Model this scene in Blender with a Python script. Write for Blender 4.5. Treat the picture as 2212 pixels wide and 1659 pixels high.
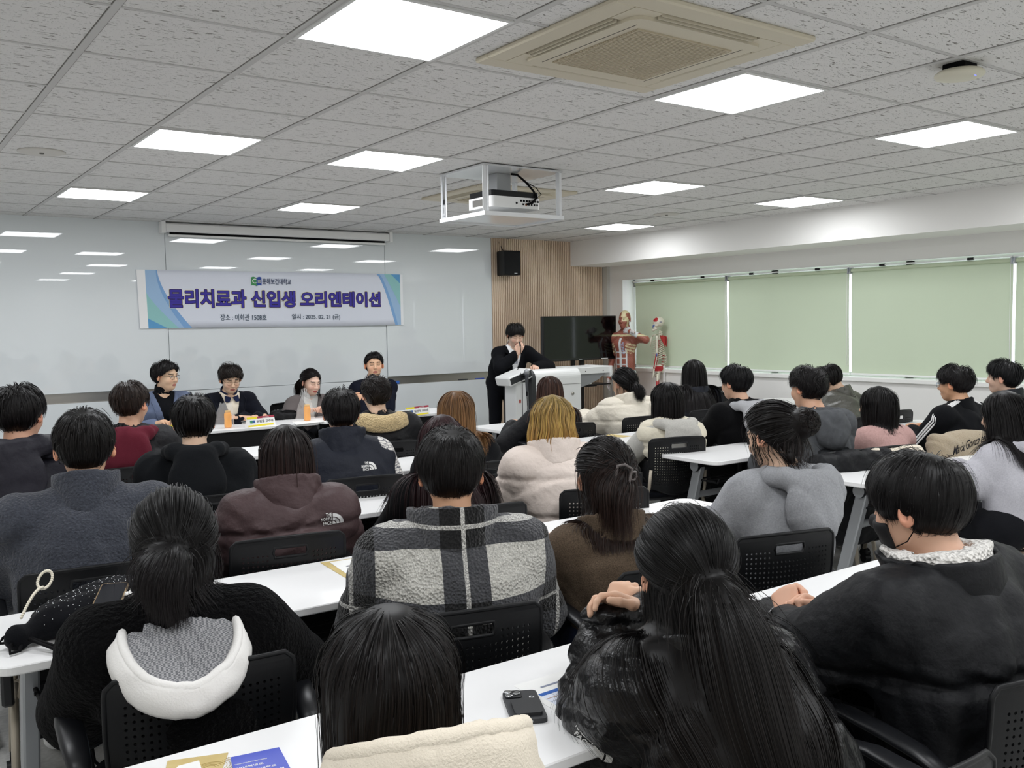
import bpy, math, random, os, time
import numpy as np
from mathutils import Vector, Matrix

SC = bpy.context.scene
COL = SC.collection
for _o in list(bpy.data.objects):
    bpy.data.objects.remove(_o, do_unlink=True)
random.seed(4)
RNG = np.random.default_rng(7)
PI = math.pi

# ------------------------------------------------------------------ camera
CAM_F, CAM_YAW, CAM_PITCH, CAM_ROLL, CAM_Z = 2002.1, 0.6207, -0.0646, -0.0170, 1.57
_cy, _sy = math.cos(CAM_YAW), math.sin(CAM_YAW)
CFWD = Vector((_sy * math.cos(CAM_PITCH), _cy * math.cos(CAM_PITCH), math.sin(CAM_PITCH)))
_r = Vector((_cy, -_sy, 0.0))
_u = _r.cross(CFWD)
CRIGHT = _r * math.cos(CAM_ROLL) + _u * math.sin(CAM_ROLL)
CUP = -_r * math.sin(CAM_ROLL) + _u * math.cos(CAM_ROLL)
camd = bpy.data.cameras.new('camera')
camd.sensor_fit = 'HORIZONTAL'
camd.sensor_width = 36.0
camd.lens = CAM_F / 2212 * 36.0
camd.clip_start = 0.05
camd.clip_end = 200
cam = bpy.data.objects.new('camera', camd)
COL.objects.link(cam)
cam.matrix_world = Matrix(((CRIGHT.x, CUP.x, -CFWD.x, 0), (CRIGHT.y, CUP.y, -CFWD.y, 0),
                           (CRIGHT.z, CUP.z, -CFWD.z, CAM_Z), (0, 0, 0, 1)))
SC.camera = cam


def at(px, py, x=None, y=None, z=None):
    """point of the room seen at a photo pixel, on the plane x=, y= or z="""
    d = CFWD + CRIGHT * ((px - 1106) / CAM_F) - CUP * ((py - 829.5) / CAM_F)
    k = (z - CAM_Z) / d.z if z is not None else (y / d.y if y is not None else x / d.x)
    return Vector((0, 0, CAM_Z)) + d * k


# ------------------------------------------------------------------ world, view
wld = bpy.data.worlds.new('world')
SC.world = wld
wld.use_nodes = True
_bg = wld.node_tree.nodes['Background']
_bg.inputs[0].default_value = (0.86, 0.93, 1.0, 1)
_bg.inputs[1].default_value = 3.0          # bright overcast day outside the blinds
SC.view_settings.view_transform = 'Standard'
SC.view_settings.look = 'None'
SC.view_settings.gamma = 1.0
SC.view_settings.use_curve_mapping = False
SC.view_settings.exposure = 0.0
SC.cycles.diffuse_bounces = 8
SC.cycles.max_bounces = 12
PANEL_POWER = 16.5                           # radiance of the ceiling light panels
# ------------------------------------------------------------------ materials
def lin(c):
    if isinstance(c, str):
        c = c.lstrip('#')
        c = [int(c[i:i + 2], 16) / 255 for i in (0, 2, 4)]
        c = [v / 12.92 if v <= 0.04045 else ((v + 0.055) / 1.055) ** 2.4 for v in c]
    return (c[0], c[1], c[2], 1.0)


MATS = {}


def mat(name, color=None, rough=0.6, metal=0.0, spec=0.5, emit=None, power=1.0, alpha=1.0, trans=0.0,
        sheen=0.0, coat=0.0, bump=None, vary=None, attr=None, coords='Object', aniso=None):
    """bump=(kind, scale, distance); vary=(scale, dark colour, contrast)"""
    if name in MATS:
        return MATS[name]
    m = bpy.data.materials.new(name)
    m.use_nodes = True
    nt = m.node_tree
    b = nt.nodes['Principled BSDF']
    if color is not None:
        b.inputs['Base Color'].default_value = lin(color)
        m.diffuse_color = lin(color)
    b.inputs['Roughness'].default_value = rough
    b.inputs['Metallic'].default_value = metal
    b.inputs['Specular IOR Level'].default_value = spec
    b.inputs['Transmission Weight'].default_value = trans
    b.inputs['Alpha'].default_value = alpha
    b.inputs['Sheen Weight'].default_value = sheen
    b.inputs['Coat Weight'].default_value = coat
    if emit is not None:
        b.inputs['Emission Color'].default_value = lin(emit)
        b.inputs['Emission Strength'].default_value = power
    N, L = nt.nodes.new, nt.links.new
    tc = None
    if bump or vary:
        tc = N('ShaderNodeTexCoord')
    if attr:
        a = N('ShaderNodeAttribute')
        a.attribute_name = attr
        L(a.outputs['Color'], b.inputs['Base Color'])
    if vary:
        n = N('ShaderNodeTexNoise')
        n.inputs['Scale'].default_value = vary[0]
        n.inputs['Detail'].default_value = 5
        L(tc.outputs[coords], n.inputs['Vector'])
        r = N('ShaderNodeValToRGB')
        r.color_ramp.elements[0].position = 0.5 - vary[2] / 2
        r.color_ramp.elements[1].position = 0.5 + vary[2] / 2
        r.color_ramp.elements[0].color = lin(vary[1])
        r.color_ramp.elements[1].color = lin(color)
        L(n.outputs['Fac'], r.inputs['Fac'])
        L(r.outputs['Color'], b.inputs['Base Color'])
    if bump:
        kind, sc, dist = bump
        if kind == 'voronoi':
            n = N('ShaderNodeTexVoronoi')
            n.inputs['Scale'].default_value = sc
            out = n.outputs['Distance']
        elif kind == 'wave':
            n = N('ShaderNodeTexWave')
            n.inputs['Scale'].default_value = sc
            out = n.outputs['Fac']
        else:
            n = N('ShaderNodeTexNoise')
            n.inputs['Scale'].default_value = sc
            n.inputs['Detail'].default_value = 4
            out = n.outputs['Fac']
        L(tc.outputs[coords], n.inputs['Vector'])
        bp = N('ShaderNodeBump')
        bp.inputs['Strength'].default_value = 1.0
        bp.inputs['Distance'].default_value = dist
        L(out, bp.inputs['Height'])
        L(bp.outputs['Normal'], b.inputs['Normal'])
    MATS[name] = m
    return m


# ------------------------------------------------------------------ objects
def tag(o, label, cat, group=None, kind=None):
    if label:
        o['label'] = label
    if cat:
        o['category'] = cat
    if group:
        o['group'] = group
    if kind:
        o['kind'] = kind
    return o


def thing(name, label, cat, loc=(0, 0, 0), rotz=0.0, group=None):
    o = bpy.data.objects.new(name, None)
    COL.objects.link(o)
    o.empty_display_size = 0.1
    o.location = loc
    o.rotation_euler = (0, 0, rotz)
    return tag(o, label, cat, group)


def mesh_from(name, V, F, mats, parent=None, smooth=False, mi=None, col=None, loc=None, rot=None):
    """V (n,3); F list of index lists or an (m,k) array"""
    me = bpy.data.meshes.new(name)
    V = np.asarray(V, np.float32)
    if isinstance(F, np.ndarray):
        k = F.shape[1]
        me.vertices.add(len(V))
        me.vertices.foreach_set('co', V.ravel())
        me.loops.add(F.size)
        me.loops.foreach_set('vertex_index', F.astype(np.int32).ravel())
        me.polygons.add(len(F))
        me.polygons.foreach_set('loop_start', np.arange(0, F.size, k, dtype=np.int32))
        me.polygons.foreach_set('loop_total', np.full(len(F), k, np.int32))
        me.update(calc_edges=True)
    else:
        me.from_pydata(V.tolist(), [], F)
        me.update()
    for m in (mats if isinstance(mats, (list, tuple)) else [mats]):
        me.materials.append(m)
    if mi is not None:
        me.polygons.foreach_set('material_index', np.asarray(mi, np.int32))
    if smooth is True:
        me.polygons.foreach_set('use_smooth', np.ones(len(me.polygons), bool))
    elif isinstance(smooth, (list, np.ndarray)):
        me.polygons.foreach_set('use_smooth', np.asarray(smooth, bool))
    if col is not None:
        a = me.color_attributes.new('Col', 'FLOAT_COLOR', 'POINT')
        c4 = np.ones((len(V), 4), np.float32)
        c4[:, :3] = col
        a.data.foreach_set('color', c4.ravel())
    me.validate(clean_customdata=False)
    o = bpy.data.objects.new(name, me)
    COL.objects.link(o)
    if parent is not None:
        o.parent = parent
    if loc is not None:
        o.location = loc
    if rot is not None:
        o.rotation_euler = rot
    return o


class MB:
    """collects simple shapes into one mesh"""

    def __init__(s):
        s.V, s.F, s.S, s.M = [], [], [], []
        s.m = 0

    def add(s, V, F, smooth=False):
        b = len(s.V)
        s.V += [tuple(map(float, v)) for v in V]
        s.F += [[i + b for i in f] for f in F]
        s.S += [smooth] * len(F)
        s.M += [s.m] * len(F)
        return s

    def box(s, x0, x1, y0, y1, z0, z1, bev=0.0, R=None, T=None):
        if bev <= 0:
            V = [(x, y, z) for z in (z0, z1) for y in (y0, y1) for x in (x0, x1)]
            F = [[0, 2, 3, 1], [4, 5, 7, 6], [0, 1, 5, 4], [2, 6, 7, 3], [0, 4, 6, 2], [1, 3, 7, 5]]
        else:
            b = min(bev, (x1 - x0) / 2.01, (y1 - y0) / 2.01, (z1 - z0) / 2.01)
            V, F = [], []
            idx = {}
            for sx in (0, 1):
                for sy in (0, 1):
                    for sz in (0, 1):
                        cx, cy, cz = (x0, x1)[sx], (y0, y1)[sy], (z0, z1)[sz]
                        dx, dy, dz = (b, -b)[sx], (b, -b)[sy], (b, -b)[sz]
                        for ax, p in ((0, (cx, cy + dy, cz + dz)), (1, (cx + dx, cy, cz + dz)), (2, (cx + dx, cy + dy, cz))):
                            idx[(sx, sy, sz, ax)] = len(V)
                            V.append(p)
            for sx in (0, 1):
                F.append([idx[(sx, *q, 0)] for q in ((0, 0), (0, 1), (1, 1), (1, 0))][::(1 if sx == 0 else -1)][::-1])
                F.append([idx[(q[0], sx, q[1], 1)] for q in ((0, 0), (0, 1), (1, 1), (1, 0))][::(-1 if sx == 0 else 1)][::-1])
                F.append([idx[(*q, sx, 2)] for q in ((0, 0), (0, 1), (1, 1), (1, 0))][::(1 if sx == 0 else -1)][::-1])
            for a in (0, 1):
                for c in (0, 1):
                    F.append([idx[(a, c, 0, 0)], idx[(a, c, 1, 0)], idx[(a, c, 1, 1)], idx[(a, c, 0, 1)]])
                    F.append([idx[(a, 0, c, 0)], idx[(a, 1, c, 0)], idx[(a, 1, c, 2)], idx[(a, 0, c, 2)]])
                    F.append([idx[(0, a, c, 1)], idx[(1, a, c, 1)], idx[(1, a, c, 2)], idx[(0, a, c, 2)]])
                    for d in (0, 1):
                        F.append([idx[(a, c, d, 0)], idx[(a, c, d, 1)], idx[(a, c, d, 2)]])
        if R is not None:
            V = [tuple(R @ Vector(v)) for v in V]
        if T is not None:
            V = [tuple(Vector(v) + Vector(T)) for v in V]
        return s.add(V, F)

    def cyl(s, a, b, r0, r1=None, n=16, caps=True, smooth=True):
        r1 = r0 if r1 is None else r1
        a, b = Vector(a), Vector(b)
        d = (b - a).normalized()
        u = d.orthogonal().normalized()
        w = d.cross(u)
        V = []
        for p, r in ((a, r0), (b, r1)):
            V += [p + (u * math.cos(2 * PI * i / n) + w * math.sin(2 * PI * i / n)) * r for i in range(n)]
        s.add(V, [[i, (i + 1) % n, n + (i + 1) % n, n + i] for i in range(n)], smooth)
        if caps:
            s.add(V, [list(range(n))[::-1], list(range(n, 2 * n))])
        return s

    def tube(s, P, r, n=8, closed=False, flat=1.0, up=None):
        P = [Vector(p) for p in P]
        R = r if isinstance(r, (list, tuple)) else [r] * len(P)
        m = len(P)
        V, prev = [], None
        for i, p in enumerate(P):
            if closed:
                t = P[(i + 1) % m] - P[i - 1]
            else:
                t = P[min(i + 1, m - 1)] - P[max(i - 1, 0)]
            t.normalize()
            if up is not None:
                u = Vector(up) - t * t.dot(Vector(up))
                u.normalize()
            elif prev is None:
                u = t.orthogonal().normalized()
            else:
                u = (prev - t * t.dot(prev)).normalized()
            prev = u
            w = t.cross(u)
            V += [p + (u * math.cos(2 * PI * k / n) * flat + w * math.sin(2 * PI * k / n)) * R[i] for k in range(n)]
        F = []
        for i in range(m if closed else m - 1):
            j = (i + 1) % m
            F += [[i * n + k, i * n + (k + 1) % n, j * n + (k + 1) % n, j * n + k] for k in range(n)]
        if not closed:
            F += [list(range(n))[::-1], [(m - 1) * n + k for k in range(n)]]
        return s.add(V, F, True)

    def lathe(s, prof, n=20, c=(0, 0, 0), smooth=True, axis='z'):
        V, F = [], []
        for r, z in prof:
            for k in range(n):
                q = (r * math.cos(2 * PI * k / n), r * math.sin(2 * PI * k / n), z)
                if axis == 'y':
                    q = (q[0], q[2], q[1])
                elif axis == 'x':
                    q = (q[2], q[0], q[1])
                V.append((q[0] + c[0], q[1] + c[1], q[2] + c[2]))
        for i in range(len(prof) - 1):
            F += [[i * n + k, i * n + (k + 1) % n, (i + 1) * n + (k + 1) % n, (i + 1) * n + k] for k in range(n)]
        F += [list(range(n))[::-1], [(len(prof) - 1) * n + k for k in range(n)]]
        return s.add(V, F, smooth)

    def prism(s, poly, z0, z1, axis='z', smooth=False):
        """poly: 2-D outline, extruded along the axis"""
        n = len(poly)

        def P(q, h):
            return {'z': (q[0], q[1], h), 'y': (q[0], h, q[1]), 'x': (h, q[0], q[1])}[axis]
        V = [P(q, z0) for q in poly] + [P(q, z1) for q in poly]
        return s.add(V, [list(range(n))[::-1], list(range(n, 2 * n))]).add(
            V, [[i, (i + 1) % n, n + (i + 1) % n, n + i] for i in range(n)], smooth)

    def ball(s, c, r, n=12, m=8, sc=(1, 1, 1)):
        V = [(c[0], c[1], c[2] - r * sc[2])]
        for i in range(1, m):
            a = -PI / 2 + PI * i / m
            V += [(c[0] + r * sc[0] * math.cos(a) * math.cos(2 * PI * k / n), c[1] + r * sc[1] * math.cos(a) * math.sin(2 * PI * k / n),
                   c[2] + r * sc[2] * math.sin(a)) for k in range(n)]
        V.append((c[0], c[1], c[2] + r * sc[2]))
        F = [[0, 1 + (k + 1) % n, 1 + k] for k in range(n)]
        for i in range(m - 2):
            o = 1 + i * n
            F += [[o + k, o + (k + 1) % n, o + n + (k + 1) % n, o + n + k] for k in range(n)]
        o = 1 + (m - 2) * n
        F += [[o + k, o + (k + 1) % n, len(V) - 1] for k in range(n)]
        return s.add(V, F, True)

    def build(s, name, mats, parent=None, loc=None, rot=None, label=None, kind=None):
        o = mesh_from(name, s.V, s.F, mats, parent, smooth=s.S, mi=s.M, loc=loc, rot=rot)
        if label:
            o['label'] = label
        if kind:
            o['kind'] = kind
        return o


def rrect(x0, x1, y0, y1, r, n=6):
    P = []
    for cx, cy, a0 in ((x1 - r, y1 - r, 0), (x0 + r, y1 - r, 90), (x0 + r, y0 + r, 180), (x1 - r, y0 + r, 270)):
        P += [(cx + r * math.cos(math.radians(a0 + 90 * i / n)), cy + r * math.sin(math.radians(a0 + 90 * i / n))) for i in range(n + 1)]
    return P


def text(name, body, size, m, parent, M, bold=0.0, ext=0.0004, width=None, height=None, align='CENTER', shear=0.0, spacing=1.0, dil=0.0):
    """lettering as a mesh: M maps the text's plane into the parent's space"""
    c = bpy.data.curves.new(name, 'FONT')
    c.body = body
    c.size = size
    c.align_x = align
    c.align_y = 'CENTER'
    c.offset = bold * size
    c.extrude = ext
    c.shear = shear
    c.space_character = spacing
    c.resolution_u = 3
    o = bpy.data.objects.new(name, c)
    COL.objects.link(o)
    bpy.context.view_layer.update()
    dg = bpy.context.evaluated_depsgraph_get()
    me = bpy.data.meshes.new_from_object(o.evaluated_get(dg))
    bpy.data.objects.remove(o, do_unlink=True)
    n = len(me.vertices)
    co = np.zeros(n * 3, np.float32)
    me.vertices.foreach_get('co', co)
    co = co.reshape(-1, 3)
    if n:
        lo, hi = co.min(0), co.max(0)
        if width:
            if align == 'CENTER':
                co[:, 0] = (co[:, 0] - (lo[0] + hi[0]) / 2) * width / (hi[0] - lo[0])
            else:
                co[:, 0] = (co[:, 0] - lo[0]) * width / (hi[0] - lo[0])
        if height:
            co[:, 1] = (co[:, 1] - (lo[1] + hi[1]) / 2) * height / (hi[1] - lo[1])
        if dil:                                # a heavier stroke: the same letters repeated round a small circle
            bm = []
            for k in range(12):
                q = me.copy()
                c2 = co.copy()
                c2[:, 0] += dil * math.cos(k * PI / 6)
                c2[:, 1] += dil * math.sin(k * PI / 6)
                c2[:, 2] += k * 4e-5
                bm.append((q, c2))
            import bmesh
            B = bmesh.new()
            for q, c2 in bm:
                q.vertices.foreach_set('co', c2.ravel())
                B.from_mesh(q)
                bpy.data.meshes.remove(q)
            B.to_mesh(me)
            B.free()
            n = len(me.vertices)
            co = np.zeros(n * 3, np.float32)
            me.vertices.foreach_get('co', co)
            co = co.reshape(-1, 3)
        if callable(M):
            co = np.asarray(M(co), np.float32)
        else:
            A = np.array(M, np.float32)
            co = co @ A[:3, :3].T + A[:3, 3]
        me.vertices.foreach_set('co', co.ravel())
    me.materials.clear()
    me.materials.append(m)
    me.update()
    q = bpy.data.objects.new(name, me)
    COL.objects.link(q)
    if parent is not None:
        q.parent = parent
    return q


def frame(o, x, y):
    """4x4 matrix with origin o and in-plane axes x, y"""
    o, x, y = Vector(o), Vector(x).normalized(), Vector(y).normalized()
    z = x.cross(y)
    return Matrix(((x.x, y.x, z.x, o.x), (x.y, y.y, z.y, o.y), (x.z, y.z, z.z, o.z), (0, 0, 0, 1)))


def copy_tree(o, parent=None):
    c = o.copy()
    COL.objects.link(c)
    c.parent = parent
    for ch in list(o.children):
        copy_tree(ch, c)
    return c
# ================================================================== ROOM
FRONT, RIGHT, CEIL, LEFT, BACK = 9.56, 8.40, 2.636, -1.9, -2.7
BEAMX, BEAMZ = 7.79, 2.315

m_wall = mat('wall_paint', 'ecebe8', 0.85, bump=('noise', 160, 0.0006))
m_white = mat('white_plastic', 'efefee', 0.45)
m_black = mat('black_plastic', '101113', 0.42, spec=0.3, bump=('noise', 700, 0.0002))
m_dark = mat('matt_black', '0b0b0d', 0.8, spec=0.15)
m_alu = mat('aluminium', 'b9bbbd', 0.38, metal=0.85)
m_silver = mat('silver_paint', 'a3a6a9', 0.4, metal=0.55)
m_chrome = mat('chrome', 'd5d7da', 0.12, metal=1.0)
m_steel = mat('brushed_steel', 'b4b1aa', 0.3, metal=0.9)

# floor
m_floor = mat('floor_vinyl', 'c8c8c6', 0.45, vary=(60, 'acacaa', 0.5))
MB().box(LEFT, RIGHT + 0.3, BACK, FRONT + 0.1, -0.1, 0).build('floor', m_floor, kind='structure')

# ceiling tiles: fissured mineral fibre
m_ceil = bpy.data.materials.new('ceiling_tile')
m_ceil.use_nodes = True
_nt = m_ceil.node_tree
_N, _L = _nt.nodes.new, _nt.links.new
_b = _nt.nodes['Principled BSDF']
_b.inputs['Roughness'].default_value = 0.95
_b.inputs['Specular IOR Level'].default_value = 0.1
_tc = _N('ShaderNodeTexCoord')
_fac = []
for _sc, _s, _lo, _hi in (((22, 95, 1), 1.0, 0.64, 0.67), ((120, 210, 1), 1.0, 0.66, 0.70)):
    _mp = _N('ShaderNodeMapping')
    _mp.inputs['Scale'].default_value = _sc
    _L(_tc.outputs['Object'], _mp.inputs['Vector'])
    _n = _N('ShaderNodeTexNoise')
    _n.inputs['Scale'].default_value = _s
    _n.inputs['Detail'].default_value = 2.5
    _n.inputs['Distortion'].default_value = 0.6
    _L(_mp.outputs[0], _n.inputs['Vector'])
    _r = _N('ShaderNodeMapRange')
    _r.inputs['From Min'].default_value = _lo
    _r.inputs['From Max'].default_value = _hi
    _L(_n.outputs['Fac'], _r.inputs['Value'])
    _fac.append(_r.outputs[0])
_mx = _N('ShaderNodeMath')
_mx.operation = 'MAXIMUM'
_L(_fac[0], _mx.inputs[0])
_L(_fac[1], _mx.inputs[1])
_mix = _N('ShaderNodeMix')
_mix.data_type = 'RGBA'
_mix.inputs[6].default_value = lin('dcdbd9')
_mix.inputs[7].default_value = lin('8f8c87')
_L(_mx.outputs[0], _mix.inputs[0])
_L(_mix.outputs[2], _b.inputs['Base Color'])
_bp = _N('ShaderNodeBump')
_bp.inputs['Distance'].default_value = 0.003
_bp.invert = True
_L(_mx.outputs[0], _bp.inputs['Height'])
_L(_bp.outputs[0], _b.inputs['Normal'])
MB().box(LEFT, RIGHT + 0.3, BACK, FRONT + 0.1, CEIL, CEIL + 0.05).build('ceiling', m_ceil, kind='structure')
m_tbar = mat('ceiling_grid', 'c2c1bf', 0.7, spec=0.2)
m_gap = mat('ceiling_shadow_gap', '716f6b', 0.9)
GX0, GY0 = 1.373, 2.684
mb = MB()
mb2 = MB()
for k in range(-6, 12):
    x = GX0 + 0.6 * k
    if LEFT < x < BEAMX:
        mb.box(x - 0.014, x + 0.014, BACK, FRONT, CEIL - 0.004, CEIL)
        mb2.box(x + 0.014, x + 0.0175, BACK, FRONT, CEIL - 0.0012, CEIL)
        mb2.box(x - 0.0175, x - 0.014, BACK, FRONT, CEIL - 0.0012, CEIL)
for k in range(-9, 13):
    y = GY0 + 0.6 * k
    if BACK < y < FRONT:
        mb.box(LEFT, BEAMX, y - 0.010, y + 0.006, CEIL - 0.0035, CEIL)
        mb2.box(LEFT, BEAMX, y + 0.006, y + 0.0125, CEIL - 0.0015, CEIL)
mb.build('trim_1', m_tbar, kind='structure')
mb2.build('trim_2', m_gap, kind='structure')

# ceiling light panels
m_lamp = mat('light_diffuser', 'ffffff', 0.5, emit='fafcff', power=PANEL_POWER)
m_lframe = mat('light_frame', 'd9d9d7', 0.5)
_rows = [(2.984, (-0.127, 1.673, 3.473, 5.273, 7.073)), (5.384, (-0.127, 1.673, 2.873, 5.273, 7.073)),
         (7.784, (-0.127, 1.673, 3.473, 5.273, 7.073)), (0.584, (-0.127, 1.673, 3.473, 5.273, 7.073)),
         (-1.816, (-0.127, 1.673, 3.473, 5.273, 7.073))]
_rn = ['third', 'second', 'first', 'fourth', 'fifth']
_cn = ['fifth', 'fourth', 'third', 'second', 'first']
for ri, (ly, lxs) in enumerate(_rows):
    for ci, lx in enumerate(lxs):
        t = thing('ceiling_light', 'square ceiling light, %s row from the whiteboard, %s from the window beam' % (_rn[ri], _cn[ci]), 'light', (lx, ly, CEIL), 0, 'ceiling light panels')
        f = MB()
        for a, b2, c, d in ((-.29, .29, -.29, -.275), (-.29, .29, .275, .29), (-.29, -.275, -.275, .275), (.275, .29, -.275, .275)):
            f.box(a, b2, c, d, -0.010, 0.0)
        f.build('frame', m_lframe, t)
        mesh_from('diffuser', [(-.275, -.275, -.006), (.275, -.275, -.006), (.275, .275, -.006), (-.275, .275, -.006)], [[0, 3, 2, 1]], m_lamp, t)

# walls
MB().box(LEFT - 0.1, LEFT, BACK, FRONT, 0, CEIL).build('wall_left', m_wall, kind='structure')
MB().box(LEFT, RIGHT + 0.3, BACK - 0.1, BACK, 0, CEIL).build('wall_back', m_wall, kind='structure')
MB().box(LEFT, RIGHT + 0.3, FRONT, FRONT + 0.12, 0, CEIL).build('wall_front', m_wall, kind='structure')
WY0, WY1, WZ0, WZ1 = -1.6, 9.19, 0.955, 2.125     # window opening in the right-hand wall
mb = MB()
mb.box(RIGHT, RIGHT + 0.28, BACK, FRONT, 0, WZ0)
mb.box(RIGHT, RIGHT + 0.28, BACK, FRONT, WZ1, CEIL)
mb.box(RIGHT, RIGHT + 0.28, WY1, FRONT, WZ0, WZ1)
mb.box(RIGHT, RIGHT + 0.28, BACK, WY0, WZ0, WZ1)
mb.build('wall_right', m_wall, kind='structure')
MB().box(BEAMX, RIGHT, BACK, FRONT - 0.02, BEAMZ, CEIL).build('trim_3', m_wall, kind='structure')
MB().box(8.35, RIGHT, 9.44, FRONT, 0, BEAMZ).build('trim_4', mat('pilaster_paint', 'c9c8c2', 0.8), kind='structure')
# white stone sill
MB().box(RIGHT - 0.03, RIGHT + 0.2, WY0, WY1, WZ0 - 0.03, WZ0 + 0.012, 0.004).build('trim_5', mat('sill_stone', 'f3f3f0', 0.25), kind='structure')
# window frames and glass
m_wframe = mat('window_frame_white', 'e9ebea', 0.4)
m_glass = mat('window_glass', 'ffffff', 0.02, trans=1.0)
_gx = RIGHT + 0.19
_ys = [WY0, 0.05, 1.9, 3.6, 5.2, 6.85, WY1]
for i in range(6):
    a, b2 = _ys[i], _ys[i + 1]
    mb = MB()
    mb.box(_gx, _gx + 0.06, a, a + 0.045, WZ0, WZ1)
    mb.box(_gx, _gx + 0.06, b2 - 0.045, b2, WZ0, WZ1)
    mb.box(_gx, _gx + 0.06, a, b2, WZ0, WZ0 + 0.05)
    mb.box(_gx, _gx + 0.06, a, b2, WZ1 - 0.05, WZ1)
    w = mb.build('window_%d' % (i + 1), m_wframe, kind='structure')
    MB().box(_gx + 0.025, _gx + 0.033, a + 0.045, b2 - 0.045, WZ0 + 0.05, WZ1 - 0.05).build('pane', m_glass, w)

# green roller blinds
m_blind = bpy.data.materials.new('green_blind_fabric')
m_blind.use_nodes = True
_nt = m_blind.node_tree
for n in list(_nt.nodes):
    _nt.nodes.remove(n)
_o = _nt.nodes.new('ShaderNodeOutputMaterial')
_d = _nt.nodes.new('ShaderNodeBsdfDiffuse')
_d.inputs[0].default_value = lin('cfdbc4')
_t = _nt.nodes.new('ShaderNodeBsdfTranslucent')
_t.inputs[0].default_value = lin('b9c6a6')
_m = _nt.nodes.new('ShaderNodeMixShader')
_m.inputs[0].default_value = 0.06
_nt.links.new(_d.outputs[0], _m.inputs[1])
_nt.links.new(_t.outputs[0], _m.inputs[2])
_nt.links.new(_m.outputs[0], _o.inputs[0])
_bx = RIGHT + 0.075
_edges = [9.03] + [at(px, 690, x=_bx).y for px in (1573, 1837, 2190)] + [2.25, 0.35, -1.5]
_bl = ['beside the anatomical models', 'second from the anatomical models', 'behind the striped track top', 'fourth from the anatomical models',
       'fifth from the anatomical models', 'at the back wall']
for i in range(6):
    a, b2 = _edges[i + 1] + 0.014, _edges[i] - 0.014
    t = thing('roller_blind', 'pale green roller blind drawn down over the window, ' + _bl[i], 'blind', (_bx, (a + b2) / 2, WZ0 + 0.02), 0, 'green roller blinds')
    h, L = WZ1 - 0.075 - WZ0 - 0.02, (b2 - a) / 2
    V, F = [], []
    for k in range(25):
        z = 0.02 + (h - 0.02) * k / 24
        for s in range(9):
            y = -L + 2 * L * s / 8
            V.append((0.004 * math.sin(z * 5 + s * 0.7 + i), y, z))
    for k in range(24):
        for s in range(8):
            F.append([k * 9 + s, k * 9 + s + 1, k * 9 + s + 10, k * 9 + s + 9])
    mesh_from('fabric', V, F, m_blind, t, True)
    MB().cyl((0, -L, 0.018), (0, L, 0.018), 0.011).build('bottom_bar', m_wframe, t)
    MB().cyl((-0.01, -L, h + 0.012), (-0.01, L, h + 0.012), 0.019).build('roller_tube', mat('blind_roll', 'c5d1b5', 0.7), t)
    for y in (-L, L):
        MB().box(-0.035, 0.02, y - 0.006, y + 0.006, h - 0.02, h + 0.05).build('bracket', m_silver, t)
    rail = MB().box(-0.04, 0.01, -L - .01, L + .01, h + 0.04, h + 0.053)
    rail.build('head_rail', m_wframe, t)
    cl = MB()
    for y in (-L * 0.55, L * 0.55):
        cl.box(-0.047, -0.02, y - 0.03, y + 0.03, h + 0.035, h + 0.058, 0.004)
    cl.build('rail_clip', m_black, t)
    ch = MB()
    for s in (-1, 1):
        ch.tube([(-0.03, -L - 0.004 + s * 0.012, h), (-0.03, -L - 0.004 + s * 0.012, h * 0.5), (-0.03, -L - 0.004 + s * 0.008, 0.1)], 0.0022, 6)
    ch.build('bead_chain', m_white, t)

# ------------------------------------------------------------------ whiteboard wall of back-painted glass
m_board = mat('whiteboard_glass', 'dfe4e6', 0.014, spec=0.6)
m_joint = mat('board_joint', '8f9698', 0.6)
wb = thing('whiteboard', 'wall-wide glossy grey glass whiteboard behind the panel table', 'whiteboard', (0, FRONT, 0))
JX = [LEFT, 2.61, 5.05, 6.53]
for i in range(3):
    a, b2 = JX[i] + 0.0025, JX[i + 1] - 0.0025
    if i == 1:
        MB().box(a, b2, -0.03, -0.006, 0.957, CEIL).build('board_panel', m_board, wb)
        MB().box(a, b2, -0.03, -0.006, 0.0, 0.952).build('board_panel', m_board, wb)
    else:
        MB().box(a, b2, -0.03, -0.006, 0.985, CEIL).build('board_panel', m_board, wb)
        MB().box(a, b2, -0.03, -0.006, 0.0, 0.893).build('board_panel', m_board, wb)
        MB().box(a, b2 - 0.02, -0.042, -0.031, 0.99, 2.155).build('sliding_board', m_board, wb)
        tr = MB().box(a, b2, -0.012, -0.006, 0.893, 0.985)
        tr.box(a, b2, -0.03, -0.012, 0.893, 0.897)
        tr.build('tray', m_steel, wb)
MB().box(LEFT, 6.53, -0.006, 0, 0, CEIL).build('backing', m_joint, wb)
for px, py, c, n, lb in ((853, 824, '2f62b8', 'eraser', 'blue board eraser lying in the whiteboard tray behind the man with crossed arms'),
                         (1036, 815, '3b56b0', 'board_marker', 'blue marker lying in the whiteboard tray by the slatted wall'),
                         (1000, 817, '2a2f38', 'board_marker', 'dark marker lying in the whiteboard tray left of the blue one')):
    p = at(px, py, y=FRONT - 0.02)
    if n == 'eraser':
        o = MB().box(-0.055, 0.055, -0.014, 0.006, 0.0, 0.035, 0.004).build(n, mat('felt_' + c, c, 0.8))
    else:
        o = MB().cyl((-0.06, 0, 0.007), (0.03, 0, 0.007), 0.007).cyl((0.03, 0, 0.007), (0.065, 0, 0.007), 0.0078).build(n, mat('pen_' + c, c, 0.4))
    o.location = (p.x, FRONT - 0.019, 0.897)
    tag(o, lb, 'marker' if n != 'eraser' else 'eraser')

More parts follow.
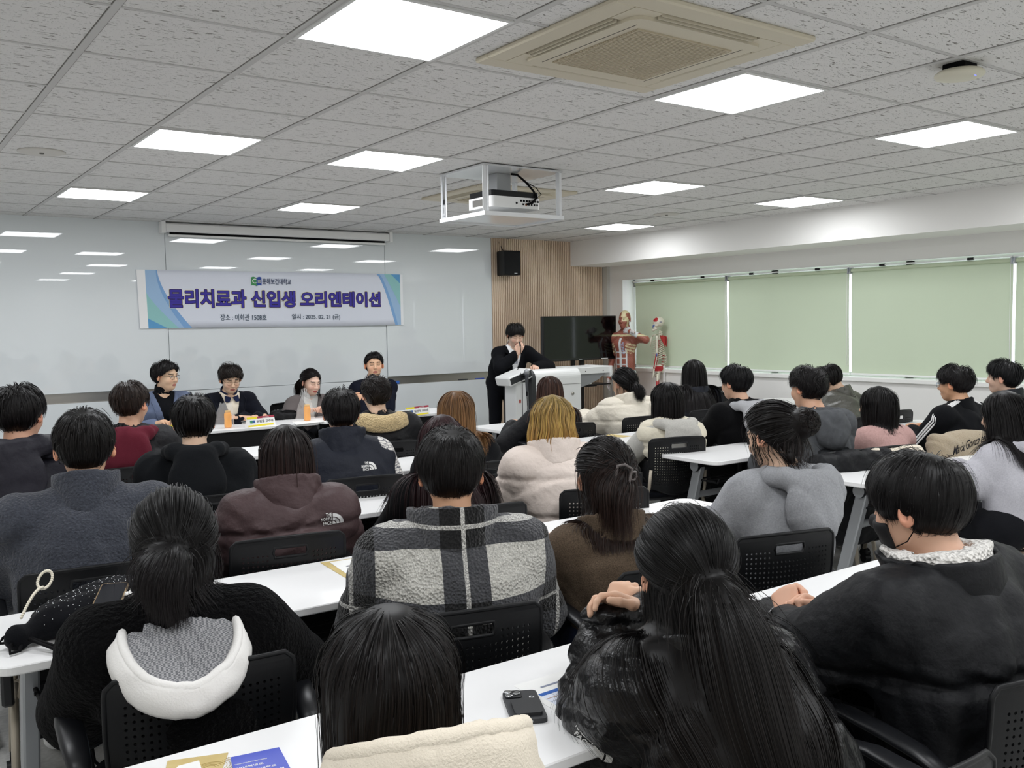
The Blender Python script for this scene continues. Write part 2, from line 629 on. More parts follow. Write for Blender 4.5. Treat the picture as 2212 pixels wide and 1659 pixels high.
# slatted wooden wall
m_oak = mat('oak_slat', 'e4cfb8', 0.6, vary=(7, 'd8c0a6', 0.6))
m_oakgap = mat('slat_backing', '75604f', 0.9)
mb = MB()
n_sl = 61
pit = (8.35 - 6.535) / n_sl
for k in range(n_sl):
    x = 6.535 + k * pit
    mb.box(x, x + pit * 0.66, FRONT - 0.035, FRONT - 0.012, 0, CEIL)
mb.m = 1
mb.box(6.535, 8.35, FRONT - 0.012, FRONT, 0, CEIL)
mb.build('wall_slatted', [m_oak, m_oakgap], kind='structure')
MB().box(6.53, 8.3, 8.75, FRONT - 0.04, 0, 0.0).build if False else None

# projection screen case above the board
sc_ = thing('projection_screen', 'retracted projection screen in a white case over the whiteboard', 'screen', (3.83, FRONT - 0.09, 2.535))
MB().box(-1.24, 1.24, -0.045, 0.045, 0.0, 0.085, 0.012).build('case', m_white, sc_)
MB().box(-1.2, 1.2, -0.014, 0.004, -0.045, -0.022, 0.004).build('bottom_bar', m_white, sc_)
MB().box(-1.19, 1.19, -0.006, -0.004, -0.03, 0.0).build('screen_fabric', m_dark, sc_)
for s in (-1, 1):
    MB().box(s * 1.255 - 0.02, s * 1.255 + 0.02, -0.05, 0.05, -0.015, 0.1, 0.003).build('bracket', m_white, sc_)

# air conditioner cassettes
m_acb = mat('ac_ivory', 'c9c1ad', 0.5)
m_acg = mat('ac_grille', 'b8ad96', 0.6)
m_acd = mat('ac_dark', '37342e', 0.7)


def cassette(x, y, label):
    t = thing('air_conditioner', label, 'air conditioner', (x, y, CEIL), 0, 'ceiling air conditioners')
    f = MB()
    h, q = 0.465, 0.33
    for a, b2, c, d in ((-h, h, -h, -0.375), (-h, h, 0.375, h), (-h, -0.375, -0.375, 0.375), (0.375, h, -0.375, 0.375)):
        f.box(a, b2, c, d, -0.022, 0, 0.006)
    for sx in (-1, 1):
        for sy in (-1, 1):
            f.box(min(sx * .25, sx * .376), max(sx * .25, sx * .376), min(sy * .25, sy * .376), max(sy * .25, sy * .376), -0.022, 0)
    f.build('frame', m_acb, t)
    p = MB()
    p.prism(rrect(-q, q, -q, q, 0.05), -0.034, -0.004)
    p.build('panel', m_acb, t)
    g = MB()
    g.box(-0.245, 0.245, -0.245, 0.245, -0.0345, -0.033)
    for k in range(40):
        yy = -0.24 + 0.48 * k / 39
        g.box(-0.245, 0.245, yy - 0.0035, yy + 0.0035, -0.040, -0.034)
    for k in range(4):
        xx = -0.21 + 0.14 * k
        g.box(xx - 0.003, xx + 0.003, -0.245, 0.245, -0.041, -0.034)
    g.m = 1
    for xx in (-1, 1):
        g.box(xx * 0.275 - .0015, xx * 0.275 + .0015, -.27, .27, -.0348, -.033)
    g.build('grille', [m_acg, m_acd], t)
    sl = MB()
    for k in range(4):
        R = Matrix.Rotation(k * PI / 2, 3, 'Z')
        sl.box(-0.25, 0.25, 0.334, 0.374, -0.006, -0.002, R=R)
    sl.build('air_slot', m_acd, t)
    for k in range(4):
        R = Matrix.Rotation(k * PI / 2, 3, 'Z')
        lv = MB()
        lv.box(-0.245, 0.245, 0.345, 0.349, -0.03, -0.004, R=R)
        lv.box(-0.245, 0.245, 0.362, 0.365, -0.026, -0.004, R=R)
        lv.build('louvre', m_acb, t)
    return t


cassette(2.565, 2.69, 'beige four-way ceiling air conditioner nearest the camera, between two light panels')
cassette(4.42, 6.33, 'beige four-way ceiling air conditioner partly hidden behind the projector cage')

# wireless access point
ap = thing('wireless_router', 'round cream wireless access point hanging under the ceiling near the beam', 'router', tuple(at(2073, 138, z=CEIL)[:2]) + (CEIL,))
MB().lathe([(0.02, -0.026), (0.085, -0.03), (0.098, -0.04), (0.1, -0.047), (0.094, -0.056), (0.06, -0.064), (0.0, -0.066)], 40).build('cover', mat('ap_cream', 'cfcbb8', 0.45), ap)
MB().box(-0.05, 0.05, -0.05, 0.05, -0.03, 0, 0.004).build('mounting_bracket', m_dark, ap)
MB().box(-0.006, 0.006, -0.07, -0.066, -0.0625, -0.058).build('status_light', mat('ap_led', '3a4cff', 0.3, emit='4a5cff', power=3), ap)
for px, py, lb in ((90, 327, 'round flush ceiling speaker cover left of the light panels'), (1440, 462, 'round flush ceiling speaker cover between far light panels near the beam')):
    p = at(px, py, z=CEIL)
    o = thing('ceiling_speaker', lb, 'speaker', (p.x, p.y, CEIL), 0, 'ceiling speaker covers')
    MB().lathe([(0.13, -0.0005), (0.13, -0.006), (0.118, -0.010), (0.0, -0.0105)], 40).build('cover', mat('cover_white', 'c8c5bf', 0.7), o)
    MB().lathe([(0.014, -0.0105), (0.012, -0.016), (0.0, -0.0165)], 16).build('button', m_gap, o)
# ================================================================== BANNER
bn = thing('banner', 'white cloth banner with purple Korean heading hung on the whiteboard', 'banner', (0, FRONT - 0.052, 0))
BX0, BX1 = 2.322, 5.262
ZB0, ZB1 = 1.583, 2.163
W_, H_ = BX1 - BX0, ZB1 - ZB0


def bp_(u, v, d=0.0):
    """point of the cloth: u 0-1 along, v 0-1 up"""
    return (BX0 + W_ * u + 0.012 * (1 - v) * (1 - u), -0.004 * math.sin(u * 9) - d, ZB0 + H_ * v + 0.004 * math.sin(u * 5 + 1) * (1 if v < .5 else -.5))


V, F = [], []
for i in range(41):
    for j in range(9):
        V.append(bp_(i / 40, j / 8))
for i in range(40):
    for j in range(8):
        F.append([i * 9 + j, i * 9 + 9 + j, i * 9 + 10 + j, i * 9 + j + 1])
m_cloth = mat('banner_cloth', 'dfe3ee', 0.75)
clo = mesh_from('cloth', V, F, m_cloth, bn, True)
so = clo.modifiers.new('thickness', 'SOLIDIFY')
so.thickness = 0.002
so.offset = 1


def band(name, f0, f1, c, v0=0.0, v1=1.0, d=0.0022, n=24):
    V, F = [], []
    for k in range(n + 1):
        v = v0 + (v1 - v0) * k / n
        for q in range(7):
            V.append(bp_(f0(v) + (f1(v) - f0(v)) * q / 6, v, d))
    for k in range(n):
        for q in range(6):
            F.append([k * 7 + q, k * 7 + q + 1, k * 7 + q + 8, k * 7 + q + 7])
    return mesh_from(name, V, F, mat('print_' + c, c, 0.7), bn, True)


# left swoosh (the curve runs from u=.065 at the top to u=.17 at the foot)
cl_ = lambda v: 0.066 + 0.105 * (1 - v) ** 1.6
band('printed_swoosh', lambda v: 0.027, cl_, '9fbfe0')
band('printed_swoosh', lambda v: cl_(v) - 0.022 * (1 - v) - 0.004, cl_, '7fa9d8', d=0.0026)
band('printed_swoosh', lambda v: 0.027, lambda v: 0.027 + 0.10 * max(0.0, (0.62 - v) / 0.62) ** 1.25, '93c7c6', 0, 0.62, 0.0030)
band('printed_swoosh', lambda v: 0.027, lambda v: 0.027 + 0.062 * max(0.0, (0.17 - v) / 0.17), '5f9fcf', 0, 0.17, 0.0034)
cr_ = lambda v: 0.885 + 0.078 * (1 - v) ** 0.7
band('printed_swoosh', cr_, lambda v: 0.988, '9fbfe0')
band('printed_swoosh', cr_, lambda v: cr_(v) + 0.012, '7fa9d8', d=0.0026)
band('printed_swoosh', lambda v: 0.988 - 0.07 * max(0.0, (v - 0.35) / 0.65) ** 1.1, lambda v: 0.988, '93c7c6', 0.35, 1, 0.0030)
band('printed_swoosh', lambda v: 0.988 - 0.04 * max(0.0, (v - 0.82) / 0.18), lambda v: 0.988, '5f9fcf', 0.82, 1, 0.0034)
band('printed_swoosh', lambda v: 0.0, lambda v: 0.027, 'f1f1f1', d=0.0036)
band('printed_swoosh', lambda v: 0.988, lambda v: 1.0, 'eef0f2', d=0.0036)


def btext(name, body, px0, px1, pyc, h, c, bold=0.02, d=0.004):
    a, b2 = at(px0, pyc[0], y=FRONT - 0.06), at(px1, pyc[1], y=FRONT - 0.06)
    M = frame(((a.x + b2.x) / 2, -d - 0.003, (a.z + b2.z) / 2), b2 - a, (0, 0, 1))
    return text(name, body, 0.1, mat('ink_' + c, c, 0.7), bn, M, bold, 0.0006, width=(b2 - a).length, height=h)


zc = lambda px, a, b2: at(px, a, y=FRONT - .06).z - at(px, b2, y=FRONT - .06).z
for dl, c, d in ((0.0105, 'efe7c2', 0.0035), (0.0070, '2c1f4a', 0.0046), (0.0012, '3a2f9c', 0.0057)):
    for body, x0, x1, y0, y1, h in (('물리치료과', 362, 533, 644.5, 645.5, 0.196), ('신입생', 542, 639, 645.5, 646.5, 0.184), ('오리엔테이션', 648, 823, 646.5, 647, 0.178)):
        a, b2 = at(x0, y0, y=FRONT - .06), at(x1, y1, y=FRONT - .06)
        M = frame(((a.x + b2.x) / 2, -d - 0.003, (a.z + b2.z) / 2), b2 - a, (0, 0, 1))
        text('heading', body, 0.2, mat('ink_' + c, c, 0.7), bn, M, 0.020, 0.0, width=(b2 - a).length - 0.014, height=h - 0.014, dil=dl)
btext('school_name', '춘해보건대학교', 567, 629, (607.5, 609), 0.062, '2b3a5e', 0.012)
btext('place_line', '장소 : 이화관 1508호', 476, 576, (685.5, 685.5), 0.066, '2e4256', 0.004)
btext('date_line', '일시 : 2025. 02. 21 (금)', 631, 735, (685, 685), 0.066, '2e4256', 0.004)
# open-book emblem: green and blue page
em = MB()
p0 = at(543, 608, y=FRONT - .06)
for s, mi_ in ((0, 0), (1, 1)):
    x0 = p0.x + s * 0.055
    n = 6
    Vv = []
    for k in range(n + 1):
        u = k / n
        wv = 0.010 * math.sin(PI * u) + (0.008 * (1 - u) if s else 0.008 * u) * -1 + 0.004
        Vv += [(x0 + 0.054 * u, -0.008, p0.z - 0.045 + wv), (x0 + 0.054 * u, -0.008, p0.z + 0.04 + wv)]
    em.m = mi_
    em.add(Vv, [[2 * k, 2 * k + 2, 2 * k + 3, 2 * k + 1] for k in range(n)])
em.build('emblem', [mat('emblem_green', '3c8f52', .6), mat('emblem_blue', '24479b', .6)], bn)
text('emblem_letter', 'C', 0.07, m_white, bn, frame((p0.x + 0.031, -0.0095, p0.z + 0.002), (1, 0, 0), (0, 0, 1)), 0.01)
kn = MB()
for dx in (-1, 1):
    for dz in (-1, 1):
        kn.lathe([(0.0085, -0.0006), (0.0085, 0.0006), (0.005, 0.0006), (0.005, -0.0006)], 12, (p0.x + 0.083 + dx * 0.0075, -0.0095, p0.z + dz * 0.009), axis='y')
kn.build('emblem_knot', m_white, bn)

# ================================================================== SPEAKER, TV, LECTERN
sp = thing('loudspeaker', 'black box loudspeaker mounted high on the slatted wooden wall', 'loudspeaker', (6.70, 9.40, 2.17), math.radians(-8))
MB().box(-0.115, 0.115, -0.10, 0.10, 0, 0.30, 0.008).build('cabinet', mat('speaker_black', '121316', 0.6), sp)
MB().box(-0.108, 0.108, -0.112, -0.099, 0.006, 0.294, 0.006).build('grille', mat('speaker_cloth', '0b0c0f', 0.9, bump=('noise', 900, 0.0004)), sp)
MB().box(0.02, 0.06, -0.1135, -0.111, 0.018, 0.026).build('badge', m_silver, sp)
MB().box(-0.02, 0.02, 0.09, 0.135, 0.1, 0.2).build('wall_bracket', m_dark, sp)
MB().tube([(-.0, .1, .26), (-.02, .12, .33), (-.06, .125, .40), (-.075, .125, .44)], 0.004, 6).build('cable', m_dark, sp)

tv = thing('television', 'large black flat screen on a dark floor stand before the slatted wall', 'television', (7.41, 8.9, 0))
MB().box(-0.59, 0.59, -0.025, 0.03, 1.105, 1.655, 0.006).build('bezel', mat('tv_black', '0c0d0f', 0.3), tv)
MB().box(-0.575, 0.575, -0.0262, -0.024, 1.135, 1.643).build('screen', mat('tv_screen', '050608', 0.08, spec=0.5), tv)
MB().box(0.33, 0.44, -0.0275, -0.0255, 1.1135, 1.1215).build('sticker', m_white, tv)
MB().box(-0.035, 0.015, -0.0275, -0.0255, 1.113, 1.121).build('badge', m_silver, tv)
for s in (-1, 1):
    MB().box(s * 0.07 - 0.022, s * 0.07 + 0.022, 0.03, 0.075, 0.05, 1.5).build('post', m_black, tv)
MB().box(-0.28, 0.28, -0.02, 0.02, -0.001 + 0.04, 0.08, 0.005, T=(0, 0.05, 0)).build('base_bar', m_black, tv)
for s in (-1, 1):
    lg = MB().box(s * 0.26 - 0.025, s * 0.26 + 0.025, -0.26, 0.36, 0.03, 0.07, 0.005)
    for yy in (-0.22, 0.32):
        lg.cyl((s * .26 - .012, yy, .025), (s * .26 + .012, yy, .025), 0.025)
    lg.build('foot', m_black, tv)
MB().box(-0.17, 0.30, -0.24, 0.05, 0.80, 0.815, 0.005).build('shelf', m_black, tv)
MB().box(-0.05, 0.1, -0.20, 0.0, 0.785, 0.80).build('shelf_bracket', m_black, tv)
r_ = thing('remote_control', 'small white remote lying on the television stand shelf', 'remote', (7.40, 8.76, 0.815), 0.3)
MB().box(-0.02, 0.02, -0.06, 0.06, 0, 0.016, 0.004).build('case', m_white, r_)
# corner stool of cardboard on the floor behind the lectern
bxc = thing('cardboard_box', 'flat brown cardboard box on the floor behind the lectern', 'box', (7.75, 8.3, 0), 0.12)
MB().box(-0.38, 0.38, -0.26, 0.26, 0, 0.34, 0.003).build('box_body', mat('cardboard', 'a98d6e', 0.8), bxc)
MB().box(-0.38, 0.38, -0.004, 0.004, 0.3395, 0.341).build('flap_seam', mat('cardboard_tape', '8d7355', 0.6), bxc)

LY = 7.85
le = thing('lectern', 'white electronic lectern with rolled top and side wing, in front of the television', 'lectern', (-0.055, LY, 0))
m_lec = mat('lectern_white', 'e4e5e4', 0.35)
# main cabinet: profile in y-z, rolled front edge
prof = [(0.0, 0.04), (-0.0, 0.98)]
for k in range(9):
    a = k / 8 * PI / 2
    prof.append((0.10 - 0.10 * math.cos(a), 0.98 + 0.10 * math.sin(a)))
prof += [(0.52, 1.04), (0.52, 0.04)]
MB().prism(prof, 5.98, 6.60, axis='x', smooth=False).build('cabinet', m_lec, le)
MB().box(5.98, 6.60, -0.003, 0.0, 0.905, 0.909).build('door_seam', m_gap, le)
MB().prism(prof, 5.925, 5.98, axis='x').build('dark_side_band', mat('lectern_dark', '26282b', 0.5), le)
MB().lathe([(0.0, -0.012), (0.017, -0.012), (0.019, -0.004), (0.019, 0.0)], 18, (6.48, 0, 0.80), axis='y').build('lock', m_steel, le)
MB().lathe([(0.0, -0.012), (0.017, -0.012), (0.019, -0.004), (0.019, 0.0)], 18, (6.06, 0, 0.80), axis='y').build('lock', m_steel, le)
# dark rounded cut-out at the lower right corner of the cabinet
MB().prism([(6.602, 0.04), (6.602, 0.62)] + [(6.602 - 0.20 * math.sin(k / 8 * PI / 2), 0.42 + 0.20 * math.cos(k / 8 * PI / 2)) for k in range(1, 9)] + [(6.402, 0.04)], -0.004, 0.0, axis='y').build('corner_cover', m_black, le)
# left control cabinet
MB().box(5.76, 5.925, 0.06, 0.26, 0.04, 0.95, 0.004).build('control_cabinet', m_lec, le)
R = Matrix.Rotation(math.radians(-17), 3, 'Y')
cp = MB().box(-0.15, 0.16, 0.0, 0.26, -0.05, 0.05, 0.012, R=R, T=(5.78, 0.0, 1.005))
cp.build('control_top', m_lec, le)
MB().box(-0.135, 0.15, -0.003, 0.003, -0.032, 0.034, 0.002, R=R, T=(5.78, -0.001, 1.005)).build('dark_strip', mat('lectern_dark', '26282b', 0.5), le)
MB().box(5.80, 5.82, 0.055, 0.06, 0.735, 0.77).build('power_switch', mat('switch_red', 'a8332b', 0.4), le)
# wing shelf to the right
MB().box(6.60, 7.10, 0.06, 0.5, 1.0, 1.075, 0.004).build('wing_shelf', m_lec, le)
MB().box(7.075, 7.105, 0.04, 0.5, 0.955, 1.08, 0.004).build('wing_end', m_lec, le)
MB().prism([(6.60, 0.83), (6.60, 1.0), (7.05, 1.0), (6.95, 0.93), (6.8, 0.88)], 0.1, 0.46, axis='y').build('wing_brace', mat('wing_grey', '8c8e90', 0.5), le)
MB().box(5.78, 6.58, 0.04, 0.26, 0.0, 0.04).build('plinth', m_black, le)
sc = MB()
for x in (6.72, 6.98):
    sc.lathe([(0.0, -0.003), (0.006, -0.003), (0.007, 0.0)], 10, (x, 0.06, 1.03), axis='y')
sc.build('bolt', m_gap, le)

# microphone hanging in a clip on the lectern edge, with its lead
mc = thing('microphone', 'silver-headed microphone clipped to the front edge of the lectern', 'microphone', (5.76, LY - 0.06, 1.06), 0)
mg = MB()
mg.ball((0, 0, 0.005), 0.030, 16, 10, (1, 1, 1.05))
mg.build('grille_head', mat('mic_grille', '9b9da0', 0.45, metal=0.7, bump=('voronoi', 400, 0.001)), mc)
MB().lathe([(0.008, -0.20), (0.011, -0.19), (0.021, -0.03), (0.027, -0.022), (0.027, -0.012), (0.02, -0.008)], 18).build('handle', mat('mic_body', '5e6064', 0.35, metal=0.6), mc)
MB().cyl((0, 0, -0.245), (0, 0, -0.2), 0.010, 0.011, 12).build('plug', m_black, mc)
MB().tube([(0, 0, -0.24), (0.004, -0.004, -0.36), (-0.002, -0.002, -0.5), (-0.012, 0.0, -0.75), (-0.02, 0.01, -1.04)], 0.0042, 6).build('lead', m_dark, mc)
MB().tube([(-0.055, 0.03, 0.0), (-0.058, 0.0, -0.12), (-0.06, 0, -0.5), (-0.05, 0, -0.8), (-0.045, 0.01, -1.05)], 0.0035, 6).build('lead', m_dark, mc)
MB().box(-0.025, 0.025, 0.02, 0.06, -0.05, -0.03).build('clip', m_black, mc)
# ================================================================== TABLES
m_top = mat('table_laminate', 'f4f4f4', 0.32)
m_edge = mat('table_edge', 'a9aaac', 0.5)
m_tblack = mat('table_black', '0d0d0f', 0.6, spec=0.2)
T_PROTO = {}


def make_table(L, label, x, y, rz=0.0, group='white training tables'):
    key = round(L, 2)
    if key in T_PROTO:
        t = copy_tree(T_PROTO[key])
        t['label'] = label
        t['group'] = group
        t.location = (x, y, 0)
        t.rotation_euler = (0, 0, rz)
        return t
    t = thing('folding_table', label, 'table', (x, y, 0), rz, group)
    h = L / 2
    P = rrect(-h + 0.004, h - 0.004, -0.25, 0.25, 0.055, 8)
    tb = MB()
    n = len(P)
    zs = [(0.985, 0.695), (1.0, 0.699), (1.0, 0.717), (0.99, 0.72)]
    V = [(p[0] - math.copysign((1 - s) * 0.25, p[0]), p[1] - math.copysign((1 - s) * 0.25, p[1]), z) for s, z in zs for p in P]
    F = [list(range(n))[::-1], [3 * n + k for k in range(n)]]
    for r in range(3):
        F += [[r * n + k, r * n + (k + 1) % n, (r + 1) * n + (k + 1) % n, (r + 1) * n + k] for k in range(n)]
    tb.add(V, F)
    tb.build('tabletop', m_top, t)
    MB().box(-h + 0.1, h - 0.1, -0.015, 0.035, 0.635, 0.69, 0.004).build('beam', m_tblack, t)
    for s in (-1, 1):
        x0 = s * (h - 0.12)
        lg = MB()
        R = Matrix.Rotation(math.atan2(0.16, 0.6), 3, 'X')
        lg.box(-0.022, 0.022, -0.032, 0.032, -0.60, 0.03, 0.006, R=R, T=(x0, 0.0, 0.635))
        lo = lg.build('leg', m_silver, t)
        hg = MB().cyl((x0 - 0.035, 0.0, 0.66), (x0 + 0.05, 0.0, 0.66), 0.036, n=20)
        hg.build('hinge', m_tblack, t)
        MB().cyl((x0 + s * 0.035 - .004, 0.0, 0.66), (x0 + s * 0.035 + .004 + s * .012, 0.0, 0.66), 0.034, n=20).build('hinge_cap', m_silver, t)
        ft = MB().box(x0 - 0.022, x0 + 0.022, -0.14, 0.24, 0.055, 0.085, 0.008)
        ft.build('foot_bar', m_silver, t)
        for yy in (-0.12, 0.22):
            MB().cyl((x0 - 0.012, yy, 0.0275), (x0 + 0.012, yy, 0.0275), 0.0275, n=14).build('caster', m_black, t)
    rk = MB()
    for yy in (-0.14, -0.06, 0.02):
        rk.cyl((-h + 0.12, yy, 0.57), (h - 0.12, yy, 0.57), 0.006, n=8)
    for s in (-1, 1):
        rk.tube([(s * (h - 0.13), 0.04, 0.64), (s * (h - 0.13), 0.03, 0.57), (s * (h - 0.13), -0.15, 0.565), (s * (h - 0.13), -0.16, 0.59)], 0.007, 8)
    rk.build('book_rack', m_tblack, t)
    MB().cyl((-h + 0.14, 0.06, 0.46), (h - 0.14, 0.06, 0.46), 0.02, n=14).build('cross_bar', m_silver, t)
    mp = MB().box(-h + 0.16, h - 0.16, 0.215, 0.222, 0.33, 0.69, 0.002)
    mp.build('modesty_panel', m_tblack, t)
    T_PROTO[key] = t
    return t


ROWY = {1: 1.63, 2: 2.87, 3: 4.04, 4: 5.02, 5: 6.25}
_tl = {
    (1, 0): 'white training table nearest the camera, blue and tan booklets on it', (1, 1): 'white training table under the clasped hands of the person in the face mask',
    (2, 0): 'white training table holding the black studded drawstring bag', (2, 1): 'white training table in front of the plaid fleece and the brown wool coat',
    (3, 0): 'white training table in front of the grey fleece and the brown puffer jacket', (3, 1): 'white training table in front of the blonde person in the cream puffer',
    (4, 0): 'white training table in front of the person in the black hood', (4, 1): 'white training table in front of the vest printed sleeves and the light-brown hair',
    (5, 0): 'white training table in front of the crimson hood', (5, 1): 'white training table in front of the tan sherpa collar, next to the panel',
    (2, 2): 'white training table under the arms of the long-haired person in pale grey', (3, 2): 'white training table in front of the hoodie with number 22, by the aisle',
    (3, 3): 'white training table between the pink sweater and the striped track top', (4, 2): 'white training table in front of the cream padded vest, tan envelope on it',
    (4, 3): 'white training table under the bent-over leather jacket', (5, 2): 'white training table in front of the person with long brown hair, beside the lectern',
    (5, 3): 'white training table in front of the long black hair and dark puffer', (5, 4): 'white training table by the window sill with the empty chair behind it',
    (2, 3): 'white training table by the windows beyond the picture edge',
}
for (r, k), lb in _tl.items():
    x = {0: 1.0, 1: 2.505, 2: 4.955, 3: 6.46, 4: 7.6}[k]
    if r == 5 and k == 4:
        make_table(1.0, lb, 7.75, 6.27, 0.0)
        continue
    make_table(1.5, lb, x, ROWY[r], (0.0, 0.006, -0.008, 0.004, -0.006)[(r + k) % 5])
make_table(1.5, 'white training table of the panel under the two men with glasses', 2.68, 8.0, PI + 0.01, 'panel tables')
make_table(1.5, 'white training table of the panel under the person in the grey jacket', 4.185, 7.99, PI - 0.02, 'panel tables')

# ================================================================== CHAIRS
m_cback = mat('chair_back_black', '0e0f11', 0.42, spec=0.25, bump=('noise', 900, 0.00015))
m_cseat = mat('chair_seat_fabric', '0e0f14', 0.9, spec=0.1, bump=('noise', 500, 0.0006))
m_cframe = mat('chair_frame_beige', 'a89f90', 0.4, metal=0.3)
m_carm = mat('chair_arm_black', '1a1b1e', 0.38, spec=0.4)


def perforated_back():
    """moulded back with real holes and a hand slot; x across, z up"""
    nx, nz = 25, 21
    Wd, Z0, Z1 = 0.205, 0.475, 0.815

    def hw(v):                       # half width along the height
        a = Wd * (0.93 + 0.07 * min(1, v * 1.6))
        if v < 0.16:
            a *= math.sqrt(max(0.0, 1 - ((0.16 - v) / 0.16) ** 2)) * 0.35 + 0.65
        if v > 0.93:
            a *= 1 - 0.10 * ((v - 0.93) / 0.07) ** 2
        return a

    def P(i, j):
        u, v = i / nx * 2 - 1, j / nz
        x = hw(v) * u
        z = Z0 + (Z1 - Z0) * v + (-0.03 * (1 - u * u) * (1 - v) + 0.008 * (1 - u * u) * v)
        y = -0.215 - 0.05 * v + 0.028 * u * u - 0.012 * math.sin(PI * v)
        return Vector((x, y, z))
    V, F = [], []
    cache = {}

    def vid(p):
        k = (round(p.x, 5), round(p.y, 5), round(p.z, 5))
        if k not in cache:
            cache[k] = len(V)
            V.append(tuple(p))
        return cache[k]
    sc_, sr_ = (9, 15), (17, 19)     # hand slot cells
    for i in range(nx):
        for j in range(nz):
            if sc_[0] <= i <= sc_[1] and sr_[0] <= j <= sr_[1] - 1:
                continue
            q = [P(i, j), P(i + 1, j), P(i + 1, j + 1), P(i, j + 1)]
            hole = 2 <= i <= nx - 3 and 3 <= j <= nz - 4 and not (sc_[0] - 1 <= i <= sc_[1] + 1 and j >= sr_[0] - 1) and (j < 16 or True)
            if not hole or (i + j) % 1:
                F.append([vid(p) for p in q])
                continue
            c = (q[0] + q[1] + q[2] + q[3]) / 4
            ex, ez = (q[1] - q[0]) / 2, (q[3] - q[0]) / 2
            ring = []
            for k in range(8):
                a = -3 * PI / 4 + k * PI / 4
                ring.append(c + ex * 0.46 * math.cos(a) + ez * 0.46 * math.sin(a))
            out = [q[0], (q[0] + q[1]) / 2, q[1], (q[1] + q[2]) / 2, q[2], (q[2] + q[3]) / 2, q[3], (q[3] + q[0]) / 2]
            ri, oi = [vid(p) for p in ring], [vid(p) for p in out]
            for k in range(8):
                F.append([oi[k], oi[(k + 1) % 8], ri[(k + 1) % 8], ri[k]])
    return V, F, P, nx, nz, (sc_, sr_)


def make_chair():
    t = thing('training_chair', 'black perforated training chair', 'chair')
    V, F, P, nx, nz, (sc_, sr_) = perforated_back()
    b = mesh_from('backrest', V, F, m_cback, t)
    so = b.modifiers.new('thickness', 'SOLIDIFY')
    so.thickness = 0.006
    so.offset = 0
    rim = [P(i, 0) for i in range(0, nx + 1)] + [P(nx, j) for j in range(1, nz + 1)] + [P(i, nz) for i in range(nx - 1, -1, -1)] + [P(0, j) for j in range(nz - 1, 0, -1)]
    MB().tube(rim, 0.0065, 8, closed=True).build('back_rim', m_cback, b)
    a0, a1, b0, b1 = sc_[0], sc_[1] + 1, sr_[0], sr_[1]
    slot = [P(i, b0) for i in range(a0, a1 + 1)] + [P(a1 + 0.3, (b0 + b1) / 2)] + [P(i, b1) for i in range(a1, a0 - 1, -1)] + [P(a0 - 0.3, (b0 + b1) / 2)]
    MB().tube(slot, 0.0055, 8, closed=True).build('hand_slot_rim', m_cback, b)
    s = MB()
    P2 = rrect(-0.215, 0.215, -0.2, 0.22, 0.07, 6)
    n = len(P2)
    V = [(p[0] * k, p[1] * k + 0.002, z) for k, z in ((0.93, 0.425), (1.0, 0.437), (1.0, 0.452), (0.95, 0.466), (0.6, 0.472)) for p in P2]
    F = [list(range(n))[::-1], [4 * n + k for k in range(n)]]
    for r in range(4):
        F += [[r * n + k, r * n + (k + 1) % n, (r + 1) * n + (k + 1) % n, (r + 1) * n + k] for k in range(n)]
    s.add(V, F, True)
    s.build('seat', m_cseat, t)
    MB().box(-0.2, 0.2, -0.17, 0.19, 0.405, 0.427, 0.006).build('seat_pan', m_carm, t)
    for sx in (-1, 1):
        ar = MB()
        ar.tube([(sx * 0.262, 0.13, 0.665), (sx * 0.268, 0.08, 0.668), (sx * 0.268, -0.02, 0.662), (sx * 0.262, -0.11, 0.648), (sx * 0.256, -0.165, 0.625), (sx * 0.252, -0.185, 0.59)],
                [0.020, 0.027, 0.030, 0.030, 0.026, 0.02], 12, flat=0.42, up=(0, 0.25, 1))
        ar.box(sx * 0.25 - 0.018, sx * 0.25 + 0.018, -0.205, -0.155, 0.40, 0.605, 0.008)
        ar.build('armrest', m_carm, t)
        for fy, cy, top in ((1, 0.235, 0.12), (-1, -0.25, -0.16)):
            lg = MB()
            lg.tube([(sx * 0.228, top * 0.3, 0.415), (sx * 0.232, top, 0.405), (sx * 0.237, (top + cy) / 2 + fy * .01, 0.25), (sx * 0.242, cy, 0.085)], 0.0125, 10)
            lo = lg.build('leg', m_cframe, t)
            MB().cyl((sx * 0.242 - 0.022, cy - 0.012, 0.027), (sx * 0.242 + 0.022, cy - 0.012, 0.027), 0.027, n=16).box(
                sx * 0.242 - 0.01, sx * 0.242 + 0.01, cy - 0.02, cy + 0.014, 0.03, 0.088, 0.004).build('caster', m_black, lo)
        MB().tube([(sx * 0.21, -0.1, 0.41), (sx * 0.213, -0.2, 0.43), (sx * 0.205, -0.232, 0.5), (sx * 0.2, -0.25, 0.62)], 0.011, 8).build('back_post', m_cframe, t)
    MB().cyl((-0.228, 0.03, 0.395), (0.228, 0.03, 0.395), 0.011, n=10).build('cross_bar', m_cframe, t)
    return t


CHAIR0 = make_chair()
_cu = [0]


def place_chair(x, y, deg, label):
    c = CHAIR0 if _cu[0] == 0 else copy_tree(CHAIR0)
    _cu[0] += 1
    c.location = (x, y, 0)
    c.rotation_euler = (0, 0, math.radians(deg))
    c['label'] = label
    c['group'] = 'black training chairs'
    return c


place_chair(8.0, 6.85, 180, 'empty black chair behind the table by the window sill')
place_chair(6.85, 4.48, -4, 'empty black chair between the pink sweater and the windows')
# ================================================================== ORGANIC SHAPES: signed distance fields meshed by surface nets
f32 = np.float32


def smin(a, b, k):
    if k <= 0:
        return np.minimum(a, b)
    h = np.clip(0.5 + 0.5 * (a - b) / k, 0, 1)
    return a * (1 - h) + b * h - k * h * (1 - h)


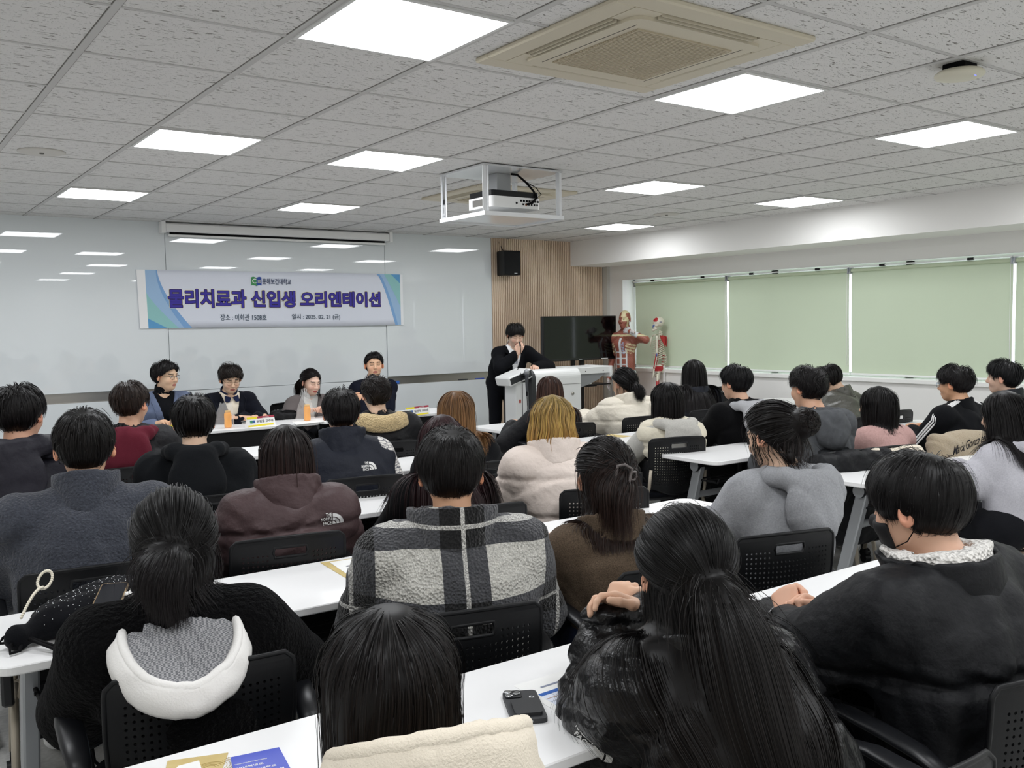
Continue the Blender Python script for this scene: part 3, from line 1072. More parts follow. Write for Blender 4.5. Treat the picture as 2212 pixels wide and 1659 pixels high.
class Cap:
    """round cone a->b, radii ra->rb; sx widens it across x; ripple=(n, amp) quilts it along its length"""

    def __init__(s, a, b, ra, rb=None, sx=1.0, sy=1.0, ripple=None, k=0.02):
        s.a, s.b = np.array(a, f32), np.array(b, f32)
        s.ra, s.rb, s.sx, s.sy, s.ripple, s.k = ra, ra if rb is None else rb, sx, sy, ripple, k
        m = max(s.ra, s.rb) + (abs(ripple[1]) if ripple else 0)
        e = np.array([m * sx, m * sy, m])
        s.lo, s.hi = np.minimum(s.a, s.b) - e, np.maximum(s.a, s.b) + e

    def __call__(s, X, Y, Z):
        d = s.b - s.a
        L2 = float(d @ d) + 1e-9
        px, py, pz = X - s.a[0], Y - s.a[1], Z - s.a[2]
        t = np.clip((px * d[0] + py * d[1] + pz * d[2]) / L2, 0, 1)
        r = s.ra + (s.rb - s.ra) * t
        if s.ripple:
            r = r + s.ripple[1] * (np.sqrt(np.abs(np.sin(PI * t * s.ripple[0] + 0.3))) - 0.6)
        qx, qy, qz = (px - t * d[0]) / s.sx, (py - t * d[1]) / s.sy, pz - t * d[2]
        return np.sqrt(qx * qx + qy * qy + qz * qz) - r


class Ell:
    def __init__(s, c, r, R=None, k=0.02):
        s.c, s.r, s.R, s.k = np.array(c, f32), np.array(r, f32), None if R is None else np.array(R, f32), k
        m = s.r if R is None else np.full(3, max(r))
        s.lo, s.hi = s.c - m, s.c + m

    def __call__(s, X, Y, Z):
        x, y, z = X - s.c[0], Y - s.c[1], Z - s.c[2]
        if s.R is not None:
            R = s.R
            x, y, z = (R[0, 0] * x + R[1, 0] * y + R[2, 0] * z, R[0, 1] * x + R[1, 1] * y + R[2, 1] * z, R[0, 2] * x + R[1, 2] * y + R[2, 2] * z)
        x, y, z = x / s.r[0], y / s.r[1], z / s.r[2]
        k0 = np.sqrt(x * x + y * y + z * z) + 1e-6
        k1 = np.sqrt((x / s.r[0]) ** 2 + (y / s.r[1]) ** 2 + (z / s.r[2]) ** 2) + 1e-6
        return k0 * (k0 - 1) / k1


class Fn:
    def __init__(s, f, lo, hi, k=0.02):
        s.f, s.lo, s.hi, s.k = f, np.array(lo, f32), np.array(hi, f32), k

    def __call__(s, X, Y, Z):
        return s.f(X, Y, Z)


def axis(lo, hi, h, fine=()):
    """1-D coordinates with spacing h, finer inside the given (a, b, h) spans"""
    out = [lo]
    while out[-1] < hi:
        x = out[-1]
        st = h
        for a, b, hf in fine:
            if a - h * 0.5 <= x < b:
                st = min(st, hf)
        out.append(x + st)
    return np.array(out, f32)


class Field:
    def __init__(s, xs, ys, zs):
        s.x, s.y, s.z = xs, ys, zs
        s.F = np.full((len(xs), len(ys), len(zs)), 0.5, f32)

    def sl(s, lo, hi, m):
        o = []
        for c, a, b in ((s.x, lo[0], hi[0]), (s.y, lo[1], hi[1]), (s.z, lo[2], hi[2])):
            o.append(slice(max(0, np.searchsorted(c, a - m) - 1), min(len(c), np.searchsorted(c, b + m) + 1)))
        return tuple(o)

    def X(s, q):
        return s.x[q[0]][:, None, None], s.y[q[1]][None, :, None], s.z[q[2]][None, None, :]

    def add(s, *prims, k=None):
        for p in prims:
            kk = p.k if k is None else k
            q = s.sl(p.lo, p.hi, kk + 0.03)
            if any(a.stop <= a.start for a in q):
                continue
            s.F[q] = smin(s.F[q], p(*s.X(q)).astype(f32), kk)
        return s

    def cut(s, *prims, k=0.0):
        for p in prims:
            q = s.sl(p.lo, p.hi, 0.03 + k)
            if any(a.stop <= a.start for a in q):
                continue
            s.F[q] = -smin(-s.F[q], p(*s.X(q)).astype(f32), k)
        return s

    def warp(s, f):
        q = (slice(None),) * 3
        s.F += f(*s.X(q)).astype(f32)
        return s

    def mesh(s):
        return nets(s.F, s.x, s.y, s.z)


def nets(F, xs, ys, zs):
    F = F.copy()
    F[[0, -1], :, :] = np.maximum(F[[0, -1], :, :], 1e-4)
    F[:, [0, -1], :] = np.maximum(F[:, [0, -1], :], 1e-4)
    F[:, :, [0, -1]] = np.maximum(F[:, :, [0, -1]], 1e-4)
    I = F < 0
    n = np.zeros(tuple(d - 1 for d in F.shape), np.int8)
    for a in (0, 1):
        for b in (0, 1):
            for c in (0, 1):
                n += I[a:a + n.shape[0], b:b + n.shape[1], c:c + n.shape[2]]
    act = (n > 0) & (n < 8)
    ci = np.argwhere(act)
    if len(ci) == 0:
        return np.zeros((0, 3), f32), np.zeros((0, 4), np.int32)
    vid = np.full(n.shape, -1, np.int32)
    vid[act] = np.arange(len(ci), dtype=np.int32)
    acc = np.zeros((len(ci), 3), f32)
    cnt = np.zeros(len(ci), f32)
    i, j, k = ci.T
    for ax in range(3):
        for o1 in (0, 1):
            for o2 in (0, 1):
                off = [0, 0, 0]
                others = [q for q in range(3) if q != ax]
                off[others[0]], off[others[1]] = o1, o2
                a = (i + off[0], j + off[1], k + off[2])
                e = [0, 0, 0]
                e[ax] = 1
                b = (a[0] + e[0], a[1] + e[1], a[2] + e[2])
                fa, fb = F[a], F[b]
                m = (fa < 0) != (fb < 0)
                t = np.where(m, fa / np.where(m, fa - fb, 1), 0).astype(f32)
                P = np.stack([xs[a[0]], ys[a[1]], zs[a[2]]], 1)
                Q = np.stack([xs[b[0]], ys[b[1]], zs[b[2]]], 1)
                acc += np.where(m[:, None], P + (Q - P) * t[:, None], 0)
                cnt += m
    V = acc / cnt[:, None]
    faces = []
    for ax in range(3):
        o1, o2 = [q for q in range(3) if q != ax]
        sa = [slice(None)] * 3
        sb = [slice(None)] * 3
        sa[ax] = slice(0, -1)
        sb[ax] = slice(1, None)
        for q in (o1, o2):
            sa[q] = slice(1, -1)
            sb[q] = slice(1, -1)
        A, B = I[tuple(sa)], I[tuple(sb)]
        ed = np.argwhere(A != B)
        if not len(ed):
            continue
        flip = A[tuple(ed.T)]
        base = ed.copy()
        base[:, o1] += 1
        base[:, o2] += 1
        q = []
        for d1, d2 in ((-1, -1), (0, -1), (0, 0), (-1, 0)):
            c = base.copy()
            c[:, o1] += d1
            c[:, o2] += d2
            q.append(vid[tuple(c.T)])
        q = np.stack(q, 1)
        if ax == 1:
            flip = ~flip
        q[~flip] = q[~flip][:, ::-1]
        faces.append(q)
    return V.astype(f32), np.concatenate(faces).astype(np.int32)


def relax(V, Fq, it=1, lam=0.5):
    for _ in range(it):
        acc = np.zeros_like(V)
        cnt = np.zeros(len(V), f32)
        for a, b in ((0, 1), (1, 2), (2, 3), (3, 0)):
            np.add.at(acc, Fq[:, a], V[Fq[:, b]])
            np.add.at(acc, Fq[:, b], V[Fq[:, a]])
            np.add.at(cnt, Fq[:, a], 1)
            np.add.at(cnt, Fq[:, b], 1)
        V = V * (1 - lam) + lam * acc / np.maximum(cnt, 1)[:, None]
    return V


def join_meshes(parts):
    Vs, Fs, o = [], [], 0
    for V, Fq in parts:
        Vs.append(V)
        Fs.append(Fq + o)
        o += len(V)
    return np.concatenate(Vs), np.concatenate(Fs)


def folds(seed, amp=0.004, sc=1.0, stretch=(1, 1, 1)):
    """cloth wrinkle field"""
    r = np.random.default_rng(seed)
    ks = [(r.normal(size=3) * np.array(stretch), r.uniform(0, 6.28)) for _ in range(5)]

    def f(X, Y, Z):
        a = 2.2 * np.sin(9 * sc * (ks[0][0][0] * X + ks[0][0][1] * Y + ks[0][0][2] * Z) + ks[0][1])
        b = 1.8 * np.sin(14 * sc * (ks[1][0][0] * X + ks[1][0][1] * Y + ks[1][0][2] * Z) + ks[1][1] + a)
        c = np.sin(17 * sc * (ks[2][0][0] * X + ks[2][0][1] * Y + ks[2][0][2] * Z) + b)
        d = np.sin(29 * sc * (ks[3][0][0] * X + ks[3][0][1] * Y + ks[3][0][2] * Z) + 1.4 * c + b)
        return amp * (0.7 * c + 0.5 * (1 - np.abs(d)) - 0.25)
    return f


def rot3(yaw=0.0, pitch=0.0, roll=0.0):
    """yaw + turns left (anticlockwise), pitch + bows forward, roll + tips to the right"""
    M = Matrix.Rotation(math.radians(yaw), 3, 'Z') @ Matrix.Rotation(-math.radians(pitch), 3, 'X') @ Matrix.Rotation(math.radians(roll), 3, 'Y')
    return np.array(M, f32)


# ------------------------------------------------------------------ heads
def face_prims(fem=False, closed=False):
    w = 0.95 if fem else 1.0
    P = [Ell((0, -0.014, 0.030), (0.076 * w, 0.093, 0.086), k=0.02),
         Ell((0, 0.022, -0.030), (0.066 * w, 0.068, 0.088), k=0.03),
         Ell((0, 0.046, -0.088), (0.034 * w, 0.034, 0.028), k=0.03),
         Cap((-0.034, 0.076, 0.026), (0.034, 0.076, 0.026), 0.012, k=0.018),
         Ell((-0.038 * w, 0.058, -0.030), (0.026, 0.026, 0.028), k=0.02), Ell((0.038 * w, 0.058, -0.030), (0.026, 0.026, 0.028), k=0.02)]
    return P


class HeadFn(Fn):
    """a head in its own frame (y forward), placed by R, c, s"""

    def __init__(s, R, c, sc, fem=False, bald=False):
        s.R, s.c, s.s = R, np.array(c, f32), sc
        s.P = face_prims(fem)
        s.nose = [Cap((0, 0.086, 0.010), (0, 0.103, -0.026), 0.0075, 0.0115, k=0.012), Ell((0, 0.101, -0.030), (0.013, 0.012, 0.010), k=0.008),
                  Ell((-0.011, 0.093, -0.033), (0.0075, 0.009, 0.007), k=0.006), Ell((0.011, 0.093, -0.033), (0.0075, 0.009, 0.007), k=0.006)]
        s.lips = [Cap((-0.017, 0.083, -0.0625), (0.017, 0.083, -0.0625), 0.0058, k=0.006), Cap((-0.014, 0.083, -0.0715), (0.014, 0.083, -0.0715), 0.0066, k=0.006)]
        s.ears = []
        for q in (-1, 1):
            Re = rot3(q * -30, 0, 0) @ rot3(0, -12, 0)
            s.ears.append((Ell((q * 0.084, -0.014, -0.004), (0.0085, 0.021, 0.034), Re, k=0.008), Ell((q * 0.0925, -0.011, 0.0), (0.006, 0.011, 0.021), Re, k=0)))
        m = 0.16 * sc
        s.lo, s.hi, s.k = s.c - m, s.c + m, 0.02

    def local(s, X, Y, Z):
        x, y, z = X - s.c[0], Y - s.c[1], Z - s.c[2]
        R = s.R
        return ((R[0, 0] * x + R[1, 0] * y + R[2, 0] * z) / s.s, (R[0, 1] * x + R[1, 1] * y + R[2, 1] * z) / s.s, (R[0, 2] * x + R[1, 2] * y + R[2, 2] * z) / s.s)

    def __call__(s, X, Y, Z):
        x, y, z = s.local(X, Y, Z)
        d = s.P[0](x, y, z)
        for p in s.P[1:]:
            d = smin(d, p(x, y, z), p.k)
        for q in (-1, 1):                                  # eye sockets
            d = -smin(-d, Ell((q * 0.032, 0.096, 0.006), (0.019, 0.017, 0.013))(x, y, z), 0.010)
        for q in (-1, 1):                                  # eyes under their lids
            d = smin(d, Ell((q * 0.031, 0.0715, 0.004), (0.0165, 0.0135, 0.0115))(x, y, z), 0.003)
        for p in s.nose + s.lips:
            d = smin(d, p(x, y, z), p.k)
        d = -smin(-d, Cap((-0.02, 0.0925, -0.067), (0.02, 0.0925, -0.067), 0.0016)(x, y, z), 0.002)
        for a, b in s.ears:
            e = -smin(-a(x, y, z), b(x, y, z), 0.004)
            d = smin(d, e, a.k)
        return d * s.s

    def W(s, q):
        """head point -> person space"""
        return s.c + s.R @ (np.array(q, f32) * s.s)


# ------------------------------------------------------------------ hands
def hand_mesh(wrist, R, side, s=1.0, curl=(0.5, 0.55, 0.6, 0.65), spread=0.06, thumb=0.5, h=0.0035):
    """R: columns = across the palm towards the thumb (x), along the fingers (y), out of the back of the hand (z)"""
    wrist = np.array(wrist, f32)
    R = np.array(R, f32)

    def W(p):
        return wrist + R @ (np.array(p, f32) * s)
    P = [Cap(W((0.0, -0.07, 0)), W((0, 0.0, 0)), 0.024 * s, 0.024 * s, k=0.02)]
    for u, r in ((-0.026, 0.0125), (-0.009, 0.0135), (0.009, 0.0140), (0.026, 0.0135)):
        P.append(Cap(W((u * 0.55, 0.008, 0)), W((u, 0.082 - abs(u) * 0.25, 0.0)), 0.017 * s, r * s, k=0.014))
    Ls = ((-0.028, 0.078, 0.058, 0.0078), (-0.0095, 0.087, 0.072, 0.0086), (0.0095, 0.089, 0.077, 0.0090), (0.0285, 0.084, 0.068, 0.0088))
    for n, (u, y0, L, r) in enumerate(Ls):
        a = 0.0
        p = np.array((u, y0, 0.001))
        dirx = u * spread / 0.028
        rr = r
        for seg, f in enumerate((0.46, 0.30, 0.24)):
            a += curl[n] * (0.8, 1.1, 0.8)[seg] * 1.35
            q = p + L * f * np.array((dirx * math.cos(a), math.cos(a), -math.sin(a)))
            P.append(Cap(W(p), W(q), rr * s, rr * 0.93 * s, k=0.004))
            p, rr = q, rr * 0.92
    t0, t1 = np.array((0.022, 0.014, -0.006)), np.array((0.047, 0.040, -0.014))
    t2 = t1 + np.array((0.012 - 0.018 * thumb, 0.030, -0.010 * thumb))
    t3 = t2 + np.array((0.002 - 0.020 * thumb, 0.024, -0.008 * thumb))
    P += [Cap(W(t0), W(t1), 0.017 * s, 0.0125 * s, k=0.012), Cap(W(t1), W(t2), 0.0115 * s, 0.0100 * s, k=0.004), Cap(W(t2), W(t3), 0.0100 * s, 0.0085 * s, k=0.004)]
    lo = np.min([p.lo for p in P], 0) - 0.012
    hi = np.max([p.hi for p in P], 0) + 0.012
    G = Field(axis(lo[0], hi[0], h), axis(lo[1], hi[1], h), axis(lo[2], hi[2], h))
    for p in P:
        G.add(p)
    return G.mesh()
# ================================================================== HAIR
m_hair = bpy.data.materials.new('hair')
m_hair.use_nodes = True
_nt = m_hair.node_tree
_b = _nt.nodes['Principled BSDF']
_a = _nt.nodes.new('ShaderNodeAttribute')
_a.attribute_name = 'Col'
_nt.links.new(_a.outputs['Color'], _b.inputs['Base Color'])
_b.inputs['Roughness'].default_value = 0.45
_b.inputs['Specular IOR Level'].default_value = 0.2

HC, HR = np.array((0, -0.012, 0.024), f32), np.array((0.080, 0.100, 0.093), f32)
NC, NR = np.array((0, -0.020, -0.070), f32), np.array((0.057, 0.060, 0.085), f32)
FC, FR = np.array((0, 0.020, -0.032), f32), np.array((0.070, 0.072, 0.092), f32)


def ribbons(P, rad, centre, rg):
    """strand points P (n,m,3), half widths rad (n,m): flat locks turned outwards from the head's axis"""
    n, m, _ = P.shape
    T = np.gradient(P, axis=1)
    T /= np.linalg.norm(T, axis=2, keepdims=True) + 1e-9
    O = P - centre
    O[..., 2] = np.maximum(O[..., 2], 0) * 1.0
    O /= np.linalg.norm(O, axis=2, keepdims=True) + 1e-6
    U = np.cross(T, O)
    U /= np.linalg.norm(U, axis=2, keepdims=True) + 1e-6
    Wv = np.cross(U, T)
    a = rg.uniform(-0.7, 0.7, n)[:, None, None]
    U = U * np.cos(a) + Wv * np.sin(a)
    V = np.stack([P - U * rad[..., None], P + U * rad[..., None]], 2).reshape(-1, 3)
    i = np.arange(n)[:, None] * m * 2
    j = np.arange(m - 1)[None, :] * 2
    b = i + j
    Fq = np.stack([b, b + 1, b + 3, b + 2], -1).reshape(-1, 4)
    return V.astype(f32), Fq.astype(np.int32)


def hull(P, h, thr=0.30):
    lo, hi = P.min(0) - 4 * h, P.max(0) + 4 * h
    g = [axis(lo[q], hi[q], h) for q in range(3)]
    O = np.zeros([len(c) for c in g], f32)
    ix = np.round((P - lo) / h).astype(int)
    np.add.at(O, tuple(ix.T), 1.0)
    O = np.minimum(O, 3.0) / 3.0
    for ax in range(3):
        O = (np.roll(O, 1, ax) + O * 1.5 + np.roll(O, -1, ax)) / 3.5
    for ax in range(3):
        O = (np.roll(O, 1, ax) + O * 1.5 + np.roll(O, -1, ax)) / 3.5
    return nets(thr - O, *g)


def make_hair(H, parent, body, n=1500, r=0.0012, seg=16, L=(0.10, 0.06, 0.035), vol=0.02, whorl=(0.0, -0.05), zend=None, zjit=0.03,
              grav=0.12, col=('120f0e', '1a1614'), frizz=0.10, curl=0.0, curlf=60.0, fringe=1.0, part=None, tie=None, tiefrac=1.0, tail=0.15, tailgrav=0.5,
              bun=0.0, seed=1, hullh=0.009, wisps=0.04, nape=-0.066, tiejit=0.012, up=0.25, back=0.0, bob_in=0.0, lean=0.0, stick=0.75, Lmax=0.13, stickz=None, peak=0.0, fade=0.0, tuck=None, tuckx=-9.0, gather=0.0, name='hair'):
    stickz = stickz if stickz is not None else (-0.11 if zend is None else -0.015)
    rg = np.random.default_rng(seed)
    N0 = int(n * 1.8)
    k = np.arange(N0) + 0.5
    ph = np.arccos(1 - 2 * k / N0)
    th = PI * (1 + 5 ** 0.5) * k
    D = np.stack([np.cos(th) * np.sin(ph), np.sin(th) * np.sin(ph), np.cos(ph)], 1)
    D += rg.normal(0, 0.03, D.shape)
    D /= np.linalg.norm(D, axis=1, keepdims=True)
    root = HC + D * HR * 0.97
    hl = np.interp(root[:, 1], [-0.12, -0.06, -0.036, -0.004, 0.03, 0.058, 0.10], [nape, nape + 0.006, -0.030, 0.026, 0.036, 0.060, 0.074])
    hl = hl + np.clip((root[:, 1] - 0.05) / 0.03, 0, 1) * peak * (1 - np.clip(np.abs(root[:, 0]) / 0.05, 0, 1))
    ok = root[:, 2] > hl
    D, root = D[ok], root[ok]
    n = len(root)
    # where each lock wants to go
    Wp = np.array((whorl[0], whorl[1], 0.118))
    t = root - Wp
    if part is not None:
        fr = np.clip((root[:, 1] + 0.05) / 0.06, 0, 1)[:, None]
        sd = np.sign(root[:, 0] - part + 1e-5)
        side = np.stack([sd * 1.0, np.full(n, -0.35 - back), np.full(n, -0.35)], 1)
        t = t / (np.linalg.norm(t, axis=1, keepdims=True) + 1e-6) * (1 - fr) + side * fr
    if back:
        t[:, 1] -= back * np.clip(root[:, 1] / 0.05, 0, 1) * 0.1
    t -= D * (t * D).sum(1, keepdims=True)
    t /= np.linalg.norm(t, axis=1, keepdims=True) + 1e-6
    d = t + D * up * np.clip(root[:, 2] / 0.08, 0.1, 1)[:, None] + rg.normal(0, frizz, root.shape)
    zf = np.interp(root[:, 2], [-0.06, 0.0, 0.05, 0.1], [0.12, 0.40, 0.85, 1.0] if zend is None else [0.4, 0.8, 1.0, 1.0])
    off = (0.004 + vol * rg.random(n) ** 0.8 * zf)
    w = rg.random(n) < wisps
    off[w] += rg.uniform(0.002, 0.012, w.sum())
    if zend is None:
        # a cut: every lock reaches the hairline below it plus an overhang (front, side, back), up to the longest length
        az = np.arctan2(root[:, 0], root[:, 1] - whorl[1] * 0.6)
        yb = -0.012 + 0.10 * np.cos(az)
        hb = np.interp(yb, [-0.12, -0.06, -0.036, -0.004, 0.03, 0.058, 0.10], [nape, nape + 0.006, -0.030, 0.026, 0.036, 0.060, 0.074])
        zb = np.clip((hb - HC[2]) / HR[2], -0.99, 0.95)
        q_ = np.sqrt(1 - zb * zb)
        e1 = np.stack([np.sin(az) * q_, np.cos(az) * q_, zb], 1)
        arc = 0.093 * np.arccos(np.clip((D * e1).sum(1), -1, 1))
        cs = np.cos(az)
        over = L[1] + (L[0] - L[1]) * np.clip((cs - 0.25) / 0.35, 0, 1) + (L[2] - L[1]) * np.clip((-cs - 0.45) / 0.35, 0, 1)
        fd = fade * np.clip((0.35 - cs) / 0.5, 0, 1)
        Ls = np.minimum(arc * (1 - fd * rg.random(n)) + over * rg.uniform(0.3, 1.1, n), Lmax * rg.uniform(0.7, 1.0, n))
        Ls = np.maximum(Ls, 0.012)
    else:
        Ls = (root[:, 2] - zend) * 1.0 + np.abs(root[:, 2] - 0.0) * 0.45 + rg.uniform(-1, 0.6, n) * zjit
        Ls = np.maximum(Ls, 0.05)
        fr = np.clip((root[:, 1] - 0.045) / 0.03, 0, 1) if fringe < 1 else np.zeros(n)
        mid = np.abs(root[:, 0]) < 0.045
        Ls = np.where((fr > 0.3) & mid, 0.115 * rg.uniform(0.85, 1.05, n), Ls)
    if tuck is not None:
        bk = (root[:, 1] < 0.0) & (root[:, 0] > tuckx)
        Ls = np.where(bk, np.minimum(Ls, root[:, 2] - tuck + np.abs(root[:, 2]) * 0.45), Ls)
    R, c, s = H.R, H.c, H.s
    Wd = lambda q: c + (q * s) @ R.T
    pts = []
    g_phase = rg.uniform(0, 6.28, 3)
    if tie is not None:
        sel = np.ones(n, bool) if tiefrac >= 1 else (root[:, 2] > 0.105 - 0.13 * tiefrac)
        sel &= ~(rg.random(n) < wisps)
    else:
        sel = np.zeros(n, bool)
    free = ~sel
    out_P = []
    out_c = []

    def simulate(p, dd, Ls, off, steps, grav, from_tie=False):
        st = (Ls * s / steps)[:, None]
        P = [p]
        m = len(p)
        amp = rg.uniform(0.4, 1.0, m)
        for q in range(steps):
            u = q / steps
            g = grav * (0.4 + 1.4 * u)
            dd = dd + np.array((0, lean, -1.0)) * g
            if gather:
                dd[:, 0] -= (p[:, 0] - c[0]) * gather * np.clip((c[2] - 0.10 * s - p[:, 2]) / 0.1, 0, 1)
            if curl:
                x = p / s
                ns = np.stack([np.sin(x[:, 2] * curlf + x[:, 0] * 22 + g_phase[0]), np.sin(x[:, 2] * curlf * 1.1 + x[:, 1] * 25 + g_phase[1]),
                               0.3 * np.sin(x[:, 0] * curlf + g_phase[2])], 1)
                dd = dd + ns * curl * amp[:, None]
            if bob_in and u > 0.5:
                hc = np.array(c)
                toward = np.stack([hc[0] - p[:, 0], hc[1] - 0.02 - p[:, 1], np.zeros(m)], 1)
                toward /= np.linalg.norm(toward, axis=1, keepdims=True) + 1e-6
                dd = dd + toward * bob_in * u
            dd = dd / (np.linalg.norm(dd, axis=1, keepdims=True) + 1e-9)
            pn = p + dd * st
            for _ in range(2):
                l = ((pn - c) @ R) / s
                for C_, R_ in ((HC, HR), (FC, FR), (NC, NR)):
                    e = (l - C_) / R_
                    mm = np.linalg.norm(e, axis=1)
                    need = 1 + off * min(1.0, 0.2 + 3.0 * u) / 0.088
                    hit = mm < need
                    if C_ is not HC:
                        need = 1 + 0.004 / 0.08
                        hit = mm < need
                        e2 = e * np.where(hit, need / np.maximum(mm, 1e-3), 1.0)[:, None]
                    else:
                        pull = stick * np.clip((l[:, 2] - stickz) / 0.03, 0, 1)
                        f_ = np.where(hit, need / np.maximum(mm, 1e-3), 1.0 + (need / np.maximum(mm, 1e-3) - 1.0) * pull)
                        e2 = e * f_[:, None]
                    l = C_ + e2 * R_
                pn = Wd(l)
                if body is not None:
                    f0 = body(pn)
                    hit = f0 < 0.004 + off * 0.35
                    if hit.any():
                        qh = pn[hit]
                        e = 0.004
                        gx = np.stack([body(qh + np.array(v)) - body(qh - np.array(v)) for v in ((e, 0, 0), (0, e, 0), (0, 0, e))], 1)
                        gx /= np.linalg.norm(gx, axis=1, keepdims=True) + 1e-6
                        pn[hit] = qh + gx * ((0.004 + off[hit] * 0.35) - f0[hit])[:, None]
                else:
                    break
            dd = dd * 0.35 + (pn - p) / np.maximum(np.linalg.norm(pn - p, axis=1, keepdims=True), 1e-6) * 0.65
            p = pn
            P.append(p)
        return np.stack(P, 1)

    if free.any():
        out_P.append(simulate(Wd(root[free]), (d[free]) @ R.T, Ls[free], off[free], seg, grav))
    if sel.any():
        Tq = np.array(tie, f32)
        e0 = (root[sel] - HC) / HR
        e0 /= np.linalg.norm(e0, axis=1, keepdims=True)
        e1 = (Tq - HC) / HR
        e1 /= np.linalg.norm(e1)
        om = np.arccos(np.clip(e0 @ e1, -1, 1))[:, None]
        n1 = max(6, seg // 2)
        P = []
        for q in range(n1 + 1):
            u = q / n1
            v = (np.sin((1 - u) * om) * e0 + np.sin(u * om) * e1) / np.maximum(np.sin(om), 1e-3)
            v /= np.linalg.norm(v, axis=1, keepdims=True)
            rad = 1 + (off[sel] / 0.088 * (1 - 0.6 * u) + 0.04 * math.sin(PI * u))[:, None]
            P.append(Wd(HC + v * HR * rad))
        tp = Wd(Tq) + rg.normal(0, tiejit * 0.5, (sel.sum(), 3)) * s
        P[-1] = P[-1] * 0.3 + tp * 0.7
        if bun <= 0:
            d2 = np.tile(np.array((0, -0.75, 0.15)) @ R.T, (sel.sum(), 1)) + rg.normal(0, 0.22, (sel.sum(), 3))
            n2 = seg - n1
            tl = simulate(P[-1], d2, tail * rg.uniform(0.65, 1.1, sel.sum()), off[sel] + 0.004, n2, tailgrav)
            out_P.append(np.concatenate([np.stack(P, 1), tl[:, 1:]], 1))
        else:
            out_P.append(np.concatenate([np.stack(P, 1), np.repeat(P[-1][:, None], seg - n1, 1)], 1))
            nb = max(60, n // 4)
            ctr = Wd(Tq + np.array((0, -bun * 0.55, 0.0)))
            P = []
            ax = rg.normal(0, 1, (nb, 3)) * np.array((0.55, 1, 0.7))
            ax /= np.linalg.norm(ax, axis=1, keepdims=True)
            u0 = np.cross(ax, rg.normal(0, 1, (nb, 3)))
            u0 /= np.linalg.norm(u0, axis=1, keepdims=True)
            v0 = np.cross(ax, u0)
            rb = bun * rg.uniform(0.72, 1.02, nb)
            for q in range(seg + 1):
                a = q / seg * 4.2
                P.append(ctr + ((u0 * math.cos(a) + v0 * math.sin(a)) * rb[:, None] + ax * (rb * 0.25 * math.sin(a * 1.7))[:, None]) * np.array((1, 0.9, 0.95)) * s)
            out_P.append(np.stack(P, 1))
    P = np.concatenate([q[:, :seg + 1] for q in out_P], 0)
    n = len(P)
    prof = np.interp(np.linspace(0, 1, seg + 1), [0, 0.1, 0.7, 1.0], [0.8, 1.0, 0.9, 0.30])
    rad = r * prof[None, :] * rg.uniform(0.7, 1.3, n)[:, None]
    V, Fq = ribbons(P.astype(f32), rad.astype(f32), np.array(c, f32), rg)
    c0, c1 = np.array(lin(col[0])[:3]), np.array(lin(col[1])[:3])
    u = np.linspace(0, 1, seg + 1)[None, :, None] ** 1.3
    C = (c0 * (1 - u) + c1 * u) * rg.uniform(0.6, 1.45, n)[:, None, None]
    if len(col) > 2:                                   # dyed streaks
        c2 = np.array(lin(col[2])[:3])
        st_ = (rg.random(n) < 0.35)[:, None, None]
        C = np.where(st_, C * 0.3 + c2 * 0.7 * np.minimum(u * 3, 1) + c0 * 0.0, C)
    C = np.repeat(C[:, :, None, :], 2, 2).reshape(-1, 3)
    O = P - np.array(c)
    O[..., 2] = np.maximum(O[..., 2], 0)
    O /= np.linalg.norm(O, axis=2, keepdims=True) + 1e-6
    inner = (P - O * 0.009 * s)[:, :int(seg * 0.88) + 1].reshape(-1, 3)
    if bun > 0:
        inner = np.concatenate([inner, ctr + rg.normal(0, bun * 0.4, (600, 3))])
    sc_ = Wd(root)
    sc2 = Wd(HC + D * HR * 1.025)
    fill = np.concatenate([inner, sc2, sc_ * 0.96 + c * 0.04, sc_ * 0.92 + c * 0.08])
    Vh, Fh = hull(fill, hullh * s, 0.42)
    # pull the filling hull just under the outer locks
    Vall, Fall = join_meshes([(V, Fq), (Vh, Fh)])
    zz = (Vh[:, 2] - Vh[:, 2].min()) / (np.ptp(Vh[:, 2]) + 1e-6)
    Ch = (c0 * zz[:, None] + (c0 * 0.5 + c1 * 0.5) * (1 - zz[:, None])) * 0.8
    Call = np.concatenate([C, Ch])
    return mesh_from(name, Vall, Fall, m_hair, parent, True, col=Call)


# ================================================================== CLOTH
def cloth(name, color, kind='cotton', **kw):
    K = dict(cotton=dict(rough=0.9, spec=0.12, sheen=0.03, bump=('noise', 220, 0.0012)), fleece=dict(rough=1.0, spec=0.1, sheen=0.2, bump=('noise', 130, 0.008)),
             sherpa=dict(rough=1.0, spec=0.1, sheen=0.15, bump=('voronoi', 110, 0.010)), boucle=dict(rough=1.0, spec=0.06, sheen=0.03, bump=('noise', 85, 0.016)),
             nylon=dict(rough=0.55, spec=0.22, bump=('noise', 26, 0.006)), gloss=dict(rough=0.34, spec=0.42, bump=('noise', 20, 0.012)),
             wool=dict(rough=0.95, spec=0.1, sheen=0.05, bump=('noise', 300, 0.002)), leather=dict(rough=0.42, spec=0.5, bump=('noise', 35, 0.006)),
             suit=dict(rough=0.85, spec=0.12, sheen=0.0, bump=('noise', 400, 0.0008)), knit=dict(rough=0.95, spec=0.1, sheen=0.08, bump=('wave', 90, 0.002)))[kind]
    a = dict(K)
    a.update(kw)
    return mat(name, color, **a)


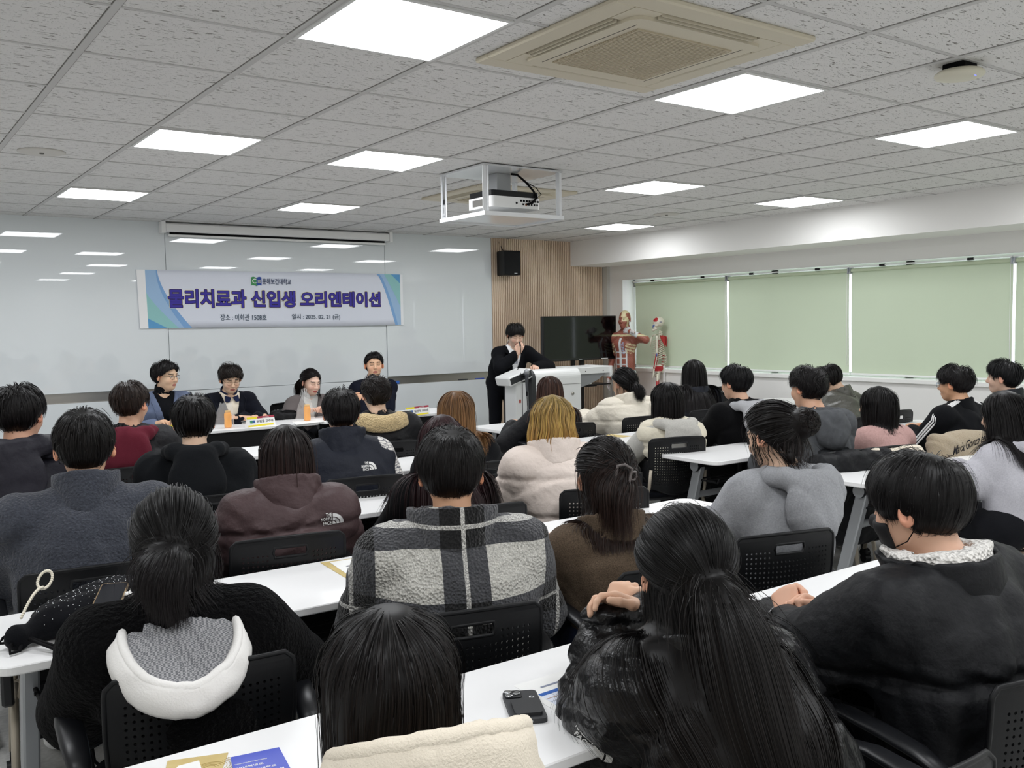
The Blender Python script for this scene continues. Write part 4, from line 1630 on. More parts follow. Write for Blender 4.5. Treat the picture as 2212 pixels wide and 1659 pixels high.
SKIN = bpy.data.materials.new('skin')
SKIN.use_nodes = True
_nt = SKIN.node_tree
_b = _nt.nodes['Principled BSDF']
_a = _nt.nodes.new('ShaderNodeAttribute')
_a.attribute_name = 'Col'
_nt.links.new(_a.outputs['Color'], _b.inputs['Base Color'])
_b.inputs['Roughness'].default_value = 0.5
_b.inputs['Subsurface Weight'].default_value = 0.06
_b.inputs['Subsurface Radius'].default_value = (0.012, 0.005, 0.003)
_b.inputs['Specular IOR Level'].default_value = 0.4


def ik(S, W, l1, l2, pole):
    S, W, pole = np.array(S, f32), np.array(W, f32), np.array(pole, f32)
    v = W - S
    L = np.linalg.norm(v)
    if L > (l1 + l2) * 0.995:
        W = S + v / L * (l1 + l2) * 0.995
        v = W - S
        L = np.linalg.norm(v)
    u = v / L
    a = (l1 * l1 - l2 * l2 + L * L) / (2 * L)
    h = math.sqrt(max(1e-6, l1 * l1 - a * a))
    p = pole - u * (pole @ u)
    p /= np.linalg.norm(p) + 1e-6
    return S + u * a + p * h, W


def paint_face(V, H, skin, eyes, brow, lip, fem):
    x, y, z = H.local(V[:, 0], V[:, 1], V[:, 2])
    base = np.array(lin(skin)[:3]) * np.array((1.0, 1.12, 1.19))
    C = np.tile(base, (len(V), 1)).astype(f32)
    front = (y > 0.055) & (np.abs(x) < 0.07)
    ck = np.exp(-(((np.abs(x) - 0.038) / 0.02) ** 2 + ((z + 0.03) / 0.018) ** 2)) * front
    C *= 1 + ck[:, None] * np.array((0.05, -0.10, -0.08))
    ear = (np.abs(x) > 0.072) & (np.abs(y + 0.01) < 0.04) & (np.abs(z) < 0.05)
    C[ear] *= np.array((1.05, 0.80, 0.74))
    lp = front & (((x / 0.0235) ** 2 + ((z + 0.067) / 0.0115) ** 2) < 1) & (y > 0.078)
    C[lp] = np.array(lin(lip)[:3])
    sm = front & (np.abs(x) < 0.021) & (np.abs(z + 0.0667) < 0.0016) & (y > 0.076)
    C[sm] *= 0.35
    ax = np.abs(x)
    arch = 0.0285 - 0.10 * (ax - 0.034) ** 2 / 0.02
    b = front & (ax > 0.014) & (ax < 0.050) & (np.abs(z - arch) < (0.0028 if fem else 0.0042)) & (y > 0.05)
    C[b] = np.array(lin(brow)[:3])
    e = front & (y > 0.06)
    if eyes == 'open':
        w = e & ((((ax - 0.031) / 0.0150) ** 2 + ((z - 0.004) / 0.0062) ** 2) < 1)
        C[w] = np.array((0.62, 0.58, 0.55))
        iris = w & (((ax - 0.031) ** 2 + (z - 0.0045) ** 2) < 0.0062 ** 2)
        C[iris] = np.array((0.02, 0.012, 0.008))
        lid = e & (np.abs((((ax - 0.031) / 0.0160) ** 2 + ((z - 0.004) / 0.0076) ** 2) - 1) < 0.26) & (z > 0.004)
        C[lid] = np.array((0.03, 0.02, 0.018))
    else:
        zz = 0.0005 + 0.0 * ax - 0.08 * ((ax - 0.031) ** 2) / 0.012 * -1
        lid = e & (np.abs(ax - 0.031) < 0.0155) & (np.abs(z - zz) < 0.0020)
        C[lid] = np.array((0.04, 0.026, 0.02))
    return C


PPL = {}


def hsh(t):
    v = 7
    for c in t:
        v = (v * 31 + ord(c)) % 99991
    return v

FAST = os.environ.get('FAST_PEOPLE')


def person(key, label, px, hy, hip, s=1.0, fem=False, rotz=0.0, yaw=0.0, pitch=0.0, roll=0.0, wr=None, hands=None, skin='d9ad90', eyes='open', top=None, inner=None,
           legs='16171b', hair=None, res=0.012, face_h=0.006, poles=None, lip='b06a60', stand=False, group=None, feet='e6e6e6', hc=None, shw=1.0, hem=0.49, legs_kind='cotton', knees=None, wrw=None, polw=None):
    """px: photo pixel of the head's centre, hy: its distance Y; hip: (x, y) on the floor; yaw: gaze, 0 = towards the whiteboard"""
    Hw = np.array(at(px[0], px[1], y=hy)) if hc is None else np.array(hc)
    cz, sz = math.cos(math.radians(-rotz)), math.sin(math.radians(-rotz))
    hx = Hw[0] if hip[0] is None else hip[0]
    root = np.array((hx, hip[1], 0.0))
    q = Hw - root
    Hc = np.array((q[0] * cz - q[1] * sz, q[0] * sz + q[1] * cz, q[2]), f32)
    R = rot3(yaw - rotz, pitch, roll)

    def loc(p):
        p = np.array(p, float) - root
        return np.array((p[0] * cz - p[1] * sz, p[0] * sz + p[1] * cz, p[2]), f32)
    if wrw:
        wr = [loc(p) for p in wrw]
    H = HeadFn(R, Hc, s, fem)
    hipz = 0.535 if not stand else 0.90 * s
    hp = np.array((0, 0, hipz), f32)
    N = Hc + R @ (np.array((0, -0.030, -0.10), f32) * s) + np.array((0, -0.018, -0.062), f32) * s
    A = H.W((0, -0.022, -0.05))
    sw = (0.150 if fem else 0.172) * s * shw
    ax = np.array((1, 0, 0), f32)
    SL, SR = N + np.array((-sw, 0.005, -0.062 * s), f32), N + np.array((sw, 0.005, -0.062 * s), f32)
    M = hp * 0.55 + N * 0.45 + np.array((0, -0.025, 0), f32)
    Cc = hp * 0.25 + N * 0.75 + np.array((0, 0.0, -0.03), f32)
    wrs = wr or [(-0.10, 0.36, 0.755 if not stand else 0.95), (0.10, 0.36, 0.755 if not stand else 0.95)]
    pol = poles or [(-0.75, -0.45, -0.7), (0.75, -0.45, -0.7)]
    EL, WL = ik(SL, wrs[0], 0.285 * s, 0.255 * s, pol[0])
    ER, WR = ik(SR, wrs[1], 0.285 * s, 0.255 * s, pol[1])

    bw = 1.0 if not fem else 0.88

    def torso(t, k=0.04, waist=1.0):
        b = (0.112 if not fem else 0.100) * s
        return [Cap(hp + np.array((0, 0, -0.02), f32), M, b + t, b * waist + t, sx=1.36 * bw + 0.0, k=k), Cap(M, Cc, b * waist + t, b * 1.02 + t, sx=1.42 * bw, k=k),
                Cap(Cc, N + np.array((0, 0, -0.085), f32) * s, b * 0.95 + t, 0.062 * s + t * 0.8, sx=1.6, k=k),
                Cap(SL, SR, 0.050 * s + t * 0.75, k=0.04), Cap(N + (A - N) * 0.1, SL, 0.040 * s + t * 0.6, 0.045 * s + t * 0.7, k=0.04),
                Cap(N + (A - N) * 0.1, SR, 0.040 * s + t * 0.6, 0.045 * s + t * 0.7, k=0.04)]

    def sleeves(t, end=0.93, ripple=None, r0=0.054, r1=0.046, r2=0.034, ct=0.8):
        o = []
        for S_, E_, W_ in ((SL, EL, WL), (SR, ER, WR)):
            o += [Cap(S_, E_, r0 * s + t, r1 * s + t, ripple=ripple, k=0.035), Cap(E_, E_ + (W_ - E_) * end, r1 * s + t, r2 * s + t * ct, ripple=ripple, k=0.02)]
        return o
    # legs
    kn = knees or ((-0.12, 0.41), (0.12, 0.41))
    Hj = [np.array((-0.088, 0.0, hipz - 0.01), f32), np.array((0.088, 0.0, hipz - 0.01), f32)]
    if stand:
        K = [np.array((-0.10, 0.02, 0.50), f32), np.array((0.10, 0.02, 0.50), f32)]
        An = [np.array((-0.10, -0.02, 0.09), f32), np.array((0.11, -0.02, 0.09), f32)]
    else:
        K = [np.array((kn[0][0], kn[0][1], 0.525), f32), np.array((kn[1][0], kn[1][1], 0.525), f32)]
        An = [k_ + np.array((0, -0.03, -0.435), f32) for k_ in K]

    def legprims(t):
        o = []
        for q in (0, 1):
            o += [Cap(Hj[q], K[q], 0.078 * s + t, 0.056 * s + t, k=0.03), Cap(K[q], An[q], 0.054 * s + t, 0.036 * s + t, k=0.015)]
        return o
    # ---------------- body: one skin surface
    pr = torso(0.0) + sleeves(0.0, 1.0, r0=0.046, r1=0.038, r2=0.027) + legprims(0.0)
    for q in (0, 1):
        pr.append(Cap(An[q] + np.array((0, 0, -0.045), f32), An[q] + np.array((0, 0.13, -0.055), f32), 0.034, 0.028, k=0.02))
    neck = [Cap(N + np.array((0, 0.0, -0.05), f32), A, 0.056 * s * bw, 0.054 * s * bw, k=0.02), Cap(N + np.array((0, -0.02, -0.07), f32), N + np.array((0, -0.01, 0.03), f32) * s, 0.06 * s, 0.05 * s, k=0.03)]
    lo = np.min([p.lo for p in pr] + [H.lo], 0) - 0.02
    hi = np.max([p.hi for p in pr] + [H.hi], 0) + 0.02
    lo[2] = max(lo[2], 0.0)
    hl, hh = Hc - 0.135 * s, Hc + 0.135 * s
    bx, fh = 0.022, face_h
    G = Field(axis(lo[0], hi[0], bx, [(hl[0] + .02, hh[0] - .02, fh)]), axis(lo[1], hi[1], bx, [(hl[1] + .0, hh[1], fh)]),
              axis(lo[2], hi[2], bx, [(Hc[2] - 0.14 * s, hh[2], fh), (N[2] - .03, Hc[2], 0.008)]))
    G.add(*pr).add(*neck)
    G.add(H, k=0.018)
    V, Fq = G.mesh()
    C = paint_face(V, H, skin, eyes, hair.get('brow', '1c1512') if hair else '1c1512', lip, fem)
    hm = []
    for side, hd in zip((-1, 1), hands or (None, None)):
        if hd is None:
            E_, W_ = (EL, WL) if side < 0 else (ER, WR)
            if hands is None:
                u = W_ - E_
                u /= np.linalg.norm(u)
                z = np.array((0.0, 0, 1)) - u * u[2]
                z /= np.linalg.norm(z)
                x = np.cross(u, z) * 1.0
                if side > 0:
                    x = -x
                hm.append(hand_mesh(W_, np.stack([x, u, z], 1), side, s * (0.92 if fem else 1.0), h=0.007 if res > 0.011 else 0.005))
            continue
        W_ = WL if side < 0 else WR
        hm.append(hand_mesh(W_, hd['R'], side, s * hd.get('s', 0.95 if fem else 1.0), curl=hd.get('curl', (.5, .5, .5, .5)), thumb=hd.get('thumb', 0.5), spread=hd.get('spread', 0.05), h=hd.get('h', 0.0035)))
    V0 = len(V)
    if hm:
        V, Fq = join_meshes([(V, Fq)] + hm)
        hc_ = np.tile(np.array(lin(skin)[:3]), (len(V) - V0, 1)) * np.array((1.0, 1.04, 1.08))
        C = np.concatenate([C, hc_])
    body = mesh_from('person', V, Fq, SKIN, None, True, col=C)
    body.location = root
    body.rotation_euler = (0, 0, math.radians(rotz))
    tag(body, label, 'person', group)
    # ---------------- trousers and shoes
    tr = legprims(0.014)
    tr.append(Cap(hp + np.array((-0.04, 0, -0.0), f32), hp + np.array((0.04, 0, 0.03), f32), 0.118 * s, 0.118 * s, sx=1.25, k=0.04))
    lo = np.min([p.lo for p in tr], 0) - 0.03
    hi = np.max([p.hi for p in tr], 0) + 0.03
    G = Field(axis(lo[0], hi[0], 0.016), axis(lo[1], hi[1], 0.016), axis(lo[2], hi[2], 0.016)).add(*tr)
    G.warp(folds(hsh(key) % 999, 0.004, 1.3))
    V, Fq = G.mesh()
    mesh_from('trousers', V, Fq, cloth('trouser_' + legs, legs, legs_kind), body, True)
    for q in (0, 1):
        sp_ = [Cap(An[q] + np.array((0, -0.02, -0.045), f32), An[q] + np.array((0, 0.14, -0.052), f32), 0.042, 0.035, sx=1.1, k=0.02)]
        G = Field(axis(sp_[0].lo[0] - .02, sp_[0].hi[0] + .02, 0.012), axis(sp_[0].lo[1] - .02, sp_[0].hi[1] + .02, 0.012), axis(0.0, 0.14, 0.012)).add(*sp_)
        V, Fq = G.mesh()
        mesh_from('shoe', V, Fq, mat('shoe_' + feet, feet, 0.6), body, True)
    info = dict(loc=loc, body=body, H=H, N=N, A=A, SL=SL, SR=SR, EL=EL, ER=ER, WL=WL, WR=WR, R=R, s=s, M=M, Cc=Cc, hp=hp, sleeves=sleeves, torso=torso, root=root, rotz=rotz)
    # ---------------- garments
    nax = (A - N) / np.linalg.norm(A - N)

    def garment(t, m, name, ripple=None, quilt=None, fold=0.004, fsc=1.0, hem=hem, vneck=None, slv=True, end=0.93, collar=None, neck_r=0.064, waist=1.0, parent=body, h=res, extra=None, seed=0, stretch=(1, 1, 1), drop=0.0, ct=0.8):
        P = torso(t, waist=waist) + (sleeves(t, end, ripple, ct=ct) if slv else [])
        if drop:
            P.append(Cap(hp + np.array((0, 0, -drop), f32), hp, (0.115 if not fem else 0.105) * s + t, sx=1.36 * bw, k=0.04))
        P += extra or []
        lo = np.min([p.lo for p in P], 0) - 0.03
        hi = np.max([p.hi for p in P], 0) + 0.03
        hi[2] = max(hi[2], N[2] + 0.12)
        lo[2] = max(lo[2], hem - 0.02)
        G = Field(axis(lo[0], hi[0], h), axis(lo[1], hi[1], h), axis(lo[2], hi[2], h)).add(*P)
        if quilt:
            sp, am = quilt

            def qf(X, Y, Z):
                u = np.abs(((Z + 0.06 * Y + 0.0 * X - 0.01 * np.sin(9 * X)) / sp) % 1.0 - 0.5) * 2      # 1 at the seam
                return am * (np.maximum(0, u - 0.72) / 0.28) ** 2 - am * 0.15 + am * 0.25 * np.sin(60 * X + 25 * np.sin(20 * Z)) * np.maximum(0, u - 0.4)
            G.warp(qf)
        if fold:
            G.warp(folds(seed + hsh(key) % 777, fold, fsc, stretch))
        G.cut(Cap(N - nax * 0.03, A + nax * 0.1, neck_r * s, (neck_r + 0.004) * s))
        if vneck:
            zV, wV = vneck

            def vf(X, Y, Z):
                wz = wV * (Z - (N[2] + zV)) / (-zV)
                return np.maximum(np.maximum(np.abs(X - N[0] * 1.0) - wz, (N[2] + zV) - Z), -(Y - (N[1] - 0.02))) * 0.8 + 0 * Y
            G.cut(Fn(vf, N + np.array((-0.15, -0.03, zV - 0.02)), N + np.array((0.15, 0.35, 0.15))))
        G.cut(Fn(lambda X, Y, Z: (Z - hem) + 0 * X + 0 * Y, (lo[0], lo[1], lo[2] - 0.1), (hi[0], hi[1], hem + 0.02)))
        V, Fq = G.mesh()
        return mesh_from(name, V, Fq, m, parent, True)

    def ring(name, m, hgt, rad, thick=0.012, parent=None, flare=0.0, tilt=0.0, down=0.05, h=None, front=1.0, fold=0.003, back_drop=0.0):
        """a collar standing round the neck"""
        h = h or min(res, 0.008)
        c0 = N - nax * down + np.array((0, -0.004, 0), f32)
        c1 = N + nax * hgt

        def f(X, Y, Z):
            o = Cap(c0, c1 + nax * 0.1, rad, rad + flare, sx=1.12)(X, Y, Z)
            i = Cap(c0 - nax * .1, c1 + nax * 0.2, rad - thick, rad + flare - thick, sx=1.12)(X, Y, Z)
            hgt_ = (X - N[0]) * nax[0] + (Y - N[1]) * nax[1] + (Z - N[2]) * nax[2] - hgt + tilt * (Y - N[1])
            lowc = -((X - c0[0]) * nax[0] + (Y - c0[1]) * nax[1] + (Z - c0[2]) * nax[2]) - 0.01
            return np.maximum(np.maximum(np.maximum(o, -i), hgt_), lowc)
        m_ = rad + flare + 0.03
        mid = (c0 + c1) / 2
        e = np.array((m_ * 1.15, m_, (hgt + down) / 2 + 0.05))
        G = Field(axis(mid[0] - e[0], mid[0] + e[0], h), axis(mid[1] - e[1], mid[1] + e[1], h), axis(mid[2] - e[2], mid[2] + e[2], h))
        G.add(Fn(f, mid - e, mid + e), k=0)
        if fold:
            G.warp(folds(hsh(key) % 555 + 3, fold, 1.6))
        V, Fq = G.mesh()
        V = relax(V, Fq, 2)
        return mesh_from(name, V, Fq, m, parent or body, True)

    def hood(m, parent, size=1.0, drop=0.15, w=0.115, thick=0.034, h=None, fold=0.005, name='hood', point=0.0, front=0.06, lift=0.0, back=0.14):
        """a hood lying folded down on the back"""
        h = h or min(res, 0.010)
        z = size * s
        pts = [(-0.055, front, -0.060), (-0.086, 0.02, -0.016), (-w * 0.88, -0.050, 0.006 + lift), (-w * 0.70, -0.108, 0.010 + lift), (-w * 0.3, -0.142, 0.0 + lift), (0, -0.150, -0.004 + lift)]
        pts = [np.array(p) for p in pts] + [np.array((-p[0], p[1], p[2])) for p in pts[-2::-1]]
        P = []
        for a, b in zip(pts[:-1], pts[1:]):
            P.append(Cap(N + a * z, N + b * z, thick * z * (0.75 if a[1] > 0 or b[1] > 0 else 1.0), k=0.02))
        bk = back * s
        P.append(Ell(N + np.array((0, -0.112 * z - bk * 0.4, -drop * 0.45 * z)), (w * 0.95 * z, 0.052 * z, drop * 0.72 * z), k=0.035))
        P.append(Ell(N + np.array((0, -0.122 * z - bk * 0.4, -drop * 0.85 * z)), (w * 0.55 * z, 0.042 * z, drop * 0.42 * z + point), k=0.04))
        lo = np.min([p.lo for p in P], 0) - 0.03
        hi = np.max([p.hi for p in P], 0) + 0.03
        G = Field(axis(lo[0], hi[0], h), axis(lo[1], hi[1], h), axis(lo[2], hi[2], h)).add(*P)
        G.warp(folds(hsh(key) % 333 + 9, fold, 1.5))
        G.cut(Cap(N - nax * 0.05, A + nax * 0.1, 0.066 * s, 0.075 * s), k=0.008)
        V, Fq = G.mesh()
        return mesh_from(name, V, Fq, m, parent, True)
    info.update(garment=garment, ring=ring, hood=hood, nax=nax, legprims=legprims, K=K)
    PPL[key] = info
    if inner:
        inner(info)
    jk = top(info) if top else None
    info['top'] = jk
    if hair:
        hk = {k_: v for k_, v in hair.items() if k_ not in ('brow', 'collide')}
        bd = None
        if hair.get('collide', False):
            t = hair['collide']
            prims = torso(t) + sleeves(t) + [Cap(N, A, 0.07 * s, 0.062 * s)]

            def bd(p, prims=prims):
                x, y, z = p[:, 0], p[:, 1], p[:, 2]
                dd = prims[0](x, y, z)
                for q_ in prims[1:]:
                    dd = smin(dd, q_(x, y, z), 0.02)
                return dd
        hk.setdefault('seed', hsh(key) % 1000)
        info['hair'] = make_hair(H, body, bd, **hk)
    return info
# ================================================================== PEOPLE
def T(f):
    return f


def logo(I, P0, xdir, up, size, name='logo'):
    """white lettering and a quarter-dome mark on the garment, P0 in the person's space, laid on the surface"""
    par = I['top']
    m = mat('logo_white', 'ececea', 0.6)
    M = frame(P0, xdir, up)
    F = Vector(xdir).normalized()
    U = Vector(up).normalized()
    dep = bpy.context.evaluated_depsgraph_get()
    me = par.data
    from mathutils.bvhtree import BVHTree
    if 'bvh' not in I:
        vs = np.zeros(len(me.vertices) * 3, f32)
        me.vertices.foreach_get('co', vs)
        I['bvh'] = BVHTree.FromPolygons([Vector(v) for v in vs.reshape(-1, 3)], [tuple(p.vertices) for p in me.polygons])
    bvh = I['bvh']
    nrm = F.cross(U)

    def lay(co):
        o = []
        for c in np.asarray(co):
            q = Vector(P0) + F * float(c[0]) + U * float(c[1]) + nrm * 0.12
            h = bvh.ray_cast(q, -nrm, 0.3)
            o.append(tuple((h[0] + nrm * (0.0025 + float(c[2]))) if h[0] else (q - nrm * 0.11)))
        return o
    for k, wd in enumerate(('THE', 'NORTH', 'FACE')):
        w = (0.30, 0.56, 0.46)[k] * size
        text(name, wd, 0.1, m, par, lambda co, k=k, w=w: lay(np.stack([co[:, 0] - (w + 0.02 * size), co[:, 1] + (0.22 - 0.23 * k) * size, co[:, 2]], 1)), 0.03, 0.0003, width=w, height=0.18 * size, align='LEFT')
    mk = []
    for r0, r1 in ((0.0, 0.16), (0.21, 0.36), (0.41, 0.58)):
        V, Fc = [], []
        for q in range(11):
            a = q / 10 * PI / 2
            V += [(0.03 * size + r0 * size * math.cos(a), -0.30 * size + r0 * size * math.sin(a), 0), (0.03 * size + r1 * size * math.cos(a), -0.30 * size + r1 * size * math.sin(a), 0)]
        Fc = [[2 * q, 2 * q + 1, 2 * q + 3, 2 * q + 2] for q in range(10)]
        mk.append((np.array(V), Fc))
    mb = MB()
    for V, Fc in mk:
        mb.add(lay(V), Fc)
    mb.build(name + '_mark', m, par)


BLK = ('0d0b0b', '141011')
men = dict(L=(0.050, 0.016, 0.010), vol=0.022, fringe=1.0, up=0.3, grav=0.10, frizz=0.12, n=1300, r=0.0017, col=BLK)


def hair(base=None, **k):
    d = dict(men)
    d.update(base or {})
    d.update(k)
    return d


fem_long = dict(zend=-0.42, vol=0.022, grav=0.45, up=0.03, peak=0.012, whorl=(0.0, -0.02), part=0.0, frizz=0.06, n=1500, r=0.0016, collide=0.03, seg=20, col=BLK, nape=-0.075)
bob = dict(zend=-0.17, vol=0.024, grav=0.42, up=0.04, peak=0.01, whorl=(0.0, -0.03), frizz=0.05, n=1500, r=0.0016, seg=18, collide=0.03, col=BLK, bob_in=0.12, nape=-0.075)

R1, R2, R3, R4, R5 = 0.95, 2.22, 3.38, 4.40, 5.60
SEATS = []


def seated(key, label, px, hy, hip, chair=None, cdeg=0, **k):
    I = person(key, label, px, hy, hip, **k)
    if chair is not False:
        x, y = I['root'][:2]
        if isinstance(chair, tuple):
            x, y = chair
        SEATS.append((x, y, k.get('rotz', 0) * 0.6 + cdeg, key))
    return I


def open_hood(I, j, rim, m_out, m_in, tube=0.013, skirt=(0.015, 0.02, -0.075), sag=0.05, neck=0.07, seed=5, nz=0.0):
    """a hood hanging open behind the neck: rolled edge, outer wall and the lining inside"""
    N = I['N']
    rim = [np.array(p) for p in rim] + [np.array((-p[0], p[1], p[2])) for p in rim[-2::-1]]
    # smooth the edge
    R_ = np.array(rim)
    t = np.linspace(0, 1, len(R_))
    tt = np.linspace(0, 1, 61)
    R_ = np.stack([np.interp(tt, t, R_[:, q]) for q in range(3)], 1)
    for _ in range(12):
        R_[1:-1] = R_[1:-1] * 0.5 + 0.25 * (R_[:-2] + R_[2:])
    rg = np.random.default_rng(seed)
    w = np.cumsum(rg.normal(0, 1, 61))
    w -= np.linspace(w[0], w[-1], 61)
    R_[:, 2] += 0.0022 * w * 0.6
    h = MB().tube([tuple(N + p) for p in R_], tube, 10).build('hood_edge', m_out, j)
    out = R_ - np.array((0, -0.06, 0))
    out[:, 2] = 0
    out /= np.linalg.norm(out, axis=1, keepdims=True) + 1e-6

    def sheet(name, f, m, nr, par, th):
        V = np.concatenate([f(k / nr) for k in range(nr + 1)])
        n = len(R_)
        F = [[k * n + q, k * n + q + 1, (k + 1) * n + q + 1, (k + 1) * n + q] for k in range(nr) for q in range(n - 1)]
        o = mesh_from(name, V, F, m, par, True)
        so = o.modifiers.new('thickness', 'SOLIDIFY')
        so.thickness = th
        so.offset = 0
        return o
    ff = folds(seed, 0.006, 1.5)

    def wall(u):
        P = N + R_ + out * (tube * 0.6 + skirt[0] * math.sin(PI * u * 0.8) + 0.01 * u) + np.array((0, skirt[1] * u, skirt[2] * u))
        return P + out * ff(P[:, 0], P[:, 1], P[:, 2])[:, None] * math.sin(PI * min(1, u * 1.5))
    sheet('hood_wall', wall, m_out, 8, h, 0.008)
    ang = np.linspace(-0.62 * PI, 0.62 * PI, 61)
    nk = np.stack([-np.sin(-ang) * neck, -np.cos(ang) * neck * 0.9 - 0.01, np.full(61, nz)], 1)

    def lining(u):
        P = N + R_ * (1 - u) + nk * u + np.array((0, 0, -sag)) * math.sin(PI * u) + np.array((0, 0, -0.004))
        return P + np.array((0, 0, 1.0)) * ff(P[:, 0], P[:, 1], P[:, 2])[:, None] * 1.3 * math.sin(PI * u)
    sheet('hood_lining', lining, m_in, 12, h, 0.005)
    return h


# ---------------------------------------------------------------- first row by the camera
def top_creamhood(I):
    m = cloth('cream_wool', 'e6dccb', 'wool')
    j = I['garment'](0.034, m, 'coat', fold=0.005, h=0.010)
    I['N'] = I['N'] + np.array((0.035, 0, 0), f32)
    open_hood(I, j, [(-0.070, 0.075, -0.030), (-0.108, 0.035, 0.045), (-0.130, -0.035, 0.115), (-0.126, -0.105, 0.150), (-0.090, -0.152, 0.170), (-0.040, -0.170, 0.176), (0.0, -0.174, 0.176)], m, cloth('cream_lining', 'd6cbb8', 'cotton'), tube=0.012,
              skirt=(0.02, 0.03, -0.20), sag=0.05, neck=0.072, seed=3)
    return j


seated('creamhood', 'person with straight black hair falling into the hood of a cream coat, bottom edge', (843, 1490), 1.17, (None, 0.98), fem=True, yaw=-26, pitch=14, rotz=-18, res=0.010,
       top=top_creamhood, hair=hair(fem_long, n=9000, r=0.0007, zend=-0.36, lean=0.12, tuck=-0.11, tuckx=-0.05, vol=0.02, seg=24, part=0.004, collide=0.040, wisps=0.07, frizz=0.07, hullh=0.008, col=('0c0a0a', '1d1512'), curl=0.05, curlf=24),
       s=0.98)


def top_longhair(I):
    m = cloth('black_gloss_puffer', '0c0c0e', 'gloss')
    j = I['garment'](0.050, m, 'puffer_jacket', ripple=(3, 0.014), quilt=(0.115, 0.016), fold=0.006, fsc=1.3, h=0.010, end=0.86)
    I['ring']('collar', m, 0.05, 0.105, 0.020, parent=j)
    c = cloth('black_nylon_matt', '121214', 'nylon')
    for E_, W_, sd in ((I['EL'], I['WL'], -1), (I['ER'], I['WR'], 1)):
        u = (W_ - E_) / np.linalg.norm(W_ - E_)
        P = [Cap(W_ - u * 0.095, W_ - u * 0.025, 0.050, 0.042, ripple=(2, 0.006))]
        G = Field(*[axis(P[0].lo[q] - .02, P[0].hi[q] + .02, 0.007) for q in range(3)]).add(*P).cut(Cap(W_ - u * 0.03, W_ + u * 0.1, 0.032))
        V, Fq = G.mesh()
        mesh_from('cuff', V, Fq, c, j, True)
    return j


def hand_frame(fingers, back):
    """fingers: direction the fingers point; back: direction of the back of the hand; for a left hand the thumb side is fingers x back"""
    y = np.array(fingers, float)
    y /= np.linalg.norm(y)
    z = np.array(back, float)
    z -= y * (y @ z)
    z /= np.linalg.norm(z)
    return y, z


def hf(side, fingers, back):
    y, z = hand_frame(fingers, back)
    x = np.cross(y, z)
    if side < 0:
        pass
    else:
        x = -x
    return np.stack([x, y, z], 1)


_w1, _w2 = at(1318, 1335, y=1.60), at(1385, 1318, y=1.54)
seated('longhair', 'person in a glossy black puffer, very long black hair half up, hands clasped', (1480, 1240), 1.36, (1.42, 1.06), fem=True, yaw=-28, pitch=12, rotz=-14, res=0.010, s=1.0,
       top=top_longhair, wrw=[_w1, _w2], poles=[(-0.30, -0.2, -1.0), (0.6, -0.3, -0.8)],
       hands=[dict(R=hf(-1, (0.42, 0.12, 0.62), (-0.75, -0.45, 0.25)), curl=(1.05, 1.1, 1.1, 1.1), thumb=0.9, h=0.0032), dict(R=hf(1, (-0.80, 0.28, 0.35), (0.2, 0.45, 0.8)), curl=(0.55, 0.5, 0.5, 0.45), thumb=0.4, h=0.0032)],
       hair=hair(fem_long, n=10000, r=0.0007, zend=-0.58, vol=0.028, seg=26, part=None, whorl=(0.0, -0.01), collide=0.058, wisps=0.03, lean=-0.45, gather=2.2, frizz=0.06, tie=(0.016, -0.115, -0.03), tiefrac=0.5, tail=0.5, tailgrav=0.9, hullh=0.009, tiejit=0.03,
                 col=('0a0909', '16110f')))


def top_mask(I):
    m = cloth('black_matt_puffer', '101114', 'nylon', rough=0.6)
    j = I['garment'](0.050, m, 'padded_jacket', ripple=(1, 0.006), quilt=(0.26, 0.022), fold=0.009, fsc=0.8, h=0.010, end=0.84, ct=0.25, hem=0.44, drop=0.06, neck_r=0.092)
    c = I['ring']('collar', m, 0.058, 0.118, 0.018, parent=j, flare=0.020, tilt=-0.25, down=0.075)
    I['ring']('fleece_lining', cloth('white_sherpa', 'e9e6e1', 'sherpa'), 0.070, 0.106, 0.040, parent=c, flare=0.018, tilt=-0.22, fold=0.006)
    return j


_w1, _w2 = at(1706, 1335, y=1.60), at(1778, 1322, y=1.57)
seated('mask', 'person in a black padded jacket with white fleece collar and black face mask', (1980, 1094), 1.24, (2.08, 1.10), chair=(2.08, 1.14), cdeg=-6, yaw=8, pitch=12, rotz=-2, res=0.010, s=1.03, shw=1.14, face_h=0.003,
       top=top_mask, wrw=[_w1, _w2], poles=[(-1.0, 0.0, -0.7), (0.9, -0.5, -0.7)], skin='d6a387',
       hands=[dict(R=hf(-1, (0.40, 0.55, 0.55), (-0.75, -0.1, 0.5)), curl=(0.8, 0.85, 0.9, 0.85), thumb=0.6, h=0.0032), dict(R=hf(1, (-0.80, 0.35, 0.45), (0.3, 0.45, 0.8)), curl=(0.7, 0.75, 0.8, 0.8), thumb=0.5, h=0.0032)],
       hair=hair(n=9000, r=0.0007, fade=0.35, L=(0.05, 0.012, 0.022), vol=0.018, whorl=(0.01, -0.065), seg=16, grav=0.16, col=('0c0b0b', '151213'), wisps=0.08), eyes='open')

# ---------------------------------------------------------------- second row


